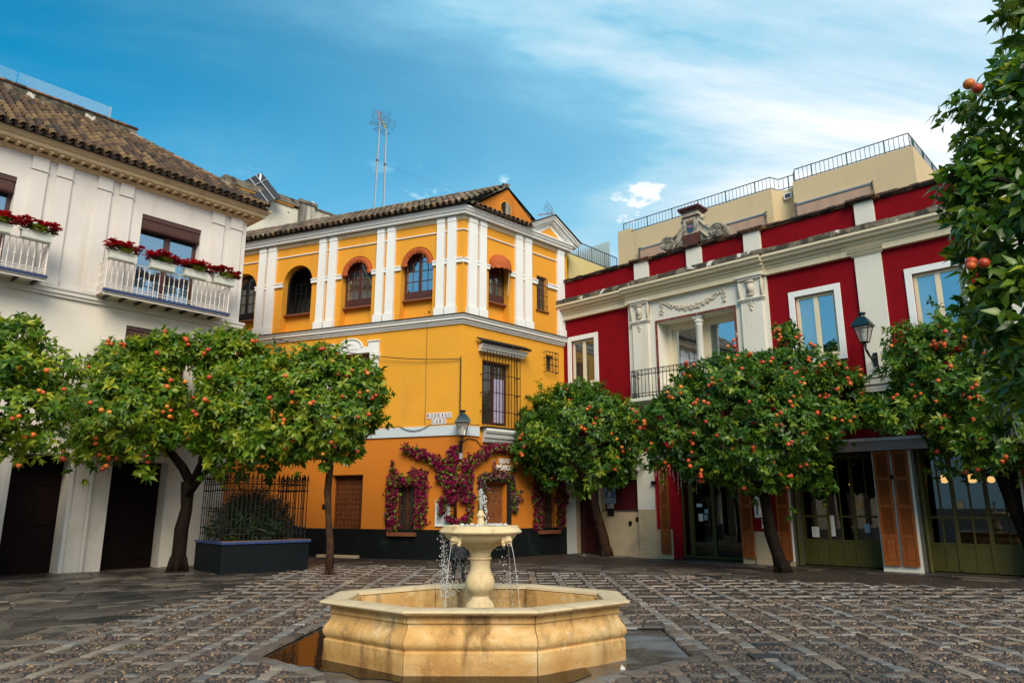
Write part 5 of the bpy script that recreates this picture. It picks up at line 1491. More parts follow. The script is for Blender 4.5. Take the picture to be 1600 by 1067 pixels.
mb.build('cap_bricks', M_brick, rh, kind='stuff')
# crest with volutes and a painted shield
CX = 4.905
mb = MB(); mb.box(CX - 0.27, CX + 0.27, -0.16, 0.22, 8.68, 8.98); mb.build('crest_brick_base', M_brick_solid if False else tinted('crest_brick', [(0, (0.12, 0.03, 0.02)), (1, (0.30, 0.10, 0.05))], 0.9, 0.8, 20, 'obj', 0.7, 16, spots=((0.03, 0.02, 0.015), 0.8, 10, 0.5)), rh)
mb = MB(); mb.box(CX - 0.235, CX + 0.235, -0.14, 0.2, 8.98, 9.50); mb.box(CX - 0.25, CX + 0.25, -0.155, 0.215, 9.52, 9.66)
M_crest = plaster('crest_stucco', (0.52, 0.46, 0.36), 0.25, 3, 0.4, 30, blotch=((0.06, 0.055, 0.042), 0.9, 4.0, 0.46))
cr = mb.build('crest', M_crest, rh, bevel=0.01)
mb = MB(); mb.box(CX - 0.27, CX + 0.27, -0.175, 0.23, 9.50, 9.522); mb.box(CX - 0.30, CX + 0.30, -0.21, 0.26, 9.662, 9.72); mb.box(CX - 0.34, CX + 0.34, -0.25, 0.30, 9.722, 9.79); mb.build('crest_cap', flat('dark_red_cap', (0.10, 0.025, 0.02), 0.8, 0, 0.6, 9), cr)
for sgn in (-1, 1):
    mb = MB()
    P = []
    for i in range(17):                      # concave sweep from block shoulder to the outer scroll
        t = i / 16; P.append((CX + sgn * (0.235 + 0.52 * t), 9.46 - 0.44 * math.sin(t * math.pi / 2) ** 0.8))
    P += [(CX + sgn * 0.78, 8.70), (CX + sgn * 0.235, 8.70)]
    mb.prism(P, -0.10, 0.16)
    c0 = (CX + sgn * 0.80, 8.90)
    mb.prism([(c0[0] + 0.235 * math.cos(t * .3142), c0[1] + 0.215 * math.sin(t * .3142)) for t in range(20)], -0.15, 0.18)
    for R0 in (0.185, 0.12, 0.06):
        mb.tube([(c0[0] + R0 * math.cos(t * .349), -0.16, c0[1] + R0 * .92 * math.sin(t * .349)) for t in range(19)], 0.022, 6)
    mb.tube([(CX + sgn * (0.26 + 0.42 * t / 8), -0.11, 9.34 - 0.36 * math.sin(t / 8 * 1.57)) for t in range(9)], 0.03, 6)
    mb.tube([(CX + sgn * 0.26, -0.11, 9.05), (CX + sgn * 0.42, -0.12, 8.86), (CX + sgn * 0.52, -0.12, 8.76)], [0.02, 0.05, 0.02], 6)
    mb.ball((CX + sgn * 0.30, -0.02, 9.44), 0.075, 10, 6)
    mb.build('volute', M_crest, cr, smooth=35)
mb = MB(); mb.prism([(CX - 0.10, 9.28), (CX + 0.10, 9.28), (CX + 0.10, 9.12), (CX + 0.06, 9.05), (CX, 9.02), (CX - 0.06, 9.05), (CX - 0.10, 9.12)], -0.165, -0.141); sh = mb.build('shield', flat('shield_blue', (0.03, 0.09, 0.15), 0.4, 0, 0.3, 30), cr)
mb = MB(); mb.prism([(CX - 0.075, 9.24), (CX + 0.075, 9.24), (CX + 0.075, 9.17), (CX - 0.075, 9.17)], -0.172, -0.166); mb.build('shield_field', flat('shield_pink', (0.36, 0.16, 0.18), 0.5, 0, .4, 50), sh)
mb = MB(); mb.prism([(CX - 0.09, 9.295), (CX + 0.09, 9.295), (CX + 0.12, 9.40), (CX + 0.05, 9.36), (CX, 9.41), (CX - 0.05, 9.36), (CX - 0.12, 9.40)], -0.165, -0.141); mb.build('crown', flat('crown_brown', (0.16, 0.07, 0.03), 0.5), sh)
# portal balcony
mb = MB(); mb.fb(2.95, 6.70, 0.08, 0.62, 4.28, 4.37); mb.profile([(0.08, 4.10), (0.2, 4.12), (0.3, 4.16), (0.4, 4.20), (0.5, 4.24), (0.55, 4.28), (0.08, 4.28)], 3.0, 6.65)
bs = mb.build('balcony', M_cream, rh, bevel=0.006)
mb = MB(); D = 0.57
for z in (4.42, 4.50, 5.03, 5.17): mb.tube([(2.98, -0.08, z), (2.98, -D, z), (6.67, -D, z), (6.67, -0.08, z)], 0.013, 5)
mb.build('balcony_rail', M_iron, bs)
mb = MB(); mb.tube([(2.98, -D, 4.37), (2.98, -D, 5.17)], 0.009, 5); b0 = mb.build('baluster', M_iron, bs)
for k in range(1, 33): inst(b0, bs, Matrix.Translation((k * 3.69 / 32, 0, 0)))
for k in range(1, 5):
    inst(b0, bs, Matrix.Translation((0, k * 0.11, 0))); inst(b0, bs, Matrix.Translation((3.69, k * 0.11, 0)))
mb = MB()
for k in range(26):
    x = 3.05 + k * 0.143
    mb.tube([(x + 0.045 * math.cos(t), -D, 5.10 + 0.045 * math.sin(t)) for t in [i * .9 for i in range(8)]], 0.007, 4)
mb.build('scrollwork', M_iron, bs, kind='stuff')
# sides, back and terrace roof
mb = MB(); mb.quad((0, 0, -0.1), (0, 8, -0.1), (0, 8, 8.5), (0, 0, 8.5)); mb.quad((RE, 0, -0.1), (RE, 8, -0.1), (RE, 8, 8.5), (RE, 0, 8.5)); mb.quad((0, 8, -.1), (RE, 8, -.1), (RE, 8, 8.5), (0, 8, 8.5))
mb.build('side_wall', M_red, rh)
mb = MB(); mb.quad((0, 0.3, 8.0), (RE, 0.3, 8.0), (RE, 8, 8.0), (0, 8, 8.0)); mb.build('terrace_floor', M_ledge, rh)
# small fittings: vents, boxes
mb = MB(); mb.prism([(2.38 + 0.06 * math.cos(t * .3927), 0.92 + 0.075 * math.sin(t * .3927)) for t in range(16)], -0.02, 0.0); mb.build('round_vent', M_iron, rh)
mb = MB(); mb.fb(2.58, 2.68, 0, 0.03, 0.98, 1.09); mb.build('meter_cover', M_iron, rh)
mb = MB(); mb.fb(1.60, 1.82, 0.0, 0.03, 1.12, 1.30); mb.build('card_reader', M_iron, rh)
mb = MB(); mb.fb(3.22, 3.34, 0.09, 0.16, 1.98, 2.08); mb.build('junction_box', M_iron, rh)
mb = MB(); mb.ball((2.80, -0.17, 2.42), 0.06, 10, 6); mb.tube([(2.80, -0.09, 2.45), (2.80, -0.17, 2.45)], 0.02, 6); mb.build('security_camera', M_trim, rh, smooth='all')

# ================================================================ sand-coloured rooftop storey behind the parapet
FRM['P'] = FRM['R']
pe = fac_root('rooftop_storey', 'sand rendered attic storey with railings and folded pink awnings above the crimson parapet', 'building', 'R')
mb = MB(); mb.box(0.22, 6.05, 3.0, 8.0, 8.0, 11.07); mb.build('wall', M_pent, pe)
mb = MB(); mb.box(6.72, 10.06, 3.0, 8.0, 8.0, 11.07); mb.build('wall', M_pent, pe)
cv = [(6.05, 3.0)] + [(6.05 + 0.0 + 0.67 * k / 8, 3.0 + 0.42 * math.sin(math.pi * k / 8) ** .6) for k in range(1, 8)] + [(6.72, 3.0), (6.72, 8.0), (6.05, 8.0)]
mb = MB(); n = len(cv); vs = [(x, y, 8.0) for x, y in cv] + [(x, y, 11.068) for x, y in cv]; mb.add(vs, [(i, (i + 1) % n, n + (i + 1) % n, n + i) for i in range(n)] + [tuple(range(n, 2 * n))]); mb.build('curved_recess', M_pent, pe, smooth=30)
mb = MB(); mb.box(0.20, 0.75, 3.05, 3.6, 11.07, 11.25); mb.box(2.3, 4.9, 4.2, 5.4, 11.07, 11.45); mb.build('stair_head', M_pent, pe)
mb = MB(); mb.fb(6.30, 6.55, -3.34, -3.30, 10.72, 10.92); vt = mb.build('vent_cover', M_trim, pe)
mb = MB()
for k in range(3): mb.fb(6.345, 6.505, -3.302, -3.285, 10.76 + k * .045, 10.785 + k * .045)
mb.build('vent_slats', M_iron, vt)
mb = MB(); pth = [(0.45, 3.08), (6.0, 3.08), (6.12, 3.42), (6.6, 3.42), (6.78, 3.08), (9.98, 3.08), (9.98, 7.8)]
for z in (11.13, 11.50): mb.tube([(x, y, z) for x, y in pth], 0.016, 5)
rl = mb.build('railing', M_iron, pe)
mb = MB(); mb.tube([(0, 0, 11.07), (0, 0, 11.50)], 0.008, 4); b0 = mb.build('rail_bar', M_iron, rl)
mb = MB(); mb.tube([(0, 0, 11.05), (0, 0, 11.52)], 0.02, 5); q0 = mb.build('rail_post', flat('green_iron', (0.02, 0.09, 0.07), 0.5), rl)
cnt = 0; fst = True; fsp = True
for (x0, y0), (x1, y1) in zip(pth, pth[1:]):
    L = math.hypot(x1 - x0, y1 - y0); m_ = max(2, int(L / 0.125))
    for k in range(m_):
        M = Matrix.Translation((x0 + (x1 - x0) * k / m_, y0 + (y1 - y0) * k / m_, 0))
        if cnt % 8 == 0:
            if fsp: q0.matrix_basis = M; fsp = False
            else: inst(q0, rl, M)
        else:
            if fst: b0.matrix_basis = M; fst = False
            else: inst(b0, rl, M)
        cnt += 1
for a, c in ((1.22, 3.6), (3.9, 5.86), (6.80, 8.98)):
    mb = MB(); mb.profile([(-2.98, 10.20), (-2.86, 10.21), (-2.84, 10.25), (-2.86, 10.29), (-2.98, 10.30)], a, c); aw = mb.build('awning_roll', M_steel, pe)
    vs = []; fs = []
    for k in range(25):
        x = a + 0.03 + (c - a - 0.06) * k / 24
        vs += [(x, 2.86 + 0.0, 10.20), (x, 2.875 + 0.012 * math.sin(k * 1.3), 9.6)]
    for k in range(24): fs.append((2 * k, 2 * k + 2, 2 * k + 3, 2 * k + 1))
    mb = MB(); mb.add(vs, fs); mb.build('awning_cloth', M_awnpink, aw, smooth='all')
    for q in (a, c):
        mb = MB(); mb.tube([(q, 2.95, 10.34), (q, 2.82, 10.28), (q + .02, 2.84, 9.9)], 0.022, 5); mb.build('awning_arm', M_iron, aw)

# neighbouring terrace between the ochre and crimson houses
tb = fac_root('terrace_house', 'pale yellow terrace wall with black railing in the gap between ochre and crimson houses', 'building', 'R')
mb = MB(); mb.box(-3.2, -0.30, 0.75, 8.5, 4.0, 9.93); mb.build('wall', plaster('pale_yellow_wall', (0.62, 0.52, 0.24), 0.1, 1, .2, 40), tb)
mb = MB(); 
for z in (9.98, 10.53): mb.tube([(-0.34, 0.55, z), (-0.34, 3.7, z)], 0.018, 5)
for k in range(25): mb.tube([(-0.34, 0.58 + k * 0.13, 9.93), (-0.34, 0.58 + k * 0.13, 10.53)], 0.009 if k % 6 else 0.02, 4)
mb.build('railing', M_iron, tb)
bb = thing('blue_grey_building', 'plain blue grey rendered gable glimpsed behind the terrace railing', 'building', tuple(at_wall('R', -0.25, -3.7)), rh.rotation_euler.z)
mb = MB(); mb.add([(-0.4, 0, 3), (-0.4, -2.6, 3), (-0.4, -2.6, 9.9), (-0.4, 0, 11.3), (-4, 0, 3), (-4, -2.6, 3), (-4, -2.6, 9.9), (-4, 0, 11.3)], [(0, 1, 2, 3), (4, 7, 6, 5), (1, 5, 6, 2), (2, 6, 7, 3), (0, 3, 7, 4)])
mb.build('wall', M_bluegrey, bb)

# ================================================================ weathered house behind, masts, solar panel
wo_ = Vector((-11.27, 26.0, 0)); wu = Vector((0.66, 0.7513, 0))
wb = thing('weathered_house', 'old lime-washed house with black-streaked parapet peeling behind the white house roof', 'house', wo_, math.atan2(wu.y, wu.x))
mb = MB(); mb.box(0, 3.25, 0, 5, 0, 13.72); mb.build('wall', plaster('old_limewash', (0.68, 0.64, 0.54), 0.15, 1.0, 0.4, 25, blotch=((0.34, 0.29, 0.23), 0.8, 1.4, 0.56), spots=((0.05, 0.045, 0.04), 0.8, 2.2, 0.66)), wb)
mb = MB(); mb.fb(-0.06, 3.0, 0, 0.07, 13.722, 13.80); mb.box(-0.07, -0.001, -0.07, 5, 13.722, 13.80); mb.build('orange_fillet', flat('orange_trim_paint', (0.55, 0.24, 0.04), 0.8, 0, .4, 9), wb)
M_blackcap = plaster('black_lichen_cap', (0.26, 0.22, 0.17), 0.4, 3, 0.6, 20, blotch=((0.03, 0.027, 0.022), 0.9, 3.4, 0.47))
mb = MB(); mb.box(-0.10, 3.3, -0.10, 0.5, 13.802, 14.08); mb.box(-0.10, 0.35, -0.10, 5, 14.081, 14.10); mb.build('parapet_cap', M_blackcap, wb)
mb = MB(); mb.box(3.252, 3.95, -0.16, 5, 0, 14.02); mb.build('corner_pier', M_weather, wb)
mb = MB(); mb.box(3.955, 12.0, 0.0, 5, 0, 13.98); mb.build('wall', M_weather, wb)
mb = MB(); mb.box(3.2, 4.05, -0.22, 1, 14.022, 14.16); mb.box(4.06, 12, -0.05, 0.4, 13.985, 14.06); mb.build('wall_cap', M_blackcap, wb)
mb = MB(); mb.tube([(4.1, 0.3, 14.1), (4.1, 0.3, 14.42)], 0.10, 8); mb.build('vent_pipe', M_trim, wb)
sp = thing('solar_panel', 'tilted solar panel on a white post behind the peeling parapet', 'solar panel', (-10.6, 27.2, 13.9), rad(12))
def P_(x, z, y=0): return (x, y, z)
mb = MB(); A, B_, C_, D_ = Vector((0.2, 0.2, 1.0)), Vector((-0.42, -0.2, 0.35)), Vector((0.40, -0.5, -0.75)), Vector((1.1, -0.2, -0.2))
nrm = (B_ - A).cross(D_ - A).normalized() * 0.05
mb.add([A, B_, C_, D_, A + nrm, B_ + nrm, C_ + nrm, D_ + nrm], [(0, 1, 2, 3), (4, 7, 6, 5), (0, 4, 5, 1), (1, 5, 6, 2), (2, 6, 7, 3), (3, 7, 4, 0)])
mb.build('panel', M_solar, sp)
mb = MB()
for t in (0.33, 0.66):
    for q in (-.6, 1.6): mb.tube([A.lerp(B_, t) + nrm * q, D_.lerp(C_, t) + nrm * q], 0.022, 5)
mb.tube([A.lerp(D_, .3) + nrm * 1.7, B_.lerp(C_, .3) + nrm * 1.7], 0.022, 5)
mb.tube([A, D_], 0.03, 5); mb.tube([A, B_], 0.02, 5); mb.tube([D_.lerp(A, .2) - nrm, B_.lerp(C_, .3) - nrm], 0.03, 5)
mb.build('panel_frame', M_steel, sp)
mb = MB(); mb.tube([(0.18, -0.15, -0.6), (0.20, 0.05, 0.90)], 0.045, 6); mb.build('post', M_trim, sp)

def yagi(parent, c, yaw, pitch, L, mat):
    """aerial head: boom with many rods and a grid reflector"""
    R = Matrix.Translation(c) @ Matrix.Rotation(yaw, 4, 'Z') @ Matrix.Rotation(pitch, 4, 'Y')
    mb = MB(R); mb.tube([(0, 0, 0), (L, 0, 0)], 0.014, 5); mb.build('boom', mat, parent)
    mb = MB(R)
    for k in range(9): mb.tube([(L * (0.15 + .1 * k), -0.10, 0), (L * (0.15 + .1 * k), 0.10, 0)], 0.006, 4)
    mb.build('rods', mat, parent, kind='stuff')
    mb = MB(R)
    for s in (-1, 1):
        for k in range(6): mb.tube([(0.03 + s * 0 + 0.03 * k, -0.28, s * (0.05 + 0.055 * k)), (0.03 + 0.03 * k, 0.28, s * (0.05 + 0.055 * k))], 0.005, 4)
        for y in (-.28, 0, .28): mb.tube([(0.03, y, s * .05), (0.18, y, s * .33)], 0.006, 4)
    mb.build('reflector', M_grayiron, parent)
M_redrod = flat('faded_red_rod', (0.45, 0.16, 0.10), 0.5)
M_yelrod = flat('yellow_boom', (0.55, 0.45, 0.10), 0.5)
ANT = [((-4.62, 22.3, 10.9), (-4.56, 22.3, 14.28), 'taller aerial mast with a red-rodded head above the ochre house roof', M_redrod, rad(115), rad(-68), 0.55, (0, 0, 0)),
       ((-4.31, 22.35, 10.95), (-4.34, 22.35, 14.02), 'shorter steel aerial mast with a yellow-boomed head above the ochre house roof', M_yelrod, rad(140), rad(-62), 0.5, (0, 0, 0))]
for base, top, lab, mt, yaw, pit, L, _ in ANT:
    a = thing('aerial', lab, 'antenna', base, 0, None)
    v = Vector(top) - Vector(base)
    mb = MB(); mb.tube([(0, 0, 0), tuple(v * .5), tuple(v)], [0.034, 0.032, 0.026], 6); mb.build('mast', M_steel, a)
    yagi(a, v + Vector((0, 0, 0.02)), yaw, pit, L, mt)
    mb = MB(); h = v * 0.58; mb.tube([h - Vector((0, 0, .03)), h + Vector((0, 0, .03))], 0.05, 6)
    for q in ((-2.4, -0.4, 0.15), (2.6, -1.0, 0.3)): mb.tube([h, q], 0.002, 3)
    mb.build('guy_wires', M_grayiron, a)
a = thing('aerial', 'small aerial with red rods behind the white pediment', 'antenna', (1.36, 22.6, 9.9))
mb = MB(); mb.tube([(0, 0, 0), (0, 0, 1.30)], 0.025, 6); mb.build('mast', M_steel, a)
yagi(a, Vector((0, 0, 1.15)), rad(190), rad(10), 0.5, M_redrod)

# ================================================================ houses behind the viewpoint (seen only as reflections)
for k, (x0, x1, y, h, col, lab) in enumerate(((-16, -3.5, -13.5, 7.4, (0.62, 0.52, 0.36), 'plain cream house closing the square behind the viewpoint'), (-3.3, 9.5, -15.5, 8.2, (0.66, 0.62, 0.54), 'plain white house closing the square behind the viewpoint'))):
    hb = thing('plain_house', lab, 'house', (x0, y, 0))
    mb = MB(); mb.box(0, x1 - x0, -6, 0, -0.1, h); mb.build('wall', plaster('plain_wall_%d' % k, col, 0.12, 0.8), hb)
    mb = MB(); mb.add([(-.3, .4, h), (x1 - x0 + .3, .4, h), (x1 - x0 + .3, -3, h + 1.6), (-.3, -3, h + 1.6), (-.3, -6.4, h), (x1 - x0 + .3, -6.4, h)], [(0, 1, 2, 3), (3, 2, 5, 4)]); mb.build('roof', M_tileattr, hb)
    for i in range(5):
        for z in (1.0, 4.4):
            mb = MB(); mb.box(1.2 + i * 2.3, 2.3 + i * 2.3, -0.01, 0.02, z, z + 1.7); mb.build('window', M_brownwood, hb)

# ================================================================ fountain
FX, FY, FZ = -0.36, 7.70, -0.03
fo = thing('fountain', 'eight-sided travertine fountain basin with a baluster and small upper bowl', 'fountain', (FX, FY, FZ))
HW, HD, FE, SE = 1.50, 1.12, 0.60, 0.40
RIM = [(-FE, -HD), (FE, -HD), (HW, -SE), (HW, SE), (FE, HD), (-FE, HD), (-HW, SE), (-HW, -SE)]
m, t, b = mk('travertine', 0.62); b.inputs['Specular IOR Level'].default_value = 0.25
c = ramp(t, noise(t, 2.2, 6, 0.6, dist=0.5), [(0.28, (0.47, 0.235, 0.065)), (0.5, (0.66, 0.40, 0.145)), (0.72, (0.78, 0.58, 0.30))])
c = mixrgb(t, maprange(t, noise(t, 3.4, 7, 0.65, msc=(1, 1, .22), dist=.3), 0.50, 0.70, 0, 0.85), c, (0.13, 0.07, 0.028))
c = mixrgb(t, maprange(t, noise(t, 5.5, 8, 0.7, dist=0.8), 0.56, 0.70, 0, 0.55), c, (0.80, 0.70, 0.50))
c = mixrgb(t, maprange(t, noise(t, 1.3, 7, 0.7, dist=0.6), 0.55, 0.68, 0, 0.5), c, (0.22, 0.13, 0.05))
c = mixrgb(t, maprange(t, noise(t, 60, 3, 0.5), 0.66, 0.74, 0, 0.45), c, (0.12, 0.06, 0.025))
gz = nn(t, 'ShaderNodeSeparateXYZ'); tcx = nn(t, 'ShaderNodeTexCoord'); t.links.new(tcx.outputs['Object'], gz.inputs[0])
wet = maprange(t, gz.outputs['Z'], 0.17, 0.06, 0, 0.42)
c = mixrgb(t, wet, c, (0.34, 0.155, 0.04))
t.links.new(c, b.inputs['Base Color'])
bumpn(t, b, noise(t, 14, 9, 0.75), 0.8, 0.02)
M_trav = m
M_travclean = plaster('pale_travertine', (0.78, 0.62, 0.36), 0.2, 2.5, 0.4, 30, blotch=((0.62, 0.38, 0.14), 0.6, 3.2, 0.52), streak=((0.30, 0.17, 0.06), 0.7, 5, 0.55), spots=((0.16, 0.10, 0.05), 0.7, 45, 0.70), rough=0.55)
M_travrim = plaster('worn_rim_stone', (0.74, 0.58, 0.36), 0.2, 4, 0.5, 24, streak=((0.30, 0.19, 0.12), 0.6, 4, 0.5), spots=((0.12, 0.08, 0.05), 0.7, 40, 0.68), rough=0.5)
PROF = [(-0.05, 0.0), (-0.05, 0.185), (-0.056, 0.193), (-0.068, 0.198), (-0.066, 0.206), (-0.046, 0.228), (-0.036, 0.255), (-0.038, 0.285), (-0.055, 0.315), (-0.082, 0.345), (-0.102, 0.38), (-0.108, 0.412), (-0.106, 0.420), (-0.090, 0.424), (-0.088, 0.436), (-0.094, 0.442), (-0.094, 0.478), (-0.086, 0.488), (-0.055, 0.498), (-0.025, 0.505), (-0.022, 0.507), (-0.022, 0.4999), (-0.26, 0.4999), (-0.26, 0.02)]
def basin_piece(prof, i, gap, closed=True):
    vs = []
    for o_, z in prof:
        P = offset_poly(RIM, o_); a = P[i]; c_ = P[(i + 1) % 8]
        d = (c_ - a).normalized() * gap
        vs.append((a.x + d.x, a.y + d.y, z))
    k = len(vs)
    for o_, z in prof:
        P = offset_poly(RIM, o_); a = P[i]; c_ = P[(i + 1) % 8]
        d = (c_ - a).normalized() * gap
        vs.append((c_.x - d.x, c_.y - d.y, z))
    fs = [(j, (j + 1) % k, k + (j + 1) % k, k + j) for j in range(k)]
    fs += [tuple(range(k)), tuple(range(2 * k - 1, k - 1, -1))]
    return vs, fs
for i in range(8):
    mb = MB(); mb.add(*basin_piece(PROF, i, 0.0045)); mb.build('basin_panel', M_trav, fo, smooth=28)
RPROF = [(-0.03, 0.508), (-0.012, 0.509), (0.0, 0.516), (0.003, 0.526), (-0.003, 0.536), (-0.02, 0.541), (-0.22, 0.541), (-0.235, 0.534), (-0.238, 0.508)]
for i in range(8):
    mb = MB(); mb.add(*basin_piece(RPROF, i, 0.0025)); mb.build('rim_stone', M_travrim, fo, smooth=35)
mb = MB(); mb.add([(p.x, p.y, 0.03) for p in offset_poly(RIM, -0.1)], [tuple(range(8))]); mb.build('basin_floor', M_trav, fo)
m, t, b = mk('basin_water', 0.03); b.inputs['Base Color'].default_value = (0.10, 0.085, 0.035, 1)
bumpn(t, b, noise(t, 9, 4, 0.6), 0.5, 0.02)
mb = MB(); mb.add([(p.x, p.y, 0.24) for p in offset_poly(RIM, -0.255)], [tuple(range(8))]); mb.build('basin_water', m, fo)
# baluster and bowl
q_ = 7.70 / 7.5
BX = 0.033
def fp(lst): return [(r * q_, 1.4 + (z - 1.4) * q_ - FZ) for r, z in lst]
mb = MB(); mb.lathe(fp([(0.20, 0.20), (0.20, 0.36), (0.150, 0.40), (0.146, 0.423), (0.134, 0.459), (0.092, 0.505), (0.088, 0.532), (0.105, 0.556), (0.128, 0.580), (0.142, 0.605), (0.148, 0.635), (0.144, 0.684), (0.132, 0.715), (0.116, 0.745), (0.104, 0.780), (0.100, 0.806), (0.099, 0.84), (0.102, 0.868), (0.112, 0.876), (0.117, 0.888), (0.112, 0.898), (0.102, 0.902)]), BX, 0, 40)
mb.build('baluster', M_travclean, fo, smooth=40)
mb = MB(); mb.lathe(fp([(0.098, 0.903), (0.103, 0.915), (0.106, 0.945), (0.118, 0.955), (0.122, 0.972), (0.150, 0.985), (0.163, 1.0), (0.20, 1.012), (0.262, 1.03), (0.300, 1.05), (0.332, 1.075), (0.352, 1.098), (0.362, 1.118), (0.368, 1.124), (0.395, 1.130), (0.415, 1.138), (0.420, 1.150), (0.410, 1.162), (0.394, 1.178), (0.386, 1.186), (0.384, 1.202), (0.378, 1.207), (0.345, 1.205), (0.335, 1.16), (0.25, 1.10), (0.10, 1.08)]), BX, 0, 48)
mb.build('bowl', M_travclean, fo, smooth=40)
mb = MB(); mb.lathe(fp([(0.045, 1.10), (0.04, 1.20), (0.034, 1.262), (0.028, 1.28), (0.040, 1.296), (0.044, 1.310), (0.034, 1.324), (0.028, 1.34), (0.022, 1.356), (0.010, 1.36)]), BX, 0, 16); mb.build('nozzle', M_travclean, fo, smooth=45)
for az in (-42, 50, 138, 230):
    a = rad(az); d = Vector((math.sin(a), -math.cos(a), 0)); R = Matrix.Translation((BX + d.x * 0.355, d.y * 0.355, 1.4 + (1.088 - 1.4) * q_ - FZ)) @ Matrix.Rotation(math.atan2(d.y, d.x), 4, 'Z')
    mb = MB(R)
    mb.ball((0, 0, 0), 0.052, 10, 8, (0.9, 1, 1.05)); mb.ball((0.035, 0, -0.012), 0.030, 8, 6, (1.1, 1.0, .8)); mb.ball((0.05, 0, -0.004), 0.012, 6, 4, (1, 1.3, .7))
    for s_ in (-1, 1):
        mb.ball((0.028, s_ * .020, 0.018), 0.012, 6, 4); mb.ball((0.005, s_ * .048, 0.036), 0.018, 6, 5); mb.ball((0.03, s_ * .016, -0.016), 0.016, 6, 4)
        for k in range(5): mb.ball((-0.012 + .004 * k, s_ * (.052 + .006 * (k % 2)), 0.03 - .022 * k), 0.022, 6, 5)
    for k in range(4): mb.ball((0.0, -.03 + .02 * k, 0.052), 0.020, 6, 5)
    mb.ball((0.026, 0, -0.040), 0.018, 6, 5, (1, 1, .7)); mb.box(0.03, 0.052, -0.008, 0.008, -0.048, -0.040)
    mb.build('lion_head', M_travclean, fo, smooth='all')
# water: top jet, spout streams, drops
m, t, b = mk('water', 0.05); b.inputs['Base Color'].default_value = (0.80, 0.82, 0.82, 1); b.inputs['Transmission Weight'].default_value = 0.55; b.inputs['IOR'].default_value = 1.33
b.inputs['Specular IOR Level'].default_value = 0.7
M_water = m
wj = thing('water_jet', 'white water jet bubbling from the nozzle of the upper bowl', 'water', (FX + BX, FY, 0))
r = random.Random(17)
mb = MB(); zb = 1.36; ztop = 1.57
for k in range(260):
    t_ = r.random(); z = zb + (ztop - zb) * t_; w = 0.004 + 0.017 * max(0, 1 - abs(2 * t_ - 1.2) ** 1.5)
    mb.ball((r.gauss(0.006 - 0.006 * t_, w * .6), r.gauss(0, w * .6), z), r.uniform(.0025, .0075), 6, 4, (1, 1, r.uniform(1, 2.2)))
mb.tube([(0, 0, 1.35), (-0.004, 0, 1.44), (0.002, 0, 1.55)], [0.012, 0.014, 0.006], 8)
for k in range(70):
    t_ = r.random(); mb.ball((0.03 + 0.03 * t_ + r.gauss(0, .008), r.gauss(0, .02), 1.50 - 0.30 * t_ * t_), r.uniform(.004, .010), 6, 4, (1, 1, 1.8))
mb.build('jet', M_water, wj, smooth='all', kind='stuff')
mb = MB()
for k in range(26):
    a = r.random() * 6.28; R = r.uniform(.06, .30); mb.ball((R * math.cos(a), R * math.sin(a), 1.205), r.uniform(.012, .028), 8, 5, (1.1, 1.1, .8))
mb.build('foam', M_water, wj, smooth='all', kind='stuff')
wf = thing('falling_water', 'drops and thin streams falling from the upper bowl into the basin', 'water', (FX + BX, FY, 0))
mb = MB(); r = random.Random(23)
for k in range(420):                         # left-hand curtain
    t_ = r.random() ** 0.8; mb.ball((-0.385 + 0.055 * t_ + r.gauss(0, .020 + .02 * t_), r.gauss(-0.05, .05), 1.12 - 0.62 * t_), r.uniform(.0025, .0062), 5, 4, (1, 1, r.uniform(1, 2)))
for k in range(240):
    t_ = r.random(); mb.ball((r.uniform(-0.31, -0.09), r.gauss(0.22, .05), 1.02 - 0.54 * t_), r.uniform(.0025, .006), 5, 4, (1, 1, r.uniform(1, 2)))
for k in range(36):
    t_ = r.random(); mb.ball((0.25 + r.gauss(0, .03), r.gauss(-.2, .05), 1.03 - 0.5 * t_), r.uniform(.003, .006), 5, 4, (1, 1, 1.4))
for k in range(90):
    a = r.random() * 6.28; mb.ball((r.gauss(-.3, .12), r.gauss(0, .12), 0.27 + abs(r.gauss(0, .10))), r.uniform(.002, .005), 5, 3)
mb.build('drops', M_water, wf, smooth='all', kind='stuff')
for az, out, nm in ((-42, 0.10, 0), (50, 0.14, 1), (138, .1, 2), (230, .12, 3)):
    a = rad(az); d = Vector((math.sin(a), -math.cos(a), 0)); pts = []; rr = []
    for k in range(14):
        t_ = k / 13; p = d * (0.40 + out * t_); pts.append((p.x, p.y, 1.045 - 0.75 * t_ ** 1.7)); rr.append(0.0042 * (1 - .6 * t_))
    mb = MB(); mb.tube(pts, rr, 6)
    for k in range(20): t_ = r.uniform(.5, 1); p = d * (0.40 + out * t_); mb.ball((p.x + r.gauss(0, .006), p.y, 1.045 - 0.75 * t_ ** 1.7), r.uniform(.003, .007), 5, 4, (1, 1, 1.8))
    mb.build('stream', M_water, wf, smooth='all')
tag(bpy.data.objects['falling_water'])
ps = MB(); ps.add([(0.97, 6.90, -0.028), (1.01, 6.88, -0.028), (1.02, 6.93, -0.02), (0.985, 6.91, 0.012), (0.975, 6.94, -0.028)], [(0, 1, 3), (1, 2, 3), (2, 4, 3), (4, 0, 3), (0, 1, 2, 4)])
o = ps.build('paper_scrap', M_paper); tag(o, 'crumpled white paper scrap lying on the wet slab right of the fountain', 'litter')
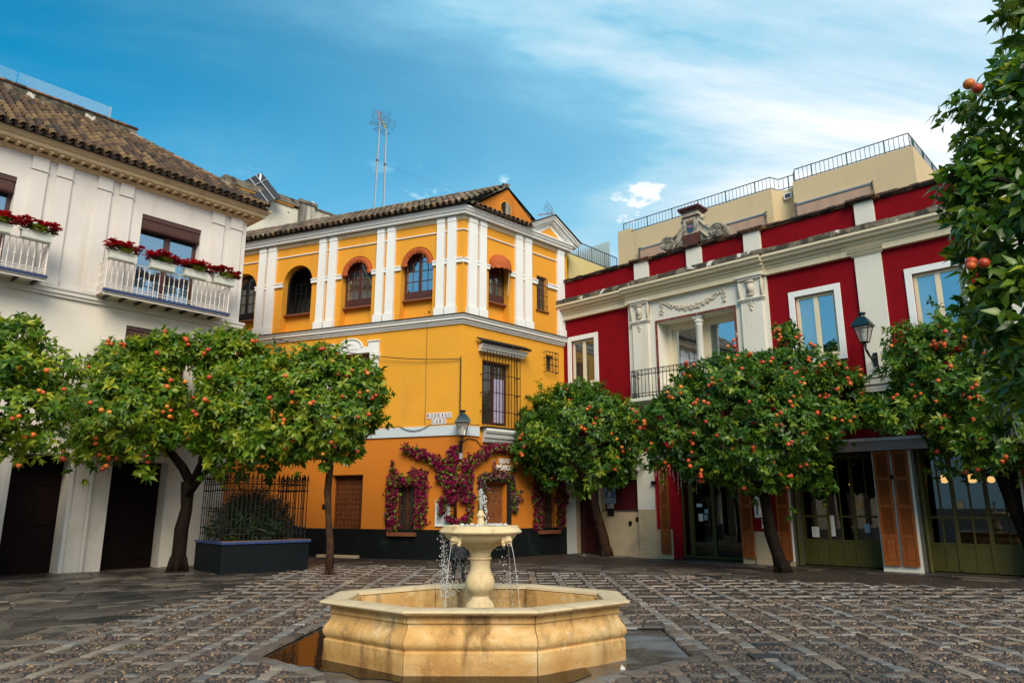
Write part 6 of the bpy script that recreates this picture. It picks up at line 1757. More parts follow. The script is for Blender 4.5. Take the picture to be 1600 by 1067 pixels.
for (x, y, w, h, lab) in ((2.66, 7.92, 0.16, 0.05, 'narrow dark drain cover set in mossy cobbles beyond the pit corner'), (2.42, 7.33, 0.14, 0.10, 'square dark drain cover beside the pit corner')):
    mb = MB(); mb.box(x - w, x + w, y - h, y + h, -0.01, 0.010)
    for k in range(4): mb.box(x - w + .02, x + w - .02, y - h + (2 * h) * (k + .35) / 4, y - h + (2 * h) * (k + .6) / 4, 0.010, 0.014)
    o = mb.build('drain_cover', flat('slate_iron', (0.035, 0.038, 0.040), 0.6, 0, .4, 20)); tag(o, lab, 'drain cover')
mb = MB(); r = random.Random(51)
for k in range(60):
    y = r.uniform(6, 15); x = r.uniform(-.65, .65) * y
    if inpoly(PIT, x, y): continue
    a = r.random() * 6.28; l = .035; dx, dy = math.cos(a) * l, math.sin(a) * l
    mb.add([(x - dx, y - dy, .014), (x + dy * .4, y - dx * .4, .02), (x + dx, y + dy, .012), (x - dy * .4, y + dx * .4, .022)], [(0, 1, 2, 3)])
o = mb.build('fallen_leaves', flat('dry_leaf', (0.36, 0.19, 0.06), 0.7, 0, .5, 30), None); tag(o, kind='stuff')

p = at_wall('L', -12.0, -0.2)
hb = thing('plain_house', 'plain pale house continuing the left side of the square behind the viewpoint', 'house', tuple(p), wh.rotation_euler.z)
mb = MB(); mb.box(-22, 0, 0, 6, -0.1, 8.4); mb.build('wall', plaster('plain_wall_left', (0.60, 0.52, 0.40), 0.12, 0.8), hb)
for i in range(6):
    for z in (0.1, 4.8):
        mb = MB(); mb.box(-3 - i * 3.1, -1.8 - i * 3.1, -0.02, 0.02, z, z + 2.1); mb.build('window', M_brownwood, hb)

# ================================================================ orange trees
def leaves(name, mat, parent, centers, axes, per, L, W_, seed, origin, droop=0.25, tintbias=0.0, spread=(35, 80)):
    """whorls of folded leaves, all numpy"""
    g = np.random.default_rng(seed)
    n = len(centers); N = n * per
    C = np.repeat(centers, per, 0); A = np.repeat(axes, per, 0)
    A = A / np.linalg.norm(A, axis=1, keepdims=True)
    ref = np.where(np.abs(A[:, 2:3]) < 0.9, np.array([[0, 0, 1.0]]), np.array([[1.0, 0, 0]]))
    E1 = np.cross(A, ref); E1 /= np.linalg.norm(E1, axis=1, keepdims=True); E2 = np.cross(A, E1)
    k = np.tile(np.arange(per), n)
    az = k * 2.39996 + np.repeat(g.random(n) * 6.28, per) + g.normal(0, .25, N)
    tl = np.radians(spread[0] + (spread[1] - spread[0]) * (k / max(1, per - 1)) + g.normal(0, 10, N))
    D = A * np.cos(tl)[:, None] + (E1 * np.cos(az)[:, None] + E2 * np.sin(az)[:, None]) * np.sin(tl)[:, None]
    D[:, 2] -= droop * (0.5 + g.random(N)); D /= np.linalg.norm(D, axis=1, keepdims=True)
    S = np.cross(D, A + g.normal(0, .25, (N, 3))); S /= np.linalg.norm(S, axis=1, keepdims=True) + 1e-9
    Nn = np.cross(S, D)
    l = L * (0.62 + 0.6 * g.random(N)); w = W_ * (0.75 + 0.5 * g.random(N))
    B = C - A * (0.3 * L * (k / per))[:, None] + g.normal(0, L * .10, (N, 3))
    V = np.zeros((N, 6, 3))
    V[:, 0] = B
    V[:, 1] = B + D * (l * .42)[:, None] + S * w[:, None] + Nn * (w * .30)[:, None]
    V[:, 2] = B + D * (l * .42)[:, None] - S * w[:, None] + Nn * (w * .30)[:, None]
    V[:, 3] = B + D * (l * .50)[:, None]
    V[:, 4] = B + D * l[:, None] - Nn * (l * .16)[:, None]
    V[:, 5] = B + D * (l * .1)[:, None]
    F = np.array([[0, 3, 1], [3, 4, 1], [0, 2, 3], [3, 2, 4]])
    F = F[None] + (np.arange(N) * 6)[:, None, None]
    ct = np.repeat(g.random(n), per)
    tint = np.clip(0.70 * ct + 0.34 * g.random(N) + tintbias - 0.02, 0, 1)
    V -= np.array(origin)
    return meshobj(name, V.reshape(-1, 3), F.reshape(-1, 3), mat, parent, np.repeat(tint, 4))

OR_SRC = None
def orange_tree(label, base, trunk, branches, lobes, nclus, L, W_, noranges, seed, mat=None, bark=None, per=9, orr=0.045, bias=0.0, obias=None, face=None):
    global OR_SRC
    t = thing('orange_tree', label, 'tree', base, 0, 'orange trees around the square')
    g = np.random.default_rng(seed); rnd = random.Random(seed)
    bx = Vector(base)
    mb = MB()
    pts = [Vector(p) - bx for p, r_ in trunk]
    mb.tube(pts, [r_ for p, r_ in trunk], 12)
    for i, v in enumerate(mb.v):
        v = Vector(v); mb.v[i] = tuple(v + Vector((rnd.uniform(-1, 1), rnd.uniform(-1, 1), 0)) * trunk[0][1] * 0.13)
    # root flare
    r0 = trunk[0][1]
    for k in range(6):
        a = k * 1.047 + rnd.uniform(-.3, .3); mb.tube([pts[0] + Vector((math.cos(a) * r0 * .5, math.sin(a) * r0 * .5, r0 * 1.5)), pts[0] + Vector((math.cos(a) * r0 * 1.12, math.sin(a) * r0 * 1.12, -0.02))], [r0 * .45, r0 * .25], 6)
    mb.build('trunk', bark or M_bark, t, smooth='all')
    for br in branches:
        mb = MB(); P = [Vector(p) - bx for p, r_ in br]; mb.tube(P, [r_ for p, r_ in br], 8); mb.build('branch', bark or M_bark, t, smooth='all')
    vol = np.array([(a[3] * a[4] + a[4] * a[5] + a[3] * a[5]) for a in lobes]); share = vol / vol.sum()
    Cs = []; As = []; Tw = []
    for lb, sh in zip(lobes, share):
        n = int(nclus * sh)
        d = g.normal(size=(n, 3)); d /= np.linalg.norm(d, axis=1, keepdims=True)
        ph = g.random(3) * 6.28
        lump = 1 + 0.10 * np.sin(3.1 * d[:, 0] + ph[0]) + 0.10 * np.sin(4.3 * d[:, 1] + 2.1 * d[:, 2] + ph[1]) + 0.11 * np.sin(6.7 * d[:, 2] - 3 * d[:, 0] + ph[2]) + 0.11 * np.sin(9 * d[:, 0] + 7 * d[:, 2] + ph[0]) + 0.06 * np.sin(15 * d[:, 0] - 11 * d[:, 2] + ph[1])
        rr = (1 - 0.40 * g.random(n) ** 3.0) * lump
        rr *= np.where(g.random(n) < 0.07, 1.0 + 0.32 * g.random(n), 1.0)
        hole = np.sin(5 * d[:, 0] + 4 * d[:, 2] + ph[1]) * np.sin(6 * d[:, 2] - 5 * d[:, 1] + ph[0]) > 0.62
        rr *= np.where(hole, 0.80, 1.0)
        c = np.array(lb[:3]) + d * rr[:, None] * np.array(lb[3:6])
        # flat-ish underside
        keep = d[:, 2] > -0.92
        ax = d / np.array(lb[3:6]); ax /= np.linalg.norm(ax, axis=1, keepdims=True)
        ax = ax + np.array([0, 0, 0.30]) + g.normal(0, .27, (n, 3))
        Cs.append(c[keep]); As.append(ax[keep]); Tw.append(rr[keep])
    C = np.concatenate(Cs); A = np.concatenate(As)
    inside = np.zeros(len(C))
    for lb in lobes:
        q = (((C - np.array(lb[:3])) / np.array(lb[3:6])) ** 2).sum(1)
        inside += q < 0.42
    C = C[inside == 0]; A = A[inside == 0]
    lv = leaves('crown', mat or M_leaf, t, C, A, per, L, W_, seed, base, tintbias=bias, droop=0.45, spread=(30, 92))
    # a few bare twigs poking through
    mb = MB()
    for k in range(26):
        i = g.integers(len(C)); c = Vector(C[i]) - bx; lb = min(lobes, key=lambda q: (Vector(q[:3]) - Vector(C[i])).length); o_ = Vector(lb[:3]) - bx
        mb.tube([o_.lerp(c, .15), o_.lerp(c, .6) + Vector((0, 0, .05)), c], [.022, .014, .005], 5, cap=False)
    mb.build('twigs', bark or M_bark, t, kind='stuff')
    # oranges, many in little bunches, mostly on the outside
    placed = 0; tries = 0
    tocam = Vector((0, 0, 1.4))
    while placed < noranges and tries < noranges * 40:
        tries += 1
        i = g.integers(len(C)); c = C[i]
        lb = min(lobes, key=lambda q: ((c - np.array(q[:3])) ** 2 / np.array(q[3:6]) ** 2).sum())
        nrm = (c - np.array(lb[:3])) / np.array(lb[3:6])
        if np.linalg.norm(nrm) < 0.80: continue
        view = np.array([0, 0, 1.4]) - c; view /= np.linalg.norm(view)
        if nrm @ view < 0.15 * np.linalg.norm(nrm): continue
        if obias and not obias(c): continue
        k = rnd.choice([1, 1, 1, 2, 2, 3])
        for q in range(k):
            p = c + nrm / np.linalg.norm(nrm) * 0.06 + g.normal(0, orr * 1.1, 3) * (k > 1) + np.array([0, 0, -.02]) + view * 0.09
            s_ = orr * rnd.uniform(.82, 1.15)
            M = Matrix.Translation(Vector(p) - bx) @ Matrix.Diagonal((s_, s_, s_ * .94, 1))
            if OR_SRC is None:
                mo = MB(); mo.ball((0, 0, 0), 1.0, 14, 9); OR_SRC = mo.build('orange', M_orange, t, smooth='all'); OR_SRC.matrix_basis = M
            else: inst(OR_SRC, t, M)
            placed += 1
    return t

orange_tree('forked dark-trunked orange tree with two wide crowns in front of the white house', (-7.42, 16.6, 0),
    [((-7.44, 16.6, -.02), .20), ((-7.45, 16.6, .35), .15), ((-7.45, 16.6, .9), .135), ((-7.36, 16.6, 1.35), .13), ((-7.38, 16.6, 1.65), .125), ((-7.40, 16.6, 1.95), .14)],
    [[((-7.30, 16.6, 1.85), .11), ((-7.5, 16.5, 2.25), .10), ((-8.0, 16.3, 2.9), .07), ((-8.4, 16.1, 3.6), .04)], [((-7.36, 16.55, 1.62), .085), ((-6.98, 16.4, 2.1), .07), ((-6.4, 16.2, 2.6), .065), ((-5.9, 16.0, 3.2), .04)], [((-7.3, 16.6, 1.9), .09), ((-7.1, 16.7, 2.6), .07), ((-6.9, 16.8, 4.0), .04)]],
    [(-8.52, 15.90, 3.45, 1.10, 1.1, 1.28), (-9.10, 16.50, 4.62, 0.85, 0.8, 0.60), (-7.96, 16.20, 4.88, 0.58, 0.55, 0.46), (-6.72, 16.90, 4.72, 0.88, 0.8, 0.86), (-5.76, 15.70, 3.28, 1.10, 1.1, 1.24), (-7.18, 17.0, 3.25, 0.7, 0.6, 0.60), (-9.55, 16.50, 3.30, 0.52, 0.6, 0.60), (-5.2, 15.9, 3.9, .5, .5, .5)],
    4000, 0.180, 0.040, 95, 111, bias=0.05, orr=0.050)
orange_tree('orange tree leaning in from the left edge with pale fruit at its top', (-9.9, 12.2, 0),
    [((-9.9, 12.2, -.02), .17), ((-9.8, 12.2, 1.0), .14), ((-9.6, 12.2, 2.0), .13)],
    [[((-9.6, 12.2, 1.9), .09), ((-9.2, 12.1, 2.6), .06), ((-8.7, 12.0, 3.2), .03)]],
    [(-8.74, 12.00, 2.98, 1.12, 1.05, 0.90), (-8.55, 12.00, 4.22, 0.40, 0.38, 0.42), (-9.44, 12.00, 3.86, 0.95, 0.9, 0.76), (-8.32, 12.30, 3.58, 0.60, 0.62, 0.56), (-10.4, 12.2, 3.2, 1.1, 1.1, 1.0)],
    2500, 0.155, 0.035, 36, 102, bias=0.06, orr=0.043)
orange_tree('slender orange tree beside the studded door of the ochre house', (-3.84, 15.74, 0),
    [((-3.84, 15.74, -.02), .095), ((-3.86, 15.74, .6), .085), ((-3.93, 15.74, 1.2), .075), ((-3.98, 15.74, 1.7), .075), ((-3.94, 15.74, 2.5), .07)],
    [[((-3.96, 15.74, 2.2), .05), ((-4.3, 15.7, 3.0), .035), ((-4.5, 15.7, 3.8), .02)], [((-3.95, 15.74, 2.3), .05), ((-3.5, 15.6, 3.2), .03)]],
    [(-3.96, 15.70, 3.42, 1.08, 1.05, 1.16), (-4.46, 15.70, 4.42, 0.72, 0.65, 0.52), (-3.37, 15.50, 3.87, 0.50, 0.55, 0.66), (-4.64, 15.70, 3.19, 0.52, 0.56, 0.66)],
    1900, 0.160, 0.035, 50, 103, bark=M_barklight, orr=0.044)
orange_tree('leaning orange tree beside the crimson house doorway and the blue sign', (2.72, 21.4, 0),
    [((2.72, 21.4, -.02), .17), ((2.64, 21.4, .5), .14), ((2.46, 21.3, 1.2), .115), ((2.25, 21.2, 2.2), .10)],
    [[((2.3, 21.2, 1.9), .09), ((1.6, 21.1, 2.8), .05)], [((2.25, 21.2, 2.0), .08), ((2.9, 21.0, 2.9), .05)]],
    [(1.88, 21.00, 3.36, 1.80, 1.5, 1.40), (2.15, 21.00, 4.36, 1.05, 0.95, 0.56), (0.75, 21.00, 3.23, 0.78, 0.85, 0.95), (3.28, 21.00, 3.42, 0.68, 0.85, 1.02)],
    3600, 0.165, 0.037, 44, 104, mat=M_leafdark, bark=M_barklight, orr=0.050, bias=0.08)
orange_tree('broad orange tree covered in fruit in front of the portal balcony', (5.90, 16.34, 0),
    [((5.92, 16.34, -.02), .165), ((5.84, 16.34, .35), .14), ((5.72, 16.34, .8), .125), ((5.68, 16.34, 1.3), .12), ((5.60, 16.34, 2.0), .12)],
    [[((5.65, 16.34, 1.8), .09), ((4.8, 16.3, 2.6), .05), ((4.2, 16.3, 3.2), .03)], [((5.63, 16.34, 1.9), .09), ((6.4, 16.3, 2.8), .06), ((7.2, 16.4, 3.4), .03)]],
    [(5.44, 16.00, 3.08, 1.75, 1.5, 1.30), (4.89, 16.30, 4.25, 0.98, 0.95, 0.62), (6.28, 16.30, 4.29, 1.08, 0.95, 0.70), (3.79, 16.30, 3.11, 0.82, 0.95, 1.02), (7.55, 16.50, 3.73, 0.74, 0.85, 0.80), (5.47, 16.30, 2.28, 1.38, 1.05, 0.52), (6.45, 16.30, 5.34, 0.26, 0.26, 0.28)],
    5200, 0.145, 0.034, 190, 105, mat=M_leafdark, orr=0.042, bias=0.02)
orange_tree('orange tree before the glazed shop doors at the right', (10.62, 14.9, 0),
    [((10.62, 14.9, -.02), .19), ((10.50, 14.9, .5), .155), ((10.26, 14.9, 1.2), .14), ((10.0, 14.85, 2.2), .13)],
    [[((10.1, 14.85, 1.9), .1), ((9.5, 14.6, 2.8), .05)], [((10.0, 14.85, 2.0), .1), ((10.6, 14.8, 3.4), .05)]],
    [(9.18, 14.40, 3.85, 1.26, 1.2, 1.28), (9.65, 14.10, 3.10, 1.16, 1.1, 1.14), (8.36, 14.50, 4.34, 0.54, 0.6, 0.74), (7.72, 14.50, 3.25, 0.56, 0.45, 0.36), (10.57, 14.50, 4.11, 1.0, 1.05, 1.02), (10.9, 14.6, 3.0, 1.1, 1.1, 0.9)],
    4300, 0.150, 0.034, 110, 106, mat=M_leafdark, orr=0.042, bias=0.08)
orange_tree('close orange tree hanging down the right edge with large glossy leaves', (3.62, 3.5, 0),
    [((3.62, 3.5, -.05), .11), ((3.6, 3.5, 1.0), .09), ((3.55, 3.5, 2.0), .08), ((3.3, 3.45, 3.2), .05)],
    [[((3.55, 3.5, 2.0), .05), ((3.1, 3.45, 2.35), .025), ((2.72, 3.4, 2.52), .012), ((2.42, 3.4, 2.58), .005)], [((3.5, 3.5, 2.3), .05), ((3.0, 3.42, 3.0), .025), ((2.55, 3.4, 3.25), .008)], [((3.3, 3.45, 3.2), .04), ((2.95, 3.4, 3.9), .015), ((2.75, 3.4, 4.15), .006)], [((3.55, 3.5, 1.9), .04), ((2.9, 3.4, 1.75), .015), ((2.5, 3.4, 1.85), .006)]],
    [(2.72, 3.40, 3.37, 0.34, 0.34, 0.36), (2.62, 3.40, 2.86, 0.33, 0.34, 0.36), (2.62, 3.40, 2.39, 0.32, 0.36, 0.32), (2.74, 3.40, 1.97, 0.30, 0.40, 0.28), (2.86, 3.40, 4.05, 0.15, 0.2, 0.22), (2.37, 3.40, 2.99, 0.10, 0.12, 0.18), (3.05, 3.45, 2.7, 0.35, 0.35, 0.9), (2.42, 3.38, 2.50, 0.13, 0.1, 0.12)],
    1900, 0.092, 0.0195, 22, 107, mat=M_leafnear, per=7, orr=0.026)

# ================================================================ planter with railing and shrub
pu = Vector((0.76, 0.65, 0)).normalized()
pl = thing('planter', 'blue-black masonry planter with a blue tiled rim and spiked iron railing', 'planter', (-6.10, 15.62, 0), math.atan2(pu.y, pu.x))
LX, LY = 1.95, 1.75
mb = MB(); mb.box(0, LX, 0, LY, -0.05, 0.60); mb.build('wall', M_planter, pl, bevel=0.012)
mb = MB()
mb.box(-0.03, LX + .03, -0.03, 0.22, 0.602, 0.655); mb.box(-0.03, 0.22, 0.221, LY, 0.602, 0.655); mb.box(LX - .22, LX + .03, 0.221, LY, 0.602, 0.655)
rim = mb.build('rim_tiles', flat('blue_rim_tile', (0.035, 0.07, 0.22), 0.25, 0, 0.5, 18), pl, bevel=0.006)
mb = MB(); mb.box(-0.02, LX + .02, -0.02, 0.21, 0.656, 0.668); mb.build('rim_top', flat('worn_terracotta_rim', (0.26, 0.16, 0.13), 0.5, 0, .5, 22), rim)
mb = MB(); mb.box(0.22, LX - .22, 0.22, LY, 0.5, 0.625); mb.build('soil', M_soil, pl)
mb = MB()
for z in (0.80, 0.92, 1.74, 1.88):
    mb.tube([(0.08, LY, z), (0.08, 0.10, z), (LX - .08, 0.10, z), (LX - .08, LY, z)], 0.013, 4)
rl = mb.build('railing', M_iron, pl)
mb = MB(); mb.tube([(0, 0, 0.66), (0, 0, 1.98)], 0.011, 6); mb.tube([(0, 0, 1.98), (0, 0, 2.01), (0, 0, 2.12)], [0.011, 0.024, 0.002], 6)
for z in (0.92, 1.35, 1.74): mb.ball((0, 0, z), 0.021, 6, 4)
for s_ in (-1, 1): mb.tube([(s_ * .05 * math.sin(a * .7) if a else 0, 0, 1.92 + 0.02 * a) for a in range(5)], 0.006, 4)
b0 = mb.build('rail_bar', M_iron, rl, smooth=True); b0.location = (0.08, 0.10, 0)
for k in range(1, 19): inst(b0, rl, Matrix.Translation((0.08 + (LX - .16) * k / 18, 0.10, 0)))
for k in range(1, 12):
    inst(b0, rl, Matrix.Translation((0.08, 0.10 + (LY - .1) * k / 11, 0))); inst(b0, rl, Matrix.Translation((LX - .08, 0.10 + (LY - .1) * k / 11, 0)))
mb = MB(); r = random.Random(4)
for k in range(18):
    x = 0.13 + (LX - .26) * k / 17
    mb.tube([(x + 0.03 * math.cos(t * .8), 0.10, 1.81 + 0.035 * math.sin(t * .8)) for t in range(8)], 0.006, 4)
mb.build('scrollwork', M_iron, rl, kind='stuff')
cpl = pl.matrix_basis.copy()
pc = Vector((-6.10, 15.62, 0)) + pu * 0.95 + Vector((-pu.y, pu.x, 0)) * 0.95
shb = thing('shrub', 'dark spiky evergreen shrub filling the railed planter', 'shrub', tuple(pc + Vector((0, 0, 0.6))))
g = np.random.default_rng(9); n = 760
d = g.normal(size=(n, 3)); d /= np.linalg.norm(d, axis=1, keepdims=True); d[:, 2] = np.abs(d[:, 2])
cc = np.array(pc) + np.array([0, 0, .75]) + d * np.array([.86, .86, .95]) * (0.55 + .55 * g.random(n))[:, None]
leaves('foliage', M_shrub, shb, cc, d + np.array([0, 0, .3]), 12, 0.22, 0.010, 9, tuple(pc + Vector((0, 0, 0.6))), droop=0.35, spread=(20, 75))
mb = MB()
for k in range(9):
    a = k * .7; mb.tube([(0, 0, -0.05), (0.2 * math.cos(a), 0.2 * math.sin(a), .4), (0.45 * math.cos(a), 0.45 * math.sin(a), .8)], [.03, .02, .008], 5)
mb.build('stems', M_bark, shb)
for i, (u, v, lab, mt) in enumerate(((1.45, 0.34, 'small yellow-green plant at the front right of the railed planter', M_poinleaf), (1.05, 0.32, 'low red-flowered plant in the middle of the railed planter', M_poin), (0.35, 0.34, 'low green plant at the front left of the railed planter', M_leaf))):
    q = Vector((-6.10, 15.62, 0)) + pu * u + Vector((-pu.y, pu.x, 0)) * v
    sm = thing('small_plant', lab, 'plant', (q.x, q.y, 0.62)); ol = ([], [], []); rnd = random.Random(i)
    for k in range(16): leaf_rosette(ol, (rnd.uniform(-.14, .14), rnd.uniform(-.1, .1), rnd.uniform(.03, .18)), 6, .08, .018, 0.2, 1.0, rnd, .4)
    out_mesh('leaves', ol, mt, sm)

# ================================================================ wall lanterns
def lantern(label, base, rz, arm):
    """arm: list of points from the wall plate (0,0,0) to the lantern foot; +(-y) is away from the wall"""
    t = thing('wall_lantern', label, 'lamp', base, rz, 'wall lanterns')
    fx, fy, fz = arm[-1]
    mb = MB(); mb.tube(arm, 0.022, 8); mb.box(-0.05, 0.05, -0.02, 0.0, -0.22, 0.14)
    mb.tube([(0, -0.02, -0.18), (0, fy * .45, -0.08), (0, fy * .8, fz * .6 + .0)], 0.014, 6)
    mb.tube([(0, fy * .3 + 0.06 * math.cos(a * .7), -0.02 + 0.06 * math.sin(a * .7)) for a in range(9)], 0.010, 5)
    mb.build('bracket', M_iron, t, smooth=True)
    T = Matrix.Translation((fx, fy, fz))
    def sq(w, z): return [(-w, -w, z), (w, -w, z), (w, w, z), (-w, w, z)]
    mb = MB(T); mb.tube([(0, 0, 0), (0, 0, 0.05), (0, 0, .08)], [0.05, 0.03, 0.07], 8)
    lv = [sq(0.075, 0.08), sq(0.16, 0.44)]
    for k in range(4): mb.tube([lv[0][k], lv[1][k]], 0.012, 4)
    for L_, w in ((lv[0], 0.014), (lv[1], 0.016)):
        for k in range(4): mb.tube([L_[k], L_[(k + 1) % 4]], w, 4)
    fr = mb.build('lantern_frame', M_iron, t)
    for k in range(4):
        mb = MB(T); a, b_, c_, d_ = lv[0][k], lv[0][(k + 1) % 4], lv[1][(k + 1) % 4], lv[1][k]; mb.quad(a, b_, c_, d_); mb.build('pane', M_lampglass, fr, fix=False)
    mb = MB(T)
    rings = [sq(0.205, 0.44), sq(0.20, 0.47), sq(0.15, 0.56), sq(0.10, 0.64), sq(0.075, 0.66)]
    vs = [p for R in rings for p in R]; fs = [(i * 4 + k, i * 4 + (k + 1) % 4, (i + 1) * 4 + (k + 1) % 4, (i + 1) * 4 + k) for i in range(4) for k in range(4)] + [(3, 2, 1, 0), (16, 17, 18, 19)]
    mb.add(vs, fs)
    mb.lathe([(0.06, 0.66), (0.055, 0.70), (0.085, 0.73), (0.09, 0.76), (0.05, 0.775)], 0, 0, 10)
    for q in (-.17, .17):
        for w in (-.17, .17): mb.ball((q, w, 0.48), 0.02, 6, 4)
    mb.build('lantern_cap', M_lampgreen, t)
    mb = MB(T); mb.lathe([(0.03, 0.10), (0.045, 0.18), (0.05, 0.28), (0.03, 0.36)], 0, 0, 10); mb.build('bulb', M_paper, t, smooth=True)
    mb = MB(); mb.box(-0.045, 0.045, -0.07, -0.02, -0.36, -0.20); mb.build('terminal_box', M_greymetal, t)
    return t
p = at_wall('YL', 0.02, 0.02, 3.0)
lantern('teal-capped lantern on the corner of the ochre house beside the street name', tuple(p), math.atan2(-.3843, .9232) + BIS, [(0, -0.02, 0.0), (0, -0.22, 0.02), (0, -0.34, 0.10), (0, -0.35, 0.16)])
p = at_wall('R', 9.38, 0.07, 4.72)
lantern('teal-capped lantern on the white pilaster of the crimson house', tuple(p), rh.rotation_euler.z, [(0, -0.02, 0.02), (0, -0.40, -0.02), (0, -0.62, 0.10), (0, -0.66, 0.20)])

# ================================================================ signs, notices, cables
def text_on(parent, body, w, h, y, mat, cx=0.0, cz=0.0, depth=0.004, name='lettering', bold=0.0):
    cu = bpy.data.curves.new(name, 'FONT'); cu.body = body; cu.align_x = 'CENTER'; cu.align_y = 'CENTER'
    cu.extrude = depth; cu.offset = bold; cu.size = 1.0
    o = bpy.data.objects.new(name, cu); COL.objects.link(o)
    bpy.context.view_layer.update()
    dm = o.dimensions
    sx, sz = w / max(dm.x, 1e-3), h / max(dm.y, 1e-3)
    me = bpy.data.meshes.new_from_object(o); bpy.data.objects.remove(o)
    bb = [v.co for v in me.vertices]
    mx = (min(v.x for v in bb) + max(v.x for v in bb)) / 2; my = (min(v.y for v in bb) + max(v.y for v in bb)) / 2
    for v in me.vertices:
        v.co = ((v.co.x - mx) * sx + cx, y - v.co.z, (v.co.y - my) * sz + cz)
    me.materials.clear(); me.materials.append(mat)
    o = bpy.data.objects.new(name, me); COL.objects.link(o); o.parent = parent
    return o
def wall_thing(name, label, cat, key, s, d, z, group=None):
    rz = {'L': wh.rotation_euler.z, 'R': rh.rotation_euler.z, 'YL': yh.rotation_euler.z, 'YR': yh.rotation_euler.z + REL}[key]
    return thing(name, label, cat, tuple(at_wall(key, s, d, z)), rz, group)
for body, s, z, lab in (('RODRIGO', -0.675, 3.865, 'upper street-name strip of lettered tiles reading RODRIGO'), ('CARO', -0.675, 3.695, 'lower street-name strip of lettered tiles reading CARO')):
    st = wall_thing('street_name', lab, 'street sign', 'YL', s, 0.0, z)
    n = len(body); w = 0.112
    for k, ch in enumerate(body):
        x = (k - (n - 1) / 2) * w
        mb = MB(); mb.box(x - w / 2 + .002, x + w / 2 - .002, -0.018, 0, -0.078, 0.078); tl = mb.build('letter_tile', M_tileplaque, st, bevel=0.002)
        text_on(tl, ch, 0.068 if ch != 'I' else 0.026, 0.105, -0.0185, M_letter, x, 0, 0.0015, 'letter', 0.012)
st = wall_thing('house_number', 'small white tile house number 9 above the studded door', 'house number', 'YL', -3.71, 0, 2.62)
mb = MB(); mb.box(-0.055, 0.055, -0.015, 0, -0.075, 0.075); tl = mb.build('number_tile', M_tileplaque, st); text_on(tl, '9', 0.06, 0.11, -0.0155, M_letter, 0, 0, 0.001, 'digit', 0.01)
st = wall_thing('wall_sign', 'raised white letters spelling SED D and MEXICO above the garlanded doorway', 'sign', 'YR', 1.62, 0.0, 2.5)
text_on(st, "SED D'", 0.44, 0.14, -0.03, M_letterwhite, 0.02, 0.16, 0.02, 'lettering', 0.035)
text_on(st, 'MÉXICO', 0.60, 0.185, -0.03, M_letterwhite, 0.03, -0.01, 0.02, 'lettering', 0.035)
st = wall_thing('menu_board', 'white framed menu board on the ochre wall behind the fountain', 'notice board', 'YL', -0.49, 0.0, 1.21)
mb = MB(); mb.box(-0.21, 0.21, -0.03, 0, -0.33, 0.33); fr = mb.build('board', flat('board_face', (0.62, 0.66, 0.68), 0.35, 0, .15, 6), st)
mb = MB()
for a in ((-0.22, -0.195, -0.34, 0.34), (0.195, 0.22, -0.34, 0.34), (-0.195, 0.195, 0.315, 0.34), (-0.195, 0.195, -0.34, -0.315)): mb.box(a[0], a[1], -0.045, 0.0, a[2], a[3])
mb.build('board_frame', M_trim, st)
mb = MB(); mb.box(-0.15, 0.12, -0.034, -0.0305, 0.18, 0.28); mb.build('board_heading', flat('orange_print', (0.55, 0.22, 0.06), 0.5, 0, .5, 60), st)
mb = MB(); r = random.Random(2)
for c in range(6):
    x = -0.17 + c * 0.058; z = 0.15
    while z > -0.28: mb.box(x, x + r.uniform(.02, .04), -0.033, -0.0305, z, z + 0.006); z -= 0.018
mb.build('print_lines', flat('grey_print', (0.15, 0.16, 0.18), 0.6), st, kind='stuff')
st = wall_thing('blue_sign', 'blue hotel sign with white stars and stripes behind the leaning tree', 'sign', 'R', 1.70, 0.0, 1.72)
mb = MB(); mb.box(-0.20, 0.20, -0.025, 0, -0.24, 0.24); pn = mb.build('panel', M_bluesign, st, bevel=0.004)
mb = MB()
for a in ((-0.19, 0.19, 0.222, 0.232), (-0.19, 0.19, -0.232, -0.222), (-0.19, -0.18, -0.222, 0.222), (0.18, 0.19, -0.222, 0.222), (-0.16, 0.16, -0.13, -0.10), (-0.16, 0.16, -0.19, -0.17)): mb.box(a[0], a[1], -0.028, -0.0255, a[2], a[3])
mb.build('white_lines', M_tileplaque, pn)
text_on(pn, 'H', 0.09, 0.16, -0.026, M_tileplaque, 0, 0.02, .001, 'lettering', .02)
for x in (-.12, .12):
    mb = MB(); mb.prism([(x + (0.04 if k % 2 == 0 else .016) * math.sin(k * math.pi / 5), 0.15 + (0.04 if k % 2 == 0 else .016) * math.cos(k * math.pi / 5)) for k in range(10)], -0.028, -0.0255); mb.build('star', M_tileplaque, pn)
st = wall_thing('small_plaque', 'small grey plaque hung below the blue hotel sign', 'sign', 'R', 1.70, 0, 1.40)
mb = MB(); mb.box(-0.12, 0.12, -0.02, 0, -0.07, 0.07); pq = mb.build('plate', flat('grey_plate', (0.40, 0.38, 0.38), 0.4), st, bevel=0.01); text_on(pq, 'P', 0.05, 0.08, -0.021, M_iron, -0.05, 0, .001)
st = wall_thing('green_box', 'lime green lit-up emergency sign high on the dark red panel', 'sign', 'R', 2.575, 0.0, 2.25)
mb = MB(); mb.box(-0.085, 0.085, -0.05, 0, -0.11, 0.11); gb = mb.build('case', M_greensign, st, bevel=0.005); text_on(gb, 'D', 0.07, 0.10, -0.051, M_tileplaque, 0, 0.03, .001, 'lettering', .02)
st = wall_thing('menu_case', 'white wall-mounted menu case with papers between two shutters', 'menu case', 'R', 6.36, -0.0, 1.44)
mb = MB(); mb.box(-0.20, 0.20, -0.08, -0.02, -0.32, 0.32); cs = mb.build('case', M_trim, st, bevel=0.006)
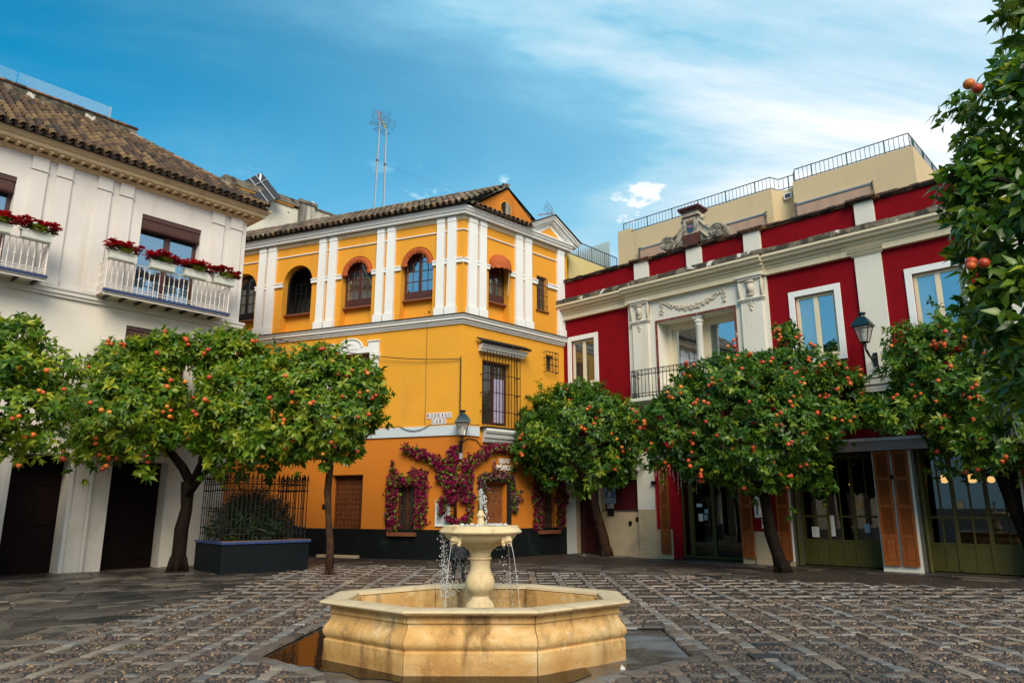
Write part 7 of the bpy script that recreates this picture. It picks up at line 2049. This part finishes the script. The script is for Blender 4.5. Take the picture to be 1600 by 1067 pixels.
mb = MB(); mb.box(-0.15, 0.15, -0.085, -0.081, -0.26, 0.12); mb.build('glazing', glassdark('menu_glass', (0.25, 0.23, 0.2), 0.15), cs)
mb = MB(); mb.tube([(-0.12 + .018 * k, -0.083, 0.23 + 0.05 * math.sin(k * 1.7)) for k in range(14)], 0.009, 5); mb.build('scrawled_lettering', M_iron, cs)
def notice(label, s, d, z, w, h, mat, lines=True, col2=None, group=None):
    st = wall_thing('notice', label, 'notice', 'R', s, d, z, group)
    mb = MB(); mb.box(-w / 2, w / 2, -0.006, 0, -h / 2, h / 2); pp = mb.build('sheet', mat, st)
    if lines:
        mb = MB(); r = random.Random(int(s * 100)); zz = h / 2 - 0.04
        while zz > -h / 2 + .03: mb.box(-w / 2 + .02, w / 2 - r.uniform(.02, .08), -0.0085, -0.0065, zz, zz + 0.007); zz -= 0.024
        mb.build('print_lines', M_greymetal, pp, kind='stuff')
    if col2:
        mb = MB(); mb.box(-w / 2 + .01, w / 2 - .01, -0.0085, -0.0065, -h * .1, h * .35); mb.build('print_block', col2, pp)
    return st
PD = -YD + 0.0
notice('tall narrow white notice on the first green folding door', 7.80, PD - .0, 0.94, 0.17, 0.48, M_paper)
notice('squat white notice low on the leftmost pane of the folding doors', 7.42, PD + .005, 0.79, 0.17, 0.24, M_paper)
notice('blue and white sticker on the right-hand panes of the folding doors', 8.62, PD + .005, 0.90, 0.12, 0.20, flat('pale_blue_print', (0.20, 0.36, 0.46), 0.5), False)
notice('pink and blue poster on the red strip under the menu case', 6.40, 0.035, 0.97, 0.18, 0.22, M_paper, False, flat('pink_print', (0.5, 0.06, 0.14), 0.5))
notice('pale blue sticker highest on the glass entrance door', 4.32, PD + .005, 1.42, 0.16, 0.09, flat('pale_sticker', (0.45, 0.58, 0.60), 0.5), False)
notice('round pale sticker right of centre on the glass entrance door', 4.53, PD + .005, 1.26, 0.11, 0.11, flat('aqua_sticker', (0.30, 0.48, 0.50), 0.5), False)
notice('white notice with print on the glass entrance door', 4.35, PD + .005, 1.10, 0.13, 0.19, M_paper)
notice('grey note beside the white notice on the glass entrance door', 4.50, PD + .005, 1.10, 0.10, 0.15, flat('grey_paper', (0.32, 0.34, 0.34), 0.6), True)
M_gold = flat('gold_vinyl', (0.62, 0.36, 0.07), 0.4)
for s, lab in ((8.50, 'gold flower emblem on the glass of the left folding doors'), (10.56, 'gold flower emblem on the glass of the right folding doors')):
    st = wall_thing('door_emblem', lab, 'emblem', 'R', s, PD + .004, 1.42)
    mb = MB()
    for k in range(8):
        a = k * math.pi / 4; c_, s_ = math.cos(a), math.sin(a)
        P = [(0.012 * c_, 0.012 * s_), (0.04 * c_ - .018 * s_, 0.04 * s_ + .018 * c_), (0.078 * c_, 0.078 * s_), (0.04 * c_ + .018 * s_, 0.04 * s_ - .018 * c_)]
        mb.prism(P, -0.004, 0.0)
    mb.tube([(0.095 * math.cos(t * .2618), -0.002, 0.095 * math.sin(t * .2618)) for t in range(25)], 0.004, 4)
    mb.build('emblem', M_gold, st)
m, t, b = mk('lamp_glow', 0.5); b.inputs['Base Color'].default_value = (0.9, 0.6, 0.25, 1); b.inputs['Emission Color'].default_value = (1.0, 0.55, 0.18, 1); b.inputs['Emission Strength'].default_value = 1.6
M_glow = m
for s, d, z, lab, rr in ((10.20, -1.0, 1.98, 'leftmost glowing pendant lamp inside the right-hand shop', .10), (10.75, -1.0, 1.98, 'second glowing pendant lamp from the left inside the right-hand shop', .11), (11.05, -1.3, 1.96, 'smallest glowing pendant lamp in the row inside the right-hand shop', .08), (11.35, -1.0, 1.94, 'rightmost glowing pendant lamp inside the right-hand shop', .10), (8.05, -1.4, 1.92, 'single glowing lamp inside the middle shop', .05)):
    st = wall_thing('pendant_lamp', lab, 'lamp', 'R', s, d, z)
    mb = MB(); mb.lathe([(0.02, rr), (rr * .7, rr * .8), (rr, 0.0), (rr * .8, -rr * .5), (rr * .4, -rr * .75)], 0, 0, 14); mb.build('shade', M_glow, st, smooth=True)
    mb = MB(); mb.tube([(0, 0, rr), (0, 0, 0.72)], 0.006, 4); mb.build('cord', M_cable, st)
st = wall_thing('plant_pot', 'large pale green pot standing inside the glass entrance door', 'pot', 'R', 4.40, -0.95, 0.015)
mb = MB(); mb.lathe([(0.13, 0), (0.15, 0.10), (0.19, 0.35), (0.205, 0.52), (0.20, 0.56), (0.175, 0.55), (0.16, 0.45)], 0, 0, 20); mb.build('pot', flat('pale_green_glaze', (0.34, 0.37, 0.20), 0.4), st, smooth=True)
st = wall_thing('ledge_plants', 'dark teal foliage in a trough on the shop ledge below the pilaster', 'plants', 'R', 9.45, 0.14, 3.66)
mb = MB(); mb.box(-0.75, 0.9, -0.10, 0.10, 0, 0.10); mb.build('trough', M_planter, st); ol = ([], [], []); rnd = random.Random(6)
for k in range(70): leaf_rosette(ol, (rnd.uniform(-.75, .9), rnd.uniform(-.12, .05), rnd.uniform(.08, .26)), 6, .10, .03, 0.0, 0.55, rnd, .2)
out_mesh('leaves', ol, leafmat('teal_leaf', [(0, (.01, .035, .035)), (1, (.04, .11, .10))]), st)
# icicle lights over the entrance
st = wall_thing('fairy_lights', 'unlit icicle light strings hanging over the shop entrance', 'string lights', 'R', 3.4, 0.22, 2.63)
mb = MB(); r = random.Random(14); mb.tube([(0, 0, 0), (1.2, 0, -.02), (2.4, 0, 0)], 0.006, 4)
for k in range(22):
    x = 0.05 + k * 0.11; l = r.uniform(.35, .95); pts = [(x + r.uniform(-.03, .03), r.uniform(-.02, .02), -l * i / 7) for i in range(8)]
    mb.tube(pts, 0.004, 3)
    for p in pts[1:]: mb.ball(p, 0.011, 5, 4)
mb.build('strings', flat('pale_string', (0.55, 0.42, 0.36), 0.5), st, kind='stuff')
# cables
def cable(label, pts, r_=0.012):
    mb = MB(); mb.tube(pts, r_, 5); o = mb.build('cable', M_cable, None, smooth='all'); tag(o, label, 'cable'); return o
Wp = lambda k, s, d, z: tuple(at_wall(k, s, d, z))
sag = lambda a, c, dz, n=14: [tuple(Vector(a).lerp(Vector(c), i / n) - Vector((0, 0, dz * 4 * (i / n) * (1 - i / n)))) for i in range(n + 1)]
cable('black cable swagged from the white house to the blank ochre corner', sag((-6.45, 18.7, 5.80), Wp('YL', -2.72, 0.16, 5.70), 0.06) + sag(Wp('YL', -2.70, 0.14, 5.69), Wp('YL', -0.02, 0.06, 5.42), 0.05), 0.013)
cable('twisted cable dropping down the ochre corner to the lantern', [tuple(Vector(Wp('YL', 0.0, 0.05 + 0.012 * (i % 2), 5.50 - 1.65 * i / 24)) + Vector((0.012 * (-1) ** i, 0, 0))) for i in range(25)], 0.016)
cable('thin cable looped along the top of the pale band', sag(Wp('YL', -2.6, 0.07, 3.60), Wp('YL', -1.9, 0.07, 3.60), 0.0) + sag(Wp('YL', -1.85, 0.08, 3.58), Wp('YL', -0.95, 0.08, 3.60), 0.13) + [Wp('YL', -0.9, .07, 3.60), Wp('YL', -0.05, 0.07, 3.61), Wp('YR', 0.1, .08, 3.60), Wp('YR', 0.62, .08, 3.61)], 0.011)
cable('black cable running from the lantern box to the corbelled sill', [Wp('YL', 0.0, 0.06, 3.05), Wp('YR', 0.25, 0.03, 3.22), Wp('YR', 0.55, 0.03, 3.20), Wp('YR', 0.72, 0.03, 3.05), Wp('YR', 1.1, 0.03, 2.98), Wp('YR', 2.0, 0.03, 2.97), Wp('YR', 4.4, 0.03, 2.98)], 0.013)
cable('looped cables below the crimson house pilaster', sag(Wp('R', 8.7, .12, 4.34), Wp('R', 10.3, .12, 4.40), 0.05) , 0.012)

# ================================================================ bougainvillea
def creeper(label, key, paths, nper, spread, seed, mat=None, stems=(), size=0.052, group=None):
    """flower masses along (s, z, thickness) paths on a wall, with real stems and green leaves"""
    rz = {'YL': yh.rotation_euler.z, 'YR': yh.rotation_euler.z + REL}[key]
    o0 = at_wall(key, 0, 0)
    t = thing('bougainvillea', label, 'climbing plant', tuple(o0), rz, group)
    g = np.random.default_rng(seed); cs = []
    for path in paths:
        P = np.array(path, float); seg = np.linalg.norm(np.diff(P[:, :2], axis=0), axis=1); cum = np.r_[0, np.cumsum(seg)]
        n = int(cum[-1] * nper)
        u = g.random(n) * cum[-1]
        s = np.interp(u, cum, P[:, 0]); z = np.interp(u, cum, P[:, 1]); th = np.interp(u, cum, P[:, 2])
        a = g.random(n) * 6.28; rr = th * np.sqrt(g.random(n)) * (0.92 + .25 * np.sin(u * 9) + .2 * np.sin(u * 23 + a * 2)) * np.where(g.random(n) < .06, 1.35, 1)
        d = spread * (0.25 + 0.75 * g.random(n)) * np.sqrt(np.clip(1 - (rr / (th * 1.2)) ** 2, 0.05, 1))
        cs.append(np.stack([s + rr * np.cos(a), -d, z + rr * np.sin(a)], 1))
    for k in range(9):                      # loose shoots that leave the mass
        p0 = cs[g.integers(len(cs))]; p0 = p0[g.integers(len(p0))]; a = g.uniform(-.4, 3.5); l = g.uniform(.22, .5); u = np.sort(g.random(16))
        cs.append(np.stack([p0[0] + np.cos(a) * l * u + g.normal(0, .018, 16), p0[1] - .05 * u, p0[2] + np.sin(a) * l * u - .14 * u * u + g.normal(0, .018, 16)], 1))
    C = np.concatenate(cs); n = len(C)
    ax = np.stack([g.normal(0, .6, n), -np.ones(n), g.normal(0.15, .6, n)], 1)
    isl = g.random(n) < 0.22
    leaves('blossoms', mat or M_purple, t, C[~isl], ax[~isl], 5, size, size * .44, seed, (0, 0, 0), droop=0.1, spread=(25, 75))
    leaves('leaves', M_leaf, t, C[isl], ax[isl], 4, size * 1.35, size * .42, seed + 1, (0, 0, 0), droop=0.2, spread=(35, 80))
    if stems:
        mb = MB()
        for st_ in stems: mb.tube([(a[0], -a[2], a[1]) for a in st_], [a[3] for a in st_], 6)
        mb.build('stem', M_bark, t, smooth='all')
    return t
creeper('magenta bougainvillea framing the ochre wall window left of the menu board', 'YL',
    [[(-2.06, 0.82, .20), (-2.07, 1.5, .20), (-2.06, 2.25, .18)], [(-1.15, 0.95, .20), (-1.12, 1.6, .21), (-1.14, 2.20, .18)], [(-2.05, 2.12, .16), (-1.6, 2.05, .13), (-1.15, 2.12, .17)], [(-2.05, 2.3, .10), (-2.02, 2.36, .06)], [(-1.30, 2.2, .12), (-1.05, 2.25, .1)]], 420, 0.20, 61)
creeper('large magenta bougainvillea spreading its arms round the ochre corner below the lantern', 'YL',
    [[(-0.22, 1.85, .20), (-0.25, 2.25, .34), (-0.22, 2.55, .30)], [(-0.45, 2.45, .18), (-0.85, 2.72, .15), (-1.25, 2.82, .13), (-1.70, 3.0, .13)], [(-0.15, 2.55, .16), (-0.12, 2.90, .16)], [(-0.20, 1.9, .22), (-0.18, 1.55, .18)], [(-0.48, 1.62, .06), (-0.42, 1.35, .07), (-0.50, 1.2, .05)], [(-0.30, 1.12, .08), (0.0, 0.98, .08)], [(-0.62, 2.15, .07), (-0.38, 2.1, .08)]],
    430, 0.26, 62, stems=[[(-0.07, 0.78, .08, .045), (-0.07, 1.3, .10, .04), (-0.09, 1.9, .10, .035), (-0.2, 2.4, .10, .02)], [(-0.1, 1.25, .10, .015), (-0.4, 1.3, .1, .01)], [(-0.1, 1.9, .1, .02), (-0.8, 2.6, .08, .012), (-1.6, 2.95, .06, .006)]])
creeper('magenta bougainvillea arm climbing right from the corner towards the sign', 'YR',
    [[(0.10, 1.8, .22), (0.16, 2.25, .30), (0.12, 2.55, .2)], [(0.20, 2.45, .18), (0.42, 2.62, .16), (0.72, 2.80, .16), (1.1, 3.0, .15), (1.5, 3.03, .14), (2.1, 3.02, .12)], [(0.05, 1.55, .14), (0.28, 1.72, .10), (0.24, 1.45, .10)], [(0.03, 1.0, .08), (0.22, 1.05, .08), (0.30, 1.22, .05)]],
    410, 0.24, 63)
creeper('faded dried flower garland round the studded doorway', 'YR',
    [[(0.72, 2.18, .11), (1.3, 2.22, .10), (1.95, 2.20, .10)], [(0.72, 2.15, .09), (0.72, 1.6, .07), (0.70, 1.05, .06)], [(1.93, 2.1, .07), (1.95, 1.9, .08), (2.05, 1.6, .15), (2.02, 1.25, .11)], [(0.78, 2.0, .10), (0.86, 1.85, .06)]], 330, 0.16, 64, mat=M_dryflower, size=0.048)
creeper('dark magenta bougainvillea framing the ochre wall window behind the leaning tree', 'YR',
    [[(3.0, 0.82, .18), (3.0, 1.5, .19), (2.98, 2.15, .19)], [(4.0, 0.85, .17), (4.02, 1.5, .18), (4.02, 2.1, .18)], [(3.0, 2.15, .17), (3.5, 2.1, .13), (4.0, 2.12, .16)]], 400, 0.20, 65)
mb = MB(XR)
mb.fb(0.78, 0.90, 0.0, 0.06, 0.02, 2.16); mb.fb(1.76, 1.90, 0.0, 0.06, 0.02, 2.16); mb.fb(0.78, 1.90, 0.0, 0.06, 2.06, 2.16); mb.build('door_casing', flat('black_casing', (0.012, 0.010, 0.009), 0.6), yh)

# ================================================================ child behind the fountain
def skin_person(label, base, rz, joints, edges, mat):
    t = thing('person', label, 'person', base, rz)
    me = bpy.data.meshes.new('body'); names = list(joints)
    me.from_pydata([joints[k][0] for k in names], [(names.index(a), names.index(b_)) for a, b_ in edges], [])
    o = bpy.data.objects.new('body', me); COL.objects.link(o); o.parent = t
    md = o.modifiers.new('skin', 'SKIN')
    for v, k in zip(me.skin_vertices[0].data, names): v.radius = (joints[k][1], joints[k][2] if len(joints[k]) > 2 else joints[k][1])
    me.skin_vertices[0].data[names.index('pelvis')].use_root = True
    sb = o.modifiers.new('sub', 'SUBSURF'); sb.levels = 1; sb.render_levels = 2
    me.materials.append(mat)
    return t, o
J = {'pelvis': ((0, 0, .50), .085, .07), 'waist': ((0, 0, .60), .085, .07), 'chest': ((0, 0, .72), .10, .075), 'neck': ((0, 0, .83), .04), 'head0': ((0, 0, .88), .065), 'head': ((0, -.01, .96), .082, .085), 'head2': ((0, 0, 1.02), .06)}
EDG = [('pelvis', 'waist'), ('waist', 'chest'), ('chest', 'neck'), ('neck', 'head0'), ('head0', 'head'), ('head', 'head2')]
for s_, n_ in ((-1, 'l'), (1, 'r')):
    J.update({'hip' + n_: ((s_ * .06, 0, .46), .06), 'knee' + n_: ((s_ * .085, -.01, .26), .048), 'ank' + n_: ((s_ * .10, 0, .06), .036), 'toe' + n_: ((s_ * .11, -.085, .03), .03),
              'sh' + n_: ((s_ * .115, 0, .77), .045), 'el' + n_: ((s_ * .165, .01, .62), .036), 'wr' + n_: ((s_ * .17, -.05, .50), .026), 'ha' + n_: ((s_ * .17, -.07, .45), .026)})
    EDG += [('pelvis', 'hip' + n_), ('hip' + n_, 'knee' + n_), ('knee' + n_, 'ank' + n_), ('ank' + n_, 'toe' + n_), ('chest', 'sh' + n_), ('sh' + n_, 'el' + n_), ('el' + n_, 'wr' + n_), ('wr' + n_, 'ha' + n_)]
M_navy = flat('dark_navy_cloth', (0.004, 0.005, 0.009), 0.85, 0, .3, 20)
per, body = skin_person('small figure in dark navy clothes standing half hidden behind the fountain bowl', (-1.02, 14.2, 0), rad(170), J, EDG, M_navy)
mb = MB(); mb.lathe([(0.16, .40), (0.165, .46), (0.150, .60), (0.135, .72), (0.11, .79), (0.06, .835)], 0, 0, 16)
for i, v in enumerate(mb.v): mb.v[i] = (v[0] * 1.05, v[1] * .78, v[2])
mb.build('coat', flat('navy_coat', (0.006, 0.010, 0.018), 0.8, 0, .4, 18), per, smooth='all')
mb = MB(); mb.ball((0, 0.005, .985), .092, 12, 8, (1, 1.02, .95)); mb.build('hair', flat('dark_hair', (0.015, 0.010, 0.008), 0.6), per, smooth='all')
mb = MB(); mb.ball((0, -.070, .955), .045, 10, 6, (1.1, .5, 1.2)); mb.ball((0, -.095, .95), .010, 6, 4)
for s_ in (-1, 1):
    mb.ball((s_ * .085, 0.0, .955), .018, 6, 4, (.5, 1, 1.3))
    for q in range(4): mb.tube([(s_ * .17 + (q - 1.5) * .009, -.075, .45), (s_ * .17 + (q - 1.5) * .010, -.085, .42), (s_ * .17 + (q - 1.5) * .010, -.08, .395 + .004 * abs(q - 1.5))], .006, 5)
    mb.tube([(s_ * .152, -.07, .46), (s_ * .142, -.085, .44), (s_ * .142, -.09, .42)], .0065, 5)
mb.build('skin', flat('skin', (0.42, 0.24, 0.17), 0.6), per, smooth='all')
for s_ in (-1, 1):
    mb = MB(); mb.ball((s_ * .11, -.04, .03), .05, 8, 5, (.75, 1.6, .6)); mb.build('shoe', M_iron, per, smooth='all')
